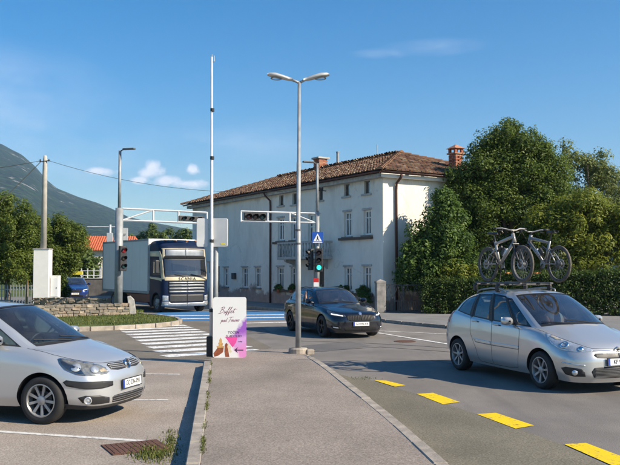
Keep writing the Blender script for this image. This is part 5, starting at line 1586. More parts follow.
# ================================================================== TRUCK
def cab_level(x0, dx, z, ys=1.0, back=1.6):
    return [(x0, 0, z), (x0 + 0.03 + dx, 0.72 * ys, z), (x0 + 0.16 + dx, 1.10 * ys, z), (x0 + 0.42, 1.21 * ys, z), (1.0, 1.225 * ys, z), (back, 1.225 * ys, z)]
CAB = [cab_level(0.06, 0, 0.30), cab_level(0.0, 0, 0.42), cab_level(0.0, 0, 0.92), cab_level(0.02, 0, 1.46), cab_level(0.05, 0, 1.70), cab_level(0.20, 0, 2.58), cab_level(0.26, 0, 2.98), cab_level(0.46, 0, 3.26, 0.97), cab_level(0.85, 0, 3.41, 0.80, 1.55), [(1.1, 0, 3.46), (1.1, 0, 3.46), (1.15, 0, 3.46), (1.2, 0, 3.46), (1.3, 0, 3.46), (1.5, 0, 3.46)]]
truck = thing('box_truck', 'navy and cream truck with a long pale grey box body', 'truck')
sh = Shell(CAB)
sh.body(truck, [(0.86, 0.42)], 0.52, [('windshield', 0, 1.75, 4.05, 4.97, 'car_glass'), ('door_window', 2.9, 4.3, 4.1, 4.9, 'tinted_glass')], 'truck_navy', 3.0, liner_v=3.9)
wheel_parts('truck', 0.42, 0.26, 8, 'galvanised', 'truck')
for x in (0.86, 5.6, 6.6):
    for y in (1.05, -1.05): put_wheel(truck, x, y, 0.42, 'truck')
def tp(name, polys, mat, off=0.006, sides=(1, -1), rim=0.02, parent=None, joined=False):
    for sd in sides:
        for p in polys:
            mb = MB(); sh.patch(mb, p, off, sd, rim=rim, du=0.12, dv=0.2); mb.build(name, mat, parent or truck, smooth=True)
tp('visor_panel', [[(0, 5.15), (0, 5.95), (1.55, 5.95), (1.65, 5.15)]], 'truck_steel', 0.012)
tp('sun_visor', [[(0, 4.95), (0, 5.12), (1.75, 5.12), (1.75, 4.95)]], 'dark_void', 0.05, rim=0.05)
tp('cream_stripe', [[(1.7, 4.95), (1.68, 5.98), (2.0, 5.98), (2.1, 4.95)], [(0, 6.0), (0, 6.12), (2.2, 6.12), (2.2, 6.0)], [(1.85, 3.45), (2.1, 5.0), (2.5, 5.75), (4.9, 5.75), (4.9, 5.15), (2.75, 5.1), (2.55, 3.45)], [(2.55, 3.05), (2.55, 3.75), (4.95, 4.0), (4.95, 3.6)]], 'truck_cream', 0.005)
tp('cream_band', [[(0, 3.15), (0, 3.95), (1.75, 3.95), (1.95, 3.6), (1.9, 3.15)]], 'truck_cream', 0.010)
for i in range(4):
    v = 2.05 + i * 0.25
    tp('grille_bar', [[(0, v), (0, v + 0.13), (1.35, v + 0.13), (1.4, v)]], 'truck_silver', 0.03)
tp('grille_back', [[(0, 1.98), (0, 3.1), (1.45, 3.1), (1.45, 1.98)]], 'dark_void', 0.004)
tp('lower_grille', [[(0, 1.25), (0, 1.9), (1.3, 1.9), (1.35, 1.25)]], 'black_plastic', 0.008)
tp('bumper', [[(0, 0.15), (0, 1.15), (1.2, 1.15), (1.35, 1.3), (2.4, 1.3), (2.55, 0.3), (1.5, 0.12)]], 'truck_silver', 0.03, rim=0.05)
tp('headlight', [[(1.45, 1.36), (1.45, 1.78), (2.3, 1.82), (2.3, 1.36)]], 'lamp_clear', 0.02)
tp('fog_lamp', [[(1.5, 0.6), (1.5, 0.9), (1.95, 0.92), (1.95, 0.6)]], 'lamp_clear', 0.045)
for sd in (1, -1):
    mb = MB(); mb.box((0.32, sd * 1.42, 2.15), (0.16, 0.2, 0.62)); mo = mb.build('door_mirror', 'black_plastic', truck, bevel=0.04)
    mb = MB(); mb.tube([(0.35, sd * 1.2, 2.4), (0.30, sd * 1.36, 2.4)], 0.03, 6); mb.build('mirror_arm', 'black_plastic', mo)
    mb = MB(); sh.patch(mb, [(3.0, 1.2), (3.0, 1.5), (3.6, 1.5), (3.6, 1.2)], 0.03, sd); mb.build('step', 'galvanised', truck)
for u0, sd in ((0.1, 1), (1.0, -1)):
    mb = MB(); mb.tube([sh.pos(u0, 4.02, sd, 0.05), sh.pos(u0 + (0.7 if sd > 0 else -0.75), 4.16, sd, 0.04)], 0.014, 5); mb.build('wiper', 'black_plastic', truck)
for y in (-0.8, -0.3, 0.3, 0.8):
    mb = MB(); mb.box((0.75, y, 3.41), (0.10, 0.14, 0.06)); mb.build('roof_marker', 'lamp_orange', truck, bevel=0.02)
mb = MB(); mb.add([(1.6, -1.22, 0.35), (1.6, 1.22, 0.35), (1.6, 1.2, 3.2), (1.6, -1.2, 3.2)], [(0, 1, 2, 3)]); mb.build('cab_back', 'truck_navy', truck)
mb = MB(); mb.box((0.75, 0, 1.75), (0.4, 2.2, 0.4)); mb.build('dashboard', 'cabin_cloth', truck, bevel=0.05)
mb = MB(); mb.box((1.25, 0, 1.6), (0.5, 2.2, 0.6)); mb.build('seat', 'cabin_cloth', truck, bevel=0.05)
bn = Vector((-1, 0, 0.05)).normalized()
text_mesh('lettering', 'SCANIA', 0.20, 'ink_black', truck, frame_mtx(sh.pos(0, 3.55, 1, 0.022), Vector((0, -1, 0)), Vector((0.05, 0, 1))), extrude=0.004, spacing=1.35)
BX0, BX1, BZ0, BZ1 = 1.72, 8.1, 0.86, 3.52
mb = MB(); mb.box(((BX0 + BX1) / 2, 0, (BZ0 + BZ1) / 2), (BX1 - BX0, 2.5, BZ1 - BZ0)); bx = mb.build('cargo_box', 'box_grey', truck, bevel=0.03)
for sd in (1, -1):
    for z, h in ((BZ1 - 0.05, 0.10), (BZ0 + 0.06, 0.12)):
        m_ = MB(); m_.box(((BX0 + BX1) / 2, sd * 1.255, z), (BX1 - BX0 + 0.02, 0.02, h)); m_.build('box_rail', 'galvanised', bx)
    for x in (BX0 + 0.03, BX1 - 0.03):
        m_ = MB(); m_.box((x, sd * 1.256, (BZ0 + BZ1) / 2), (0.07, 0.024, BZ1 - BZ0)); m_.build('corner_post', 'galvanised', bx)
    for i in range(1, 6):
        m_ = MB(); m_.box((BX0 + (BX1 - BX0) * i / 6, sd * 1.2515, (BZ0 + BZ1) / 2), (0.03, 0.006, BZ1 - BZ0 - 0.25)); m_.build('panel_joint', 'box_grey', bx)
    m_ = MB(); m_.box((3.3, sd * 1.12, 0.62), (2.6, 0.1, 0.42)); m_.build('side_skirt', 'chassis_maroon', truck, bevel=0.02)
    m_ = MB(); m_.box((1.75, sd * 1.05, 0.72), (0.5, 0.3, 0.62)); m_.build('fuel_tank', 'chassis_maroon', truck, bevel=0.05)
    m_ = MB(); m_.lathe([(0.50, -0.14), (0.53, -0.14), (0.53, 0.14), (0.50, 0.14)], 24, Matrix.Translation((0.86, sd * 1.1, 0.42)) @ Matrix.Rotation(math.pi / 2, 4, 'X')); 
mb = MB(); mb.box((4.4, 0, 0.66), (7.0, 0.9, 0.28)); mb.build('chassis', 'chassis_maroon', truck)
fcp = G(164.5, 313.2)
place_car(truck, (0.0, 1.15), (fcp.x, fcp.y), Vector((0.56, -0.83)).normalized())

# ================================================================== BICYCLES
def bicycle(label, frame_m, group):
    """local: +x forward, wheels on z=0"""
    b = thing('mountain_bike', label, 'bicycle', group=group)
    r = 0.355
    def wheel(x):
        t = MB(); ax = Matrix.Translation((x, 0, r)) @ Matrix.Rotation(math.pi / 2, 4, 'X')
        t.lathe([(r - 0.026 + 0.026 * math.cos(a), 0.026 * math.sin(a)) for a in [k * math.pi / 4 for k in range(8)]], 36, ax, closed=True)
        w = t.build('wheel', 'bike_tyre', b, smooth=True)
        m_ = MB(); m_.lathe([(r - 0.05, -0.014), (r - 0.05, 0.014), (r - 0.066, 0.010), (r - 0.066, -0.010)], 36, ax, closed=True); m_.build('rim', 'grey_plastic', w, smooth=True)
        m_ = MB()
        for k in range(24):
            a = 2 * math.pi * k / 24
            m_.tube([(x + 0.025 * math.cos(a + 0.6), 0.02 * (-1) ** k, r + 0.025 * math.sin(a + 0.6)), (x + (r - 0.06) * math.cos(a), 0, r + (r - 0.06) * math.sin(a))], 0.0018, 4, cap=False)
        so = m_.build('spokes', 'galvanised', w); so['kind'] = 'stuff'
        m_ = MB(); m_.tube([(x, -0.06, r), (x, 0.06, r)], 0.03, 10); m_.build('hub', 'grey_plastic', w, smooth=True)
        m_ = MB(); m_.lathe([(0.06, 0.045), (0.095, 0.045), (0.095, 0.049), (0.06, 0.049)], 20, ax, closed=True); m_.build('brake_disc', 'galvanised', w)
        return w
    wheel(0.0); wheel(1.17)
    bb = Vector((0.43, 0, 0.35)); head_t = Vector((0.88, 0, 0.92)); head_b = Vector((0.93, 0, 0.80)); seat_t = Vector((0.27, 0, 0.80))
    m_ = MB(); m_.tube([bb, head_b], [0.030, 0.033], 10); m_.build('down_tube', frame_m, b, smooth=True)
    m_ = MB(); m_.tube([seat_t - Vector((0, 0, 0.04)), head_t - Vector((0.0, 0, 0.04))], [0.026, 0.032], 10); m_.build('top_tube', frame_m, b, smooth=True)
    m_ = MB(); m_.tube([bb, seat_t], 0.026, 10); m_.build('seat_tube', frame_m, b, smooth=True)
    m_ = MB(); m_.tube([head_b - Vector((-0.01, 0, 0.03)), head_t + Vector((-0.01, 0, 0.02))], 0.034, 10); m_.build('head_tube', frame_m, b, smooth=True)
    for sy in (-1, 1):
        m_ = MB(); m_.tube([bb + Vector((0, sy * 0.03, 0.02)), (0.2, sy * 0.055, 0.36), (0, sy * 0.065, r)], 0.014, 6); m_.build('chainstay', frame_m, b, smooth=True)
        m_ = MB(); m_.tube([(0.31, sy * 0.02, 0.66), (0.16, sy * 0.05, 0.54), (0, sy * 0.065, r)], 0.013, 6); m_.build('seatstay', frame_m, b, smooth=True)
        m_ = MB(); m_.tube([(0.95, sy * 0.055, 0.74), (1.08, sy * 0.058, 0.50), (1.17, sy * 0.055, r)], [0.020, 0.023, 0.018], 8); m_.build('fork_leg', 'black_plastic', b, smooth=True)
        m_ = MB(); m_.tube([(0.80, sy * 0.25, 1.045), (0.78, sy * 0.37, 1.04)], 0.017, 8); m_.build('grip', 'black_plastic', b, smooth=True)
        m_ = MB(); m_.tube([(0.84, sy * 0.22, 1.03), (0.91, sy * 0.25, 1.00), (0.90, sy * 0.33, 0.99)], 0.008, 5); m_.build('brake_lever', 'black_plastic', b)
        m_ = MB(); pd = 0.17 * sy; m_.tube([bb + Vector((0, sy * 0.08, 0)), bb + Vector((0.05 * sy, sy * 0.09, -pd))], 0.013, 6); cr = m_.build('crank', 'black_plastic', b)
        m_ = MB(); m_.box(bb + Vector((0.05 * sy, sy * 0.15, -pd)), (0.10, 0.10, 0.022)); m_.build('pedal', 'bike_orange' if sy > 0 else 'black_plastic', cr, bevel=0.006)
    m_ = MB(); m_.tube([(0.95, -0.07, 0.74), (0.95, 0.07, 0.74)], 0.022, 8); m_.tube([head_b, (0.95, 0, 0.74)], 0.02, 8); m_.build('fork_crown', 'black_plastic', b)
    m_ = MB(); m_.tube([head_t, (0.86, 0, 0.985), (0.90, 0, 1.0)], 0.02, 8); m_.build('stem', 'black_plastic', b)
    m_ = MB(); m_.tube([(0.78, -0.37, 1.04), (0.82, -0.2, 1.045), (0.89, -0.06, 1.005), (0.89, 0.06, 1.005), (0.82, 0.2, 1.045), (0.78, 0.37, 1.04)], 0.014, 8); m_.build('handlebar', frame_m, b, smooth=True)
    m_ = MB(); m_.tube([seat_t, (0.22, 0, 0.95)], 0.015, 8); m_.build('seat_post', 'black_plastic', b)
    m_ = MB(); secs = ((0.36, 0.018, 0.0), (0.28, 0.03, 0.005), (0.18, 0.06, 0.005), (0.09, 0.078, 0.012), (0.07, 0.05, 0.012)); vs = []
    for x, w, dz in secs:
        for k in range(8):
            a = 2 * math.pi * k / 8; vs.append((x, w * math.cos(a), 0.965 + dz + 0.026 * math.sin(a)))
    fs = [(i * 8 + k, i * 8 + (k + 1) % 8, i * 8 + 8 + (k + 1) % 8, i * 8 + 8 + k) for i in range(4) for k in range(8)] + [tuple(range(8)), tuple(range(39, 31, -1))]
    m_.add(vs, fs); m_.build('saddle', 'black_plastic', b, smooth=True)
    m_ = MB(); m_.lathe([(0.02, 0.05), (0.078, 0.05), (0.078, 0.056), (0.02, 0.056)], 20, Matrix.Translation(bb) @ Matrix.Rotation(-math.pi / 2, 4, 'X'), closed=True); m_.build('chainring', 'galvanised', b)
    m_ = MB(); m_.lathe([(0.02, 0.03), (0.075, 0.03), (0.05, 0.06), (0.02, 0.06)], 20, Matrix.Translation((0, 0, r)) @ Matrix.Rotation(-math.pi / 2, 4, 'X'), closed=True); m_.build('cassette', 'grey_plastic', b)
    m_ = MB(); m_.tube([(0.33, 0, 0.60), (0.50, 0, 0.70)], 0.022, 8); m_.build('shock_absorber', 'black_plastic', b)
    m_ = MB(); m_.tube([(0.56, 0, 0.52), (0.68, 0, 0.64)], 0.035, 10); m_.build('water_bottle', 'plate_white', b, smooth=True)
    for sy in (-1, 1):
        m_ = MB(); m_.tube([(0.86, sy * 0.2, 1.03), (1.0, sy * 0.12, 1.0), (0.99, sy * 0.05, 0.88), (0.70, 0.03 * sy, 0.66), (0.45, 0.04 * sy, 0.42)], 0.005, 4); m_.build('brake_cable', 'black_plastic', b)
    m_ = MB(); m_.tube([bb + Vector((0, 0.055, 0.075)), (0.0, 0.05, r + 0.045), (-0.045, 0.05, r), (0.0, 0.05, r - 0.05), (0.03, 0.05, r - 0.14), bb + Vector((0, 0.055, -0.075))], 0.006, 4); m_.build('chain', 'grey_plastic', b)
    m_ = MB(); m_.box((0.55, 0, 0.60), (0.16, 0.05, 0.09), mat=Matrix.Rotation(-0.8, 3, 'Y')); m_.build('frame_bag', 'black_plastic', b, bevel=0.015)
    return b
mr = mpv.rotation_euler.z
MM = Matrix.Translation(mpv.location) @ Matrix.Rotation(mr, 4, 'Z')
ROOFZ = 1.79
# cross bars and wheel trays belong to the car
for x in (2.65, 3.45):
    m_ = MB(); m_.box((x, 0, 1.745), (0.05, 1.22, 0.035)); cb = m_.build('roof_bar', 'black_plastic', mpv, bevel=0.01)
    for sd in (1, -1):
        m_ = MB(); m_.box((x, sd * 0.60, 1.68), (0.10, 0.06, 0.13)); m_.build('bar_foot', 'black_plastic', cb, bevel=0.015)
for y in (0.37, -0.34):
    m_ = MB(); m_.box((3.0, y, 1.775), (1.55, 0.075, 0.03)); tr_ = m_.build('bike_tray', 'grey_plastic', mpv, bevel=0.008)
    m_ = MB(); m_.tube([(3.1, y - 0.1, 1.74), (3.0, y - 0.08, 2.0), (2.95, y - 0.02, 2.28)], 0.014, 6); m_.build('clamp_arm', 'black_plastic', tr_)
def put_bike(b, rear_local, fwd):
    p = MM @ Vector((rear_local[0], rear_local[1], ROOFZ))
    b.location = p; b.rotation_euler = (0, 0, mr + (math.pi if fwd < 0 else 0))
b1 = bicycle('pale mountain bike on the car roof facing forward, nearer the camera', 'bike_white', 'bicycles on the car roof')
put_bike(b1, (3.33, 0.37), -1)
b2 = bicycle('grey mountain bike on the car roof facing backward, on the far side', 'bike_grey', 'bicycles on the car roof')
put_bike(b2, (2.0, -0.34), 1)

# ================================================================== PEOPLE IN THE CARS
def person(label, nodes, edges, radii, mats, root_obj_matrix, name='person'):
    """nodes: joint dict; a continuous skinned body; mats: function(face centre) -> slot"""
    me = bpy.data.meshes.new(name)
    keys = list(nodes); ix = {k_: i for i, k_ in enumerate(keys)}
    me.from_pydata([nodes[k_] for k_ in keys], [(ix[a], ix[b]) for a, b in edges], [])
    o = bpy.data.objects.new(name, me); COL.objects.link(o)
    o.modifiers.new('skin', 'SKIN')
    me.skin_vertices.new() if hasattr(me.skin_vertices, 'new') and not me.skin_vertices else None
    if not me.skin_vertices:
        bm = bmesh.new(); bm.from_mesh(me); bm.verts.layers.skin.verify(); bm.to_mesh(me); bm.free()
    for k_ in keys:
        sv = me.skin_vertices[0].data[ix[k_]]
        rr = radii[k_]; sv.radius = rr if isinstance(rr, tuple) else (rr, rr)
        sv.use_root = (k_ == 'pelvis')
    ss = o.modifiers.new('sub', 'SUBSURF'); ss.levels = 2; ss.render_levels = 2
    dg = bpy.context.evaluated_depsgraph_get()
    m2 = bpy.data.meshes.new_from_object(o.evaluated_get(dg))
    bpy.data.objects.remove(o)
    for m_ in ('skin', mats[0], mats[1], 'hair'): m2.materials.append(M[m_])
    segs = [(Vector(nodes[a]), Vector(nodes[b]), a, b) for a, b in edges]
    def slot(c):
        best = min(segs, key=lambda s: ((c - (s[0] + (s[1] - s[0]) * max(0, min(1, (c - s[0]).dot(s[1] - s[0]) / (s[1] - s[0]).length_squared)))).length))
        n = best[2] + best[3]
        if 'head' in n or 'neck' in n:
            hc = Vector(nodes['head1'])
            return 3 if (c.z > hc.z + 0.02 and c.x > hc.x - 0.06) or c.x > hc.x + 0.03 and c.z > hc.z - 0.06 else 0
        if 'hand' in n or 'fing' in n or 'thumb' in n or 'wrist' in n: return 0
        if 'elbow' in n and mats[2]: return 0
        if 'knee' in n or 'ankle' in n or 'hip' in n: return 2
        return 1
    for p in m2.polygons: p.material_index = slot(p.center.copy()); p.use_smooth = True
    ob = bpy.data.objects.new(name, m2); COL.objects.link(ob)
    # face: eyes, nose, ears
    hc = Vector(nodes['head1'])
    for sy in (-1, 1):
        f_ = MB(); f_.ball(hc + Vector((-0.082, sy * 0.032, 0.005)), 0.012, 8, 5); f_.build('eye', 'ink_black', ob, smooth=True)
        f_ = MB(); f_.ball(hc + Vector((0.0, sy * 0.084, -0.01)), (0.018, 0.01, 0.03), 8, 5); f_.build('ear', 'skin', ob, smooth=True)
    f_ = MB(); f_.ball(hc + Vector((-0.098, 0, -0.02)), (0.018, 0.013, 0.025), 8, 5); f_.build('nose', 'skin', ob, smooth=True)
    f_ = MB(); f_.ball(hc + Vector((-0.088, 0, -0.062)), (0.008, 0.026, 0.007), 8, 5); f_.build('mouth', 'brick_red', ob, smooth=True)
    ob.matrix_world = root_obj_matrix
    return tag(ob, label, 'person')
def seated(px, py, pz, arm, bare):
    """joints of a seated figure in car coordinates (front is -x); arm: 'wheel' or 'raised'"""
    nd = {'pelvis': (0, 0, 0.12), 'waist': (0.06, 0, 0.30), 'chest': (0.12, 0, 0.50), 'neck': (0.14, 0, 0.64), 'head0': (0.12, 0, 0.74), 'head1': (0.105, 0, 0.83), 'head2': (0.115, 0, 0.90)}
    rd_ = {'pelvis': 0.15, 'waist': 0.135, 'chest': (0.17, 0.12), 'neck': 0.055, 'head0': 0.075, 'head1': 0.09, 'head2': 0.06}
    ed = [('pelvis', 'waist'), ('waist', 'chest'), ('chest', 'neck'), ('neck', 'head0'), ('head0', 'head1'), ('head1', 'head2')]
    for s_, sy in (('l', -1), ('r', 1)):
        nd['hip' + s_] = (-0.12, sy * 0.11, 0.12); nd['knee' + s_] = (-0.46, sy * 0.13, 0.20); nd['ankle' + s_] = (-0.62, sy * 0.12, -0.06)
        rd_['hip' + s_] = 0.085; rd_['knee' + s_] = 0.06; rd_['ankle' + s_] = 0.042
        ed += [('pelvis', 'hip' + s_), ('hip' + s_, 'knee' + s_), ('knee' + s_, 'ankle' + s_)]
        sh_ = (0.13, sy * 0.19, 0.54); nd['shoulder' + s_] = sh_; rd_['shoulder' + s_] = 0.062
        if arm == 'raised' and sy > 0:
            el, wr, hn = (0.02, 0.40, 0.52), (0.03, 0.42, 0.76), (0.03, 0.42, 0.82)
            fd, fs_ = Vector((-0.01, 0.0, 0.04)), Vector((0.021, 0.0, 0))
        else:
            el, wr, hn = (-0.08, sy * 0.25, 0.36), (-0.28, sy * 0.15, 0.44), (-0.33, sy * 0.15, 0.45)
            fd, fs_ = Vector((-0.03, 0, -0.012)), Vector((0, 0.019, 0.004))
        nd['elbow' + s_] = el; nd['wrist' + s_] = wr; nd['hand' + s_] = hn
        rd_['elbow' + s_] = 0.043; rd_['wrist' + s_] = 0.028; rd_['hand' + s_] = (0.038, 0.02)
        ed += [('chest', 'shoulder' + s_), ('shoulder' + s_, 'elbow' + s_), ('elbow' + s_, 'wrist' + s_), ('wrist' + s_, 'hand' + s_)]
        for q in range(4):
            k1, k2 = 'fing%s%da' % (s_, q), 'fing%s%db' % (s_, q); le = (0.9, 1.1, 1.0, 0.75)[q]
            nd[k1] = tuple(Vector(hn) + fs_ * (q - 1.5) + fd * 0.9); nd[k2] = tuple(Vector(hn) + fs_ * (q - 1.5) * 1.15 + fd * (0.9 + 0.9 * le) + Vector((-0.008, 0, -0.006)))
            rd_[k1] = 0.0095; rd_[k2] = 0.0075; ed += [('hand' + s_, k1), (k1, k2)]
        nd['thumb' + s_] = tuple(Vector(hn) - fs_ * 2.6 + fd * 0.3); rd_['thumb' + s_] = 0.010; ed += [('hand' + s_, 'thumb' + s_)]
    return {k_: (v[0] + px, v[1] + py, v[2] + pz) for k_, v in nd.items()}, ed, rd_
EM = Matrix.Translation(estate.location) @ Matrix.Rotation(estate.rotation_euler.z, 4, 'Z')
nd, ed, rd_ = seated(2.30, 0.42, 0.46, 'raised', True)
person('passenger in the black estate car raising a bare arm at the side window', nd, ed, rd_, ('shirt_dark', 'shirt_dark', True), EM)
nd, ed, rd_ = seated(2.30, -0.36, 0.46, 'wheel', False)
person('driver of the black estate car in a light shirt, hands on the wheel', nd, ed, rd_, ('shirt_light', 'shirt_dark', False), EM)
nd, ed, rd_ = seated(2.08, -0.36, 0.60, 'wheel', True)
TM = Matrix.Translation(truck.location) @ Matrix.Rotation(truck.rotation_euler.z, 4, 'Z')
nd3, ed3, rd3 = seated(1.15, -0.62, 1.30, 'wheel', True)
person('truck driver in a light shirt behind the windshield', nd3, ed3, rd3, ('shirt_light', 'shirt_dark', True), TM)
person('driver of the silver family car with the bicycles, in a light shirt', nd, ed, rd_, ('shirt_light', 'shirt_dark', True), MM)
# ================================================================== POLES, SIGNALS, SIGNS
def lens(parent, c, nrm, r, mat, visor=True):
    n = Vector(nrm).normalized()
    m_ = MB(); disc(m_, c, n, r, 0.02, 20); l = m_.build('lens', mat, parent, smooth=True)
    if visor:
        q = n.to_track_quat('Z', 'Y').to_matrix().to_4x4(); q.translation = Vector(c)
        up = q.inverted().to_3x3() @ Vector((0, 0, 1)); a0 = math.atan2(up.y, up.x)
        vs, fs = [], []
        N_ = 13
        for k in range(N_):
            a = a0 - 1.9 + 3.8 * k / (N_ - 1)
            ln = 0.17 * (0.45 + 0.55 * math.cos((k / (N_ - 1) - 0.5) * math.pi))
            for z, rr in ((0.0, r + 0.012), (ln, r + 0.012), (ln, r + 0.006), (0.0, r + 0.006)): vs.append(q @ Vector((rr * math.cos(a), rr * math.sin(a), z)))
        for k in range(N_ - 1):
            for j in range(4): fs.append((k * 4 + j, k * 4 + (j + 1) % 4, k * 4 + 4 + (j + 1) % 4, k * 4 + 4 + j))
        m_ = MB(); m_.add(vs, fs); m_.build('visor', 'black_plastic', parent, smooth=False)
    return l
plain('lens_red_off', (0.05, 0.008, 0.008), 0.25, 0, 0.1, coat=0.6)
plain('lens_amber_off', (0.03, 0.018, 0.008), 0.25, 0, 0.1, coat=0.6)
plain('lens_green_off', (0.008, 0.04, 0.035), 0.25, 0, 0.1, coat=0.6)
plain('lens_green_lit', (0.05, 0.8, 0.6), 0.3, 0, 0.02, emis=(0.03, 1.0, 0.72), estr=1.6)
plain('lens_red_lit', (0.16, 0.015, 0.02), 0.3, 0, 0.02, emis=(1.0, 0.05, 0.05), estr=0.05)
def signal(label, pos, face, cols, group='traffic signal heads', h=0.95, w=0.30):
    """vertical three-lens head centred at pos, facing direction face"""
    f = Vector((face[0], face[1], 0)).normalized()
    t = thing('traffic_light', label, 'traffic light', pos, math.atan2(f.y, f.x) + math.pi / 2, group)   # local -y faces out
    m_ = MB(); m_.box((0, 0, 0), (w, 0.16, h)); hs = m_.build('housing', 'black_plastic', t, bevel=0.03)
    m_ = MB(); m_.box((0, 0.13, h * 0.3), (0.05, 0.14, 0.05)); m_.build('bracket', 'black_plastic', t)
    m_ = MB(); m_.box((0, 0.13, -h * 0.3), (0.05, 0.14, 0.05)); m_.build('bracket', 'black_plastic', t)
    for k, mt in enumerate(cols): lens(t, (0, -0.081, h * (0.31 - 0.31 * k)), (0, -1, 0), 0.105, mt)
    return t
def gantry(label, base, zthick, ztop, r0, r1, armdir, alen, z0, z1, lamp=True):
    t = thing('signal_gantry', label, 'signal gantry', base)
    m_ = MB(); m_.tube([(0, 0, -0.02), (0, 0, zthick - base[2])], [r0 * 1.06, r0], 14); pole = m_.build('pole', 'galvanised', t, smooth=True)
    m_ = MB(); m_.tube([(0, 0, zthick - base[2]), (0, 0, ztop - base[2])], [r1, r1 * 0.85], 12); m_.build('upper_pole', 'galvanised', t, smooth=True)
    m_ = MB(); m_.lathe([(r0 * 2.0, -0.02), (r0 * 2.0, 0.03), (0.01, 0.03)], 12); m_.build('base_plate', 'galvanised', t)
    d = Vector((armdir[0], armdir[1], 0)).normalized()
    a = MB(); A0, A1 = z0 - base[2], z1 - base[2]
    s0 = d * (r0 * 0.8)
    def bar(p, q, th=0.045): 
        m_ = MB(); m_.tube([p, q], th, 4); return m_
    bar(s0 + Vector((0, 0, A1)), d * alen + Vector((0, 0, A1))).build('arm_rail', 'painted_steel', t)
    bar(s0 + Vector((0, 0, A0)), d * alen + Vector((0, 0, A0))).build('arm_rail', 'painted_steel', t)
    bar(d * alen + Vector((0, 0, A0 - 0.03)), d * alen + Vector((0, 0, A1 + 0.03))).build('arm_post', 'painted_steel', t)
    bar(d * alen * 0.37 + Vector((0, 0, A0)), d * alen * 0.37 + Vector((0, 0, A1))).build('arm_post', 'painted_steel', t)
    bar(d * alen * 0.66 + Vector((0, 0, A0)), d * alen * 0.66 + Vector((0, 0, A1))).build('arm_post', 'painted_steel', t)
    bar(s0 + Vector((0, 0, A0)), d * alen * 0.37 + Vector((0, 0, A1)), 0.035).build('arm_brace', 'painted_steel', t)
    if lamp:
        m_ = MB(); z = ztop - base[2]; ld = Vector((lamp[0], lamp[1], 0)).normalized(); sd_ = Vector((-ld.y, ld.x, 0))
        m_.tube([(0, 0, z - 0.05), ld * 0.12 + Vector((0, 0, z + 0.02)), ld * 0.2 + Vector((0, 0, z + 0.03))], 0.03, 6)
        m_.box(ld * 0.45 + Vector((0, 0, z + 0.05)), (0.55, 0.2, 0.07), rz=math.atan2(ld.y, ld.x)); m_.build('lamp_head', 'grey_plastic', t, bevel=0.02)
    return t, d
def overhead(label, base, d, s0, s1, zc, hgt, yoff, face, lit=None):
    """horizontal signal box on the arm between s0 and s1"""
    c = Vector(base) + d * (s0 + s1) / 2; f = Vector((face[0], face[1], 0)).normalized()
    ang = math.atan2(d.y, d.x)
    t = thing('overhead_signal', label, 'traffic light', (c.x, c.y, zc), ang, 'overhead signal boxes')
    L = s1 - s0
    nrm = Vector((0, -1, 0)) if (Matrix.Rotation(ang, 3, 'Z') @ Vector((0, -1, 0))).dot(f) > 0 else Vector((0, 1, 0))
    m_ = MB(); m_.box((0, 0, 0), (L, 0.16, hgt)); m_.build('housing', 'black_plastic', t, bevel=0.02)
    for k in range(3): lens(t, (-L * 0.31 + k * L * 0.31, nrm.y * 0.081, -0.01), nrm, hgt * 0.36, ('lens_green_off', 'lens_amber_off', 'lens_red_off')[k])
# left gantry behind the stone wall
LB = (AT(118.5, 290, 35.2).x, 35.2, 0.12)
lg, ld = gantry('grey signal gantry behind the stone wall, its white arm reaching right', LB, AT(118, 208, 35.2).z, AT(121.5, 150.5, 35.2).z, 0.17, 0.075, (3.47, 2.6), 4.4, 4.20, 4.72, (1, -0.3))
overhead('black overhead signal box hung from the left gantry arm', LB, ld, 2.9, 4.2, 4.40, 0.24, 0, (0.3, -1))
signal('red pedestrian-side traffic light on the left gantry pole', AT(122.5, 258.5, 34.85), (0.75, -0.66), ('lens_red_lit', 'lens_amber_off', 'lens_green_off'), h=1.1, w=0.34)
bk = thing('road_sign', 'white back of a road sign fixed high on the left gantry pole', 'road sign', (LB[0], LB[1], AT(118, 234, 35.2).z))
for sx, w_ in ((-0.2, 0.2), (0.22, 0.22)):
    m_ = MB(); m_.box((sx, 0.24, 0), (w_, 0.03, 0.55)); m_.build('sign_panel', 'sign_back', bk, bevel=0.01)
m_ = MB(); m_.box((0, 0.20, 0), (0.5, 0.03, 0.06)); m_.build('sign_clamp', 'galvanised', bk)
# right gantry on the house pavement
RB = (AT(317.3, 300, 37.6).x, 37.6, 0.10)
rg, rdv = gantry('slim signal gantry before the balcony, its white arm reaching left', RB, AT(317, 212, 37.6).z, AT(317, 163.5, 37.6).z, 0.10, 0.07, (-3.44, -1.4), 3.75, 4.22, 4.66, (-1, -0.4))
overhead('black overhead signal box at the end of the right gantry arm', RB, rdv, 2.55, 3.6, 4.44, 0.34, 0, (0.2, -1))
signal('green-lit traffic light beneath the blue crossing sign', AT(318.8, 260.2, 37.3), (0.05, -1), ('lens_red_off', 'lens_amber_off', 'lens_green_lit'), h=1.10, w=0.36)
signal('dark unlit traffic light turned away left on the slim gantry pole', AT(310.6, 259.5, 37.5), (-0.85, -0.5), ('lens_red_off', 'lens_amber_off', 'lens_green_off'), h=1.0, w=0.30)
ps = AT(317.6, 237.6, 37.42)
sg = thing('crossing_sign', 'square blue pedestrian crossing sign above the green traffic light', 'road sign', ps, 0.05)
m_ = MB(); m_.box((0, 0, 0), (0.54, 0.02, 0.54)); m_.build('sign_panel', 'sign_blue', sg, bevel=0.01)
m_ = MB(); m_.add([(-0.20, -0.013, -0.17), (0.20, -0.013, -0.17), (0, -0.013, 0.20)], [(0, 1, 2)]); m_.build('white_triangle', 'plate_white', sg)
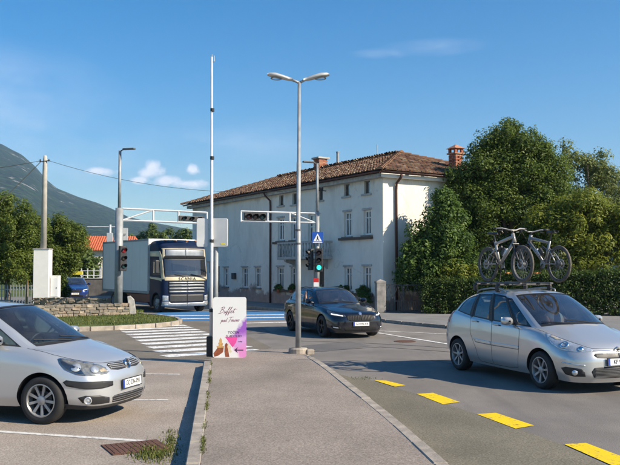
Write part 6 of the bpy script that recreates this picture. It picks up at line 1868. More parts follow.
m_ = MB(); m_.ball((0.0, -0.016, 0.04), (0.025, 0.003, 0.03), 8, 5); m_.build('figure_head', 'ink_black', sg)
m_ = MB(); m_.add([(-0.03, -0.016, 0.01), (0.03, -0.016, 0.01), (0.03, -0.016, -0.06), (0.09, -0.016, -0.14), (0.06, -0.016, -0.15), (0.0, -0.016, -0.08), (-0.05, -0.016, -0.15), (-0.08, -0.016, -0.14), (-0.03, -0.016, -0.06)], [(0, 1, 2, 3, 4, 5, 6, 7, 8)]); m_.build('figure_body', 'ink_black', sg)
m_ = MB(); m_.add([(-0.22, -0.0135, -0.24), (0.22, -0.0135, -0.24), (0.22, -0.0135, -0.21), (-0.22, -0.0135, -0.21)], [(0, 1, 2, 3)]); m_.build('white_strip', 'plate_white', sg)
rs = AT(316.2, 284.5, 37.35)
sg = thing('red_white_plate', 'small red and white plate low on the slim gantry pole', 'road sign', rs, 0.0)
for k, (mt) in enumerate(('sign_red', 'plate_white', 'sign_red')):
    m_ = MB(); m_.box((0, 0, 0.2 - k * 0.2), (0.24, 0.02, 0.2)); m_.build('plate_field', mt, sg)

# street lamp with two heads on the tip of the sidewalk
LZ = 0.138
lb = G(298.2, 353, LZ)
lamp = thing('street_lamp', 'tall street lamp with two heads, standing at the tip of the sidewalk', 'street lamp', (lb.x, lb.y, LZ))
ltop = AT(299, 82, lb.y).z - LZ
m_ = MB(); m_.tube([(0, 0, 0), (0.0, 0, ltop * 0.45), (0, 0, ltop * 0.451), (0.01, 0, ltop * 0.70), (0.012, 0, ltop * 0.701), (0.02, 0, ltop)], [0.064, 0.06, 0.052, 0.05, 0.04, 0.036], 14); m_.build('pole', 'galvanised', lamp, smooth=True)
for z in (ltop * 0.45, ltop * 0.40):
    m_ = MB(); m_.tube([(0, 0, z - 0.02), (0, 0, z + 0.02)], 0.066, 12); m_.build('pole_band', 'grey_plastic', lamp)
for sd in (-1, 1):
    arm_e = Vector((sd * 0.17, 0, ltop + 0.06)); 
    m_ = MB(); m_.tube([(0.02, 0, ltop - 0.02), arm_e], 0.03, 8); m_.build('arm', 'galvanised', lamp, smooth=True)
    secs = ((0.10, 0.045, 0.045, 0.0), (0.20, 0.07, 0.06, 0.02), (0.34, 0.12, 0.065, 0.06), (0.50, 0.125, 0.075, 0.10), (0.64, 0.10, 0.06, 0.12), (0.70, 0.05, 0.03, 0.125))
    vs, fs = [], []
    for x, w_, h_, dz in secs:
        for k in range(12):
            a = 2 * math.pi * k / 12
            hh = h_ if math.sin(a) > 0 else h_ * 0.55
            vs.append((sd * (x + 0.02), w_ * math.cos(a), ltop + 0.04 + dz + hh * math.sin(a)))
    for i in range(len(secs) - 1):
        for k in range(12): fs.append((i * 12 + k, i * 12 + (k + 1) % 12, i * 12 + 12 + (k + 1) % 12, i * 12 + 12 + k))
    fs += [tuple(range(12)), tuple(range(71, 59, -1))]
    m_ = MB(); m_.add(vs, fs); hd_ = m_.build('lamp_head', 'lamp_housing', lamp, smooth=True)
    m_ = MB(); m_.ball((sd * 0.50, 0, ltop + 0.085), (0.15, 0.09, 0.045), 12, 6); m_.build('lamp_glass', 'lens_glass', hd_, smooth=True)
m_ = MB(); m_.lathe([(0.22, -0.06), (0.22, 0.09), (0.19, 0.12), (0.001, 0.125)], 18); m_.build('footing', 'kerb_concrete', lamp, smooth=False)
m_ = MB(); m_.box((0.26, -0.05, 0.03), (0.18, 0.2, 0.13), rz=0.3); m_.build('footing', 'kerb_concrete', lamp, bevel=0.03)

# thin mast with clamps, sign boxes and their post
mbse = G(211, 356.5, LZ)
mast = thing('thin_mast', 'very thin tall white mast rising beside the poster board', 'mast', (mbse.x, mbse.y, LZ))
mt_ = AT(210, 57, mbse.y).z - LZ
m_ = MB(); m_.tube([(0, 0, 0), (0, 0, mt_ * 0.40), (0.0, 0, mt_ * 0.401), (-0.01, 0, mt_ * 0.66), (-0.01, 0, mt_ * 0.661), (-0.02, 0, mt_)], [0.038, 0.038, 0.034, 0.034, 0.028, 0.026], 10); m_.build('tube', 'painted_steel', mast, smooth=True)
for y in (158, 110, 241, 310.5):
    z = AT(210, y, mbse.y).z - LZ; m_ = MB(); m_.tube([(0, 0, z - 0.035), (0, 0, z + 0.035)], 0.047, 10); m_.build('clamp', 'black_plastic', mast)
m_ = MB(); m_.tube([(-0.02, 0, mt_ - 0.12), (0.04, 0, mt_ - 0.1), (0.03, 0, mt_ + 0.03)], 0.012, 6); m_.tube([(-0.02, 0, mt_ - 0.01), (-0.02, 0, mt_ + 0.06)], 0.012, 6); m_.build('tip_bracket', 'galvanised', mast)
m_ = MB(); m_.box((-0.03, 0.0, 0.22), (0.13, 0.14, 0.44)); m_.build('foot_clamp', 'black_plastic', mast, bevel=0.02)
pb = Vector((mbse.x + 0.085, mbse.y + 0.12, LZ))
sb = thing('sign_post', 'grey post behind the mast carrying two rounded sign backs', 'sign post', pb)
ptop = AT(213, 219, pb.y).z - LZ
m_ = MB(); m_.tube([(0, 0, 0), (0, 0, ptop)], 0.05, 12); m_.build('post', 'galvanised', sb, smooth=True)
def rounded(w, h, r, n=5):
    out = []
    for cx_, cy_, a0 in ((w / 2 - r, h / 2 - r, 0), (-w / 2 + r, h / 2 - r, 90), (-w / 2 + r, -h / 2 + r, 180), (w / 2 - r, -h / 2 + r, 270)):
        for k in range(n + 1):
            a = R(a0 + 90 * k / n); out.append((cx_ + r * math.cos(a), cy_ + r * math.sin(a)))
    return out
zc = (AT(212, 218.5, pb.y).z + AT(212, 247, pb.y).z) / 2 - LZ; zh = AT(212, 218.5, pb.y).z - AT(212, 247, pb.y).z
for x0_, x1_, an in ((197, 208.5, 0.15), (212.2, 228.2, -0.12)):
    xa, xb = AT(x0_, 232, pb.y).x - pb.x, AT(x1_, 232, pb.y).x - pb.x
    m_ = MB(); m4 = Matrix.Translation(((xa + xb) / 2, -0.06, zc)) @ Matrix.Rotation(an, 4, 'Z') @ Matrix.Rotation(math.pi / 2, 4, 'X')
    m_.prism(rounded(xb - xa, zh, 0.045), -0.035, 0.035, mat=m4); pn = m_.build('sign_box', 'sign_back', sb, bevel=0.006)
    for f in (0.28, -0.28):
        q = MB(); q.box(((xa + xb) / 2, -0.02, zc + zh * f), (xb - xa, 0.05, 0.035), rz=an); q.build('stiffener', 'galvanised', pn)
    if x0_ > 200:
        s_ = MB(); s_.box((xb - 0.10, -0.105, zc - zh * 0.40), (0.10, 0.006, 0.035), rz=an); s_.build('sticker', 'sticker_yellow', pn)

# poster board
bl_, br_ = G(213, 357.4, LZ), G(246, 357.6, LZ)
bw = (br_ - bl_).length; bh = AT(230, 297.2, bl_.y).z - LZ
bc = (bl_ + br_) / 2
pbd = thing('poster_board', 'white ice cream poster board standing at the foot of the mast', 'advertising board', (bc.x, bc.y, LZ), 0.0)
def postermat():
    k = Nodes('poster_print')
    co = k.co.outputs['Object']
    sep = k.n('ShaderNodeSeparateXYZ'); k.link(co, sep.inputs[0])
    x, z = sep.outputs[0], sep.outputs[2]
    n = k.noise(7, 6, 0.7, k.coord('obj'))
    # watercolour wash fanning out to the lower right
    m = k.math('ADD', k.math('SUBTRACT', k.math('MULTIPLY', x, 2.6), k.math('MULTIPLY', k.math('ABSOLUTE', k.math('SUBTRACT', z, 0.36)), 2.1)), k.math('MULTIPLY', n, 0.75))
    f = k.math('MULTIPLY', k.math('SUBTRACT', m, 0.16), 4, clamp=True)
    hue = k.ramp(k.math('ADD', k.math('MULTIPLY', z, 1.0), k.math('MULTIPLY', k.noise(4, 4, 0.6, k.coord('obj')), 0.35)), [(0.35, (0.80, 0.30, 0.62)), (0.55, (0.72, 0.38, 0.75)), (0.75, (0.36, 0.12, 0.55))])
    c = k.mix(f, (0.84, 0.83, 0.81), hue)
    M['poster_print'] = k.done(k.bsdf(c, 0.45, 0, None, 0, 0.4))
postermat()
m_ = MB(); m_.prism([(x, y + bh / 2) for x, y in rounded(bw, bh, 0.045)], -0.022, 0.022, mat=Matrix.Rotation(math.pi / 2, 4, 'X')); brd = m_.build('board', 'poster_print', pbd)
m_ = MB(); m_.box((0, 0.30, bh * 0.42), (bw * 0.8, 0.02, bh * 0.86), mat=Matrix.Rotation(0.32, 3, 'X')); m_.build('back_leg', 'painted_steel', pbd)
plain('print_mauve', (0.24, 0.07, 0.13), 0.5, 0, 0.05); plain('print_dark', (0.07, 0.02, 0.07), 0.5, 0, 0.05); plain('print_pink', (0.85, 0.09, 0.36), 0.5, 0, 0.1); plain('print_brown', (0.30, 0.085, 0.035), 0.5, 0, 0.3, 30); plain('print_gold', (0.62, 0.36, 0.12), 0.5, 0, 0.3, 30); plain('print_cream', (0.78, 0.66, 0.44), 0.5, 0, 0.15, 30)
def bp_(x, z, o=0.0235): return Vector(((x - 0.5) * bw, -o, (1 - z) * bh))
def btext(s_, x, z, size, mat, shear=0.0, spacing=1.0, sx=1.0, name='lettering'):
    text_mesh(name, s_, size, mat, pbd, frame_mtx(bp_(x, z, 0.0235), (1, 0, 0), (0, 0, 1)), shear=shear, extrude=0.0008, spacing=spacing, sx=sx)
# hand-lettered name, drawn as pen strokes (unit: letter height)
SCRIPT = {
 'B': (1.0, [[(0.28, 1.45), (0.16, 0.7), (0.02, -0.05)], [(-0.1, 1.25), (0.25, 1.5), (0.72, 1.5), (0.78, 1.2), (0.3, 0.85)], [(0.3, 0.85), (0.7, 0.8), (0.72, 0.3), (0.3, 0.0), (-0.35, -0.12)]]),
 'u': (0.62, [[(0.0, 0.5), (0.1, 0.6), (0.06, 0.1), (0.2, 0.0), (0.4, 0.35), (0.48, 0.6), (0.44, 0.1), (0.6, 0.05)]]),
 'f': (0.5, [[(0.0, 0.2), (0.25, 0.7), (0.5, 1.35), (0.38, 1.45), (0.2, 0.6), (0.0, -0.45), (0.12, -0.4), (0.28, 0.2), (0.5, 0.3)]]),
 'e': (0.48, [[(0.0, 0.2), (0.3, 0.4), (0.28, 0.6), (0.1, 0.5), (0.1, 0.1), (0.3, 0.0), (0.5, 0.2)]]),
 't': (0.5, [[(0.0, 0.2), (0.2, 0.6), (0.34, 1.15), (0.2, 0.15), (0.34, 0.0), (0.5, 0.2)], [(0.05, 0.78), (0.9, 0.95)]]),
 'p': (0.62, [[(0.0, 0.3), (0.18, 0.6), (0.0, -0.6)], [(0.1, 0.2), (0.3, 0.6), (0.45, 0.45), (0.35, 0.05), (0.1, 0.05)], [(0.4, 0.05), (0.62, 0.25)]]),
 'o': (0.52, [[(0.3, 0.58), (0.08, 0.4), (0.08, 0.08), (0.3, 0.02), (0.42, 0.35), (0.3, 0.58), (0.52, 0.48)]]),
 'd': (0.6, [[(0.38, 0.5), (0.1, 0.45), (0.06, 0.08), (0.26, 0.05), (0.42, 0.5), (0.58, 1.3)], [(0.5, 1.0), (0.4, 0.1), (0.6, 0.1)]]),
 ' ': (0.4, []),
 'T': (0.85, [[(0.1, 1.3), (0.5, 1.4), (1.3, 1.42)], [(0.68, 1.4), (0.5, 0.7), (0.34, -0.05), (0.1, -0.05)]]),
 'r': (0.46, [[(0.0, 0.2), (0.18, 0.62), (0.34, 0.5), (0.28, 0.1), (0.46, 0.15)]]),
 'n': (0.62, [[(0.0, 0.45), (0.1, 0.58), (0.06, 0.0)], [(0.08, 0.3), (0.3, 0.6), (0.4, 0.45), (0.38, 0.05), (0.62, 0.2)]]),
 'v': (0.5, [[(0.0, 0.5), (0.12, 0.55), (0.2, 0.02), (0.42, 0.55), (0.52, 0.5)]]),
}
def script(word, x, z, h, rise):
    m_ = MB(); cx_ = 0.0
    for chx in word:
        adv, strokes = SCRIPT[chx]
        for st in strokes:
            pts = []
            for i in range(len(st) - 1):
                p0, p1, p2, p3 = [Vector(st[min(max(q, 0), len(st) - 1)]) for q in (i - 1, i, i + 1, i + 2)]
                for q in range(4):
                    t = q / 4
                    pts.append(0.5 * ((2 * p1) + (p2 - p0) * t + (2 * p0 - 5 * p1 + 4 * p2 - p3) * t * t + (3 * p1 - p0 - 3 * p2 + p3) * t ** 3))
            pts.append(Vector(st[-1]))
            P3 = [bp_(x, z, 0.0225) + Vector(((cx_ + p.x + p.y * 0.35) * h, 0, (p.y + (cx_ + p.x) * rise) * h)) for p in pts]
            m_.tube(P3, 0.0042, 4)
        cx_ += adv
    o = m_.build('script_lettering', 'print_mauve', pbd)
    o['kind'] = 'stuff'
script('Buffet', 0.20, 0.265, 0.088, 0.02)
script('pod Trnovo', 0.24, 0.41, 0.070, 0.03)
btext('TOČEN', 0.62, 0.585, 0.072, 'print_dark', 0.1, 1.0, 1.0)
btext('SLADOLED', 0.63, 0.645, 0.072, 'print_dark', 0.1, 1.0, 0.95)
btext('vanilija', 0.82, 0.735, 0.035, 'print_dark', 0.2)
def flat(name, pts, mat, o=0.0229):
    m_ = MB(); m_.add([bp_(x, z, o) for x, z in pts], [tuple(range(len(pts)))]); return m_.build(name, mat, pbd)
flat('pink_wedge', [(0.36, 0.655), (0.74, 0.66), (0.70, 0.75), (0.60, 0.83), (0.55, 0.80), (0.48, 0.74)], 'print_pink', 0.0226)
flat('arrow', [(0.64, 0.875), (0.76, 0.825), (0.72, 0.868), (0.92, 0.868), (0.92, 0.884), (0.72, 0.884), (0.76, 0.928)], 'print_dark')
flat('waffle_cone', [(0.05, 0.985), (0.02, 0.93), (0.14, 0.84), (0.33, 0.835), (0.31, 0.91), (0.16, 0.97)], 'print_brown')
flat('swirl', [(0.13, 0.84), (0.11, 0.81), (0.18, 0.80), (0.16, 0.76), (0.20, 0.745), (0.19, 0.71), (0.24, 0.67), (0.275, 0.715), (0.27, 0.75), (0.31, 0.765), (0.29, 0.80), (0.345, 0.815), (0.33, 0.84)], 'print_gold')
flat('waffle_cone', [(0.36, 0.80), (0.40, 0.78), (0.46, 0.86), (0.50, 0.99), (0.38, 0.99), (0.35, 0.90)], 'print_brown')
flat('swirl', [(0.40, 0.78), (0.46, 0.765), (0.49, 0.80), (0.55, 0.82), (0.54, 0.87), (0.58, 0.90), (0.52, 0.93), (0.48, 0.88)], 'print_cream')
flat('swirl', [(0.36, 0.80), (0.38, 0.77), (0.42, 0.755), (0.45, 0.785), (0.43, 0.83), (0.39, 0.84)], 'print_brown', 0.0232)

# ================================================================== LEFT YARD
# utility pole on its white pillar
PY = 42.0
pxc = AT(42.3, 300, PY)
pil = thing('white_pillar', 'tall white rendered pillar in the yard enclosing a utility pole foot', 'pillar', (pxc.x, PY, 0.1))
ph = AT(42, 249.5, PY).z - 0.1
m_ = MB(); m_.box((0, 0, ph / 2), (0.80, 0.6, ph)); m_.build('shaft', 'white_plaster', pil, bevel=0.015)
m_ = MB(); m_.box((0, 0, ph + 0.02), (0.86, 0.66, 0.05)); m_.build('coping', 'concrete', pil)
up = thing('utility_pole', 'round concrete utility pole with wires above the white pillar', 'utility pole', (pxc.x + 0.02, PY, 0.1 + ph + 0.04), 0)
uh = AT(43, 155.5, PY).z - 0.1 - ph - 0.04
m_ = MB(); m_.tube([(0, 0, -0.01), (0.02, 0, uh * 0.95), (0.02, 0, uh)], [0.165, 0.115, 0.08], 14); m_.build('pole', 'concrete_pole', up, smooth=True)
m_ = MB(); m_.tube([(-0.25, -0.1, uh - 0.35), (0.30, -0.1, uh - 0.28)], 0.025, 6); m_.build('crossarm', 'wrought_iron', up)
for x in (-0.2, 0.25):
    m_ = MB(); m_.lathe([(0.02, 0), (0.05, 0.03), (0.03, 0.06), (0.05, 0.09), (0.01, 0.12)], 8, Matrix.Translation((x, -0.1, uh - 0.33))); m_.build('insulator', 'wrought_iron', up, smooth=True)
def wire(label, a, b, sag, r=0.012, n=18):
    a, b = Vector(a), Vector(b)
    m_ = MB(); m_.tube([a.lerp(b, i / n) - Vector((0, 0, sag * 4 * (i / n) * (1 - i / n))) for i in range(n + 1)], r, 5)
    tag(m_.build('overhead_wire', 'wire_black', None, smooth=True), label, 'wire')
wt_ = Vector((pxc.x + 0.27, PY - 0.1, AT(46, 161, PY).z))
brw = HC + HD * br[0] + HN * 0.34
wire('long overhead wire from the utility pole to the old house', wt_, (brw.x, brw.y, HZ + br[1] + 0.12), 0.75, 0.010)
wire('overhead wire running left out of the picture from the pole top', (pxc.x - 0.18, PY - 0.1, wt_.z), AT(-70, 172, 40), 0.15, 0.014)
wire('thick cable slanting down left from the utility pole top', (pxc.x - 0.18, PY - 0.1, wt_.z - 0.08), AT(-40, 240, 39), 0.05, 0.02)
cb = thing('meter_cabinet', 'white meter cabinet standing against the right of the white pillar', 'cabinet', (AT(54.6, 300, PY).x, PY + 0.1, 0.1))
chh = AT(54, 275.5, PY).z - 0.1
m_ = MB(); m_.box((0, 0, chh / 2), (0.44, 0.36, chh)); m_.build('casing', 'white_plaster', cb, bevel=0.01)
m_ = MB(); m_.box((0, -0.19, chh * 0.62), (0.36, 0.02, chh * 0.6)); d_ = m_.build('door', 'white_paint', cb)
m_ = MB(); m_.box((0.12, -0.205, chh * 0.6), (0.03, 0.02, 0.06)); m_.build('handle', 'black_plastic', d_)
# dry-stone walls, stone by stone
def stone_wall(label, a, b, z, h, th, rows, seed, lmin, lmax):
    a, b = Vector(a[:2]), Vector(b[:2]); L = (b - a).length; rnd = random.Random(seed)
    t = thing('stone_wall', label, 'wall', (a.x, a.y, z), math.atan2(b.y - a.y, b.x - a.x), 'stone walls on the verge')
    m_ = MB(); m_.box((L / 2, th / 2, h / 2 - 0.03), (L - 0.06, th - 0.08, h - 0.02)); m_.build('core', 'mortar', t)
    meshes = []
    for k in range(8):
        bm = bmesh.new(); bmesh.ops.create_cube(bm, size=1.0)
        bmesh.ops.bevel(bm, geom=list(bm.edges), offset=0.13, segments=1, affect='EDGES')
        for v in bm.verts: v.co += Vector((rnd.uniform(-0.1, 0.1), rnd.uniform(-0.08, 0.08), rnd.uniform(-0.1, 0.1)))
        me = bpy.data.meshes.new('stone'); bm.to_mesh(me); bm.free(); me.materials.append(M['stone_%d' % (k % 4)]); meshes.append(me)
    rh = h / rows
    for r_ in range(rows):
        x = 0.0
        while x < L - 0.05:
            l = min(rnd.uniform(lmin, lmax), L - x)
            o = bpy.data.objects.new('stone', rnd.choice(meshes)); COL.objects.link(o); o.parent = t
            o.location = (x + l / 2, th / 2 + rnd.uniform(-0.03, 0.03), rh * (r_ + 0.5) + rnd.uniform(-0.01, 0.01))
            o.rotation_euler = (0, rnd.uniform(-0.06, 0.06), 0)
            o.scale = (l * 1.02, th * rnd.uniform(1.0, 1.08), rh * 1.04)
            x += l
    return t
stone_wall('low sunlit stone wall on the grass verge before the gantry pole', G(18, 318.2, 0.12), G(129.5, 314.6, 0.12), 0.12, 0.48, 0.35, 4, 3, 0.16, 0.46)
stone_wall('darker rear stone wall behind the sunlit one, below the white pillar', (AT(30, 303, 39.2).x, 39.6), (AT(109, 303, 39.2).x, 39.0), 0.12, 0.52, 0.4, 4, 9, 0.18, 0.5)
sl = G(132.5, 314.4, 0.12)
st_ = thing('marker_stone', 'leaning concrete marker slab at the right end of the stone wall', 'slab', (sl.x, sl.y + 0.1, 0.12), 0.2)
m_ = MB(); m_.prism([(-0.14, 0), (0.14, 0), (0.12, 0.62), (-0.02, 0.80), (-0.16, 0.78)], -0.09, 0.09, mat=Matrix.Rotation(-0.12, 4, 'Y') @ Matrix.Rotation(math.pi / 2, 4, 'X')); m_.build('slab', 'concrete', st_, bevel=0.02)
# metal paling fence and a stake
fz = 43.5
f0, f1 = AT(6, 300, fz), AT(34, 300, fz)
fen = thing('paling_fence', 'pale metal paling fence left of the white pillar', 'fence', (f0.x - 3, fz, 0.0))
FL = f1.x - f0.x + 3
for z in (0.35, 0.95):
    m_ = MB(); m_.box((FL / 2, 0, z), (FL, 0.04, 0.05)); m_.build('fence_rail', 'galvanised', fen)
m_ = MB(); m_.box((0, -0.03, 0.62), (0.05, 0.02, 1.15)); p0 = m_.build('paling', 'galvanised', fen); p0.location = (0.05, 0, 0)
for i in range(1, int(FL / 0.16)): copy_part(p0, fen, (0.05 + i * 0.16, 0, 0))
stp = AT(26.5, 300, 43.0)
m_ = MB(); m_.tube([(stp.x, 43.0, 0), (stp.x + 0.02, 43.0, AT(27, 280, 43).z)], 0.06, 8); tag(m_.build('wooden_stake', 'wood', None), 'short round wooden stake before the paling fence', 'stake')
# yard: dark rear wall with a white fence, yellow height bar, red roofed house
ya, yb_ = AT(80, 290, 62), AT(106, 290, 62)
yw = thing('yard_wall', 'dark retaining wall at the back of the yard behind the blue car', 'wall', (ya.x, 62, 0))
m_ = MB(); m_.box(((yb_.x - ya.x) / 2 + 2, 0, 0.65), (yb_.x - ya.x + 4, 0.3, 1.3)); m_.build('wall_body', 'wall_dark', yw)
m_ = MB(); m_.box(((yb_.x - ya.x) / 2 + 2, 0, 1.33), (yb_.x - ya.x + 4.1, 0.4, 0.06)); m_.build('coping', 'concrete', yw)
wf = thing('white_fence', 'white rail fence on top of the dark yard wall', 'fence', (ya.x, 62, 1.36))
for z in (0.2, 0.55):
    m_ = MB(); m_.box((3.0, 0, z), (6.0, 0.04, 0.05)); m_.build('fence_rail', 'white_paint', wf)
for i in range(13):
    m_ = MB(); m_.box((0.1 + i * 0.48, 0.0, 0.36), (0.06, 0.05, 0.74)); m_.build('fence_post', 'white_paint', wf)
hb0, hb1 = AT(66, 273, 58), AT(82.5, 273, 58)
hb = thing('height_barrier', 'yellow height bar on posts above the yard entrance', 'barrier', ((hb0.x + hb1.x) / 2, 58, 0))
hbz = hb0.z
m_ = MB(); m_.box((0, 0, hbz), (hb1.x - hb0.x, 0.12, 0.24)); m_.build('bar', 'sticker_yellow', hb)
for sd in (-1, 1):
    m_ = MB(); m_.tube([(sd * (hb1.x - hb0.x) / 2 * 0.95, 0.1, 0), (sd * (hb1.x - hb0.x) / 2 * 0.95, 0.1, hbz + 0.1)], 0.06, 8); m_.build('post', 'galvanised', hb)
hx = AT(98, 250, 84).x
fh = thing('red_roof_house', 'distant cream house with a bright orange-red tiled roof', 'house', (hx, 84, 0), 0.12)
ez, rz_ = AT(95, 250.5, 84).z, AT(95, 237.5, 84).z
m_ = MB(); m_.box((0, 4, ez / 2), (8.6, 8, ez)); m_.build('wall', 'far_wall', fh)
m_ = MB(); m_.add([(-4.8, -0.5, ez), (4.8, -0.5, ez), (4.8, 8.5, ez), (-4.8, 8.5, ez), (-3.4, 4, rz_ + 0.3), (3.4, 4, rz_ + 0.3)], [(0, 1, 5, 4), (1, 2, 5), (2, 3, 4, 5), (3, 0, 4), (3, 2, 1, 0)]); rf = m_.build('roof', 'far_roof', fh)
for i in range(38):
    m_ = MB(); x = -4.6 + i * 0.25; zt_ = min(1.0, min(x + 4.8, 4.8 - x) / 1.4)
    m_.tube([(x, -0.5, ez + 0.02), (x, -0.5 + 4.5 * zt_ * 0.98, ez + (rz_ + 0.3 - ez) * zt_ * 0.98 + 0.02)], 0.07, 5); m_.build('tile_row', 'far_roof', rf)
for x in (-2.6, 0, 2.6):
    m_ = MB(); m_.box((x, -0.02, 1.7), (0.9, 0.08, 1.2)); w_ = m_.build('window', 'window_frame', fh); q = MB(); q.box((x, -0.07, 1.7), (0.75, 0.03, 1.05)); q.build('pane', 'room_dark', w_)
# far slim signal arm
fs0 = AT(110, 255, 66)
fg = thing('far_signal_arm', 'slender far signal pole with a thin arm beyond the truck', 'signal gantry', (fs0.x, 66, 0))
z_ = AT(110, 227, 66).z
m_ = MB(); m_.tube([(0, 0, 0), (0, 0, z_ + 0.2)], 0.09, 8); m_.build('pole', 'painted_steel', fg, smooth=True)
m_ = MB(); m_.tube([(-1.9, 0, z_ + 0.02), (0.9, 0, z_)], 0.055, 6); m_.build('arm', 'painted_steel', fg)
m_ = MB(); m_.box((0.0, -0.12, z_ - 0.9), (0.5, 0.1, 0.8)); m_.build('sign_panel', 'sign_back', fg, bevel=0.02)
# ================================================================== VEGETATION
def leaf_mesh(name, clumps, per, size, mat, seed, flat=0.0, fill=0.35, aspect=0.55):
    """clumps: array of (x,y,z,r); leaves are small folded faces spread through each clump"""
    rng = np.random.RandomState(seed)
    C = np.array(clumps, float)
    rep = np.maximum(3, (per * (C[:, 3] / C[:, 3].mean()) ** 2).astype(int))
    idx = np.repeat(np.arange(len(C)), rep)
    n = len(idx)
    d = rng.normal(size=(n, 3)); d /= np.linalg.norm(d, axis=1, keepdims=True)
    rad = C[idx, 3] * (1 - fill * rng.random(n) ** 1.5) * rng.uniform(0.85, 1.15, n)
    p = C[idx, :3] + d * rad[:, None] * np.array([1, 1, 0.85])
    nrm = d * 0.85 + rng.normal(size=(n, 3)) * 0.5 + np.array([0, 0, 0.8])
    nrm /= np.linalg.norm(nrm, axis=1, keepdims=True)
    a = np.cross(nrm, rng.normal(size=(n, 3))); a /= np.linalg.norm(a, axis=1, keepdims=True)
    b = np.cross(nrm, a)
    s = size * rng.uniform(0.6, 1.35, n)[:, None]
    tip = p + a * s; tail = p - a * s
    l = p + b * s * aspect + nrm * s * 0.18; r = p - b * s * aspect + nrm * s * 0.18
    V = np.stack([tail, l, tip, r], 1).reshape(-1, 3)
    Fc = np.arange(n * 4).reshape(n, 4)
    me = bpy.data.meshes.new(name)
    me.vertices.add(n * 4); me.vertices.foreach_set('co', V.ravel())
    me.loops.add(n * 4); me.loops.foreach_set('vertex_index', Fc.ravel().astype(np.int32))
    me.polygons.add(n); me.polygons.foreach_set('loop_start', np.arange(0, n * 4, 4, dtype=np.int32)); me.polygons.foreach_set('loop_total', np.full(n, 4, dtype=np.int32))
    me.update(calc_edges=True)
    cl = rng.uniform(-0.3, 0.3, len(C))
    t = np.clip(rng.normal(0.42, 0.2, n) + cl[idx], 0, 1)
    at = me.attributes.new('tint', 'FLOAT', 'FACE'); at.data.foreach_set('value', t)
    me.materials.append(M[mat])
    return me
def spread(lobes, rc, n, seed, gap=0.0, inner=0.25):
    """clump centres over the surface of big lobes (x,y,z,rx,ry,rz)"""
    rng = np.random.RandomState(seed)
    L = np.array(lobes, float)
    w = (L[:, 3] * L[:, 5]) ** 0.85; w /= w.sum()
    out = []
    for _ in range(n):
        q = L[rng.choice(len(L), p=w)]
        d = rng.normal(size=3); d /= np.linalg.norm(d)
        k = rng.uniform(0.55, 0.98) if rng.random() > inner else rng.uniform(0.1, 0.6)
        c = q[:3] + d * q[3:6] * k
        out.append((c[0], c[1], c[2], rc * rng.uniform(0.45, 1.5)))
    return out
def tree(name, label, cat, base, lobes, rc, nc, per, size, mat, seed, trunk=(0.2, 1.5), group=None, fill=0.35, limbs=9, aspect=0.55):
    """lobes relative to the base"""
    t = thing(name, label, cat, base, 0, group)
    cl = spread(lobes, rc, nc, seed)
    me = leaf_mesh('crown', cl, per, size, mat, seed + 1, fill=fill, aspect=aspect)
    c = bpy.data.objects.new('crown', me); COL.objects.link(c); c.parent = t
    if trunk:
        rng = random.Random(seed)
        r0, h = trunk
        mb = MB()
        top = max(q[2] + q[5] * 0.15 for q in lobes)
        mb.tube([(0, 0, -0.1), (0.03, 0.02, h * 0.5), (-0.04, 0.05, h), (0.05, 0, (h + top) / 2), (0, 0, top)], [r0 * 1.25, r0, r0 * 0.85, r0 * 0.5, r0 * 0.12], 9)
        tr = mb.build('trunk', 'bark', t, smooth=True)
        for i in range(limbs):
            q = rng.choice(lobes)
            z0 = h * rng.uniform(0.8, 1.3)
            e = Vector((q[0] + rng.uniform(-0.7, 0.7) * q[3], q[1] + rng.uniform(-0.7, 0.7) * q[4], q[2] + rng.uniform(-0.5, 0.7) * q[5]))
            m_ = MB(); mid = Vector((e.x * 0.45, e.y * 0.45, z0 + (e.z - z0) * 0.6))
            m_.tube([(0, 0, z0), mid, e], [r0 * 0.5, r0 * 0.3, r0 * 0.08], 6); m_.build('limb', 'bark', tr, smooth=True)
    return t
def at_ground(px, Y, z=0.0): return Vector(((px - CX) / F * Y, Y, z))
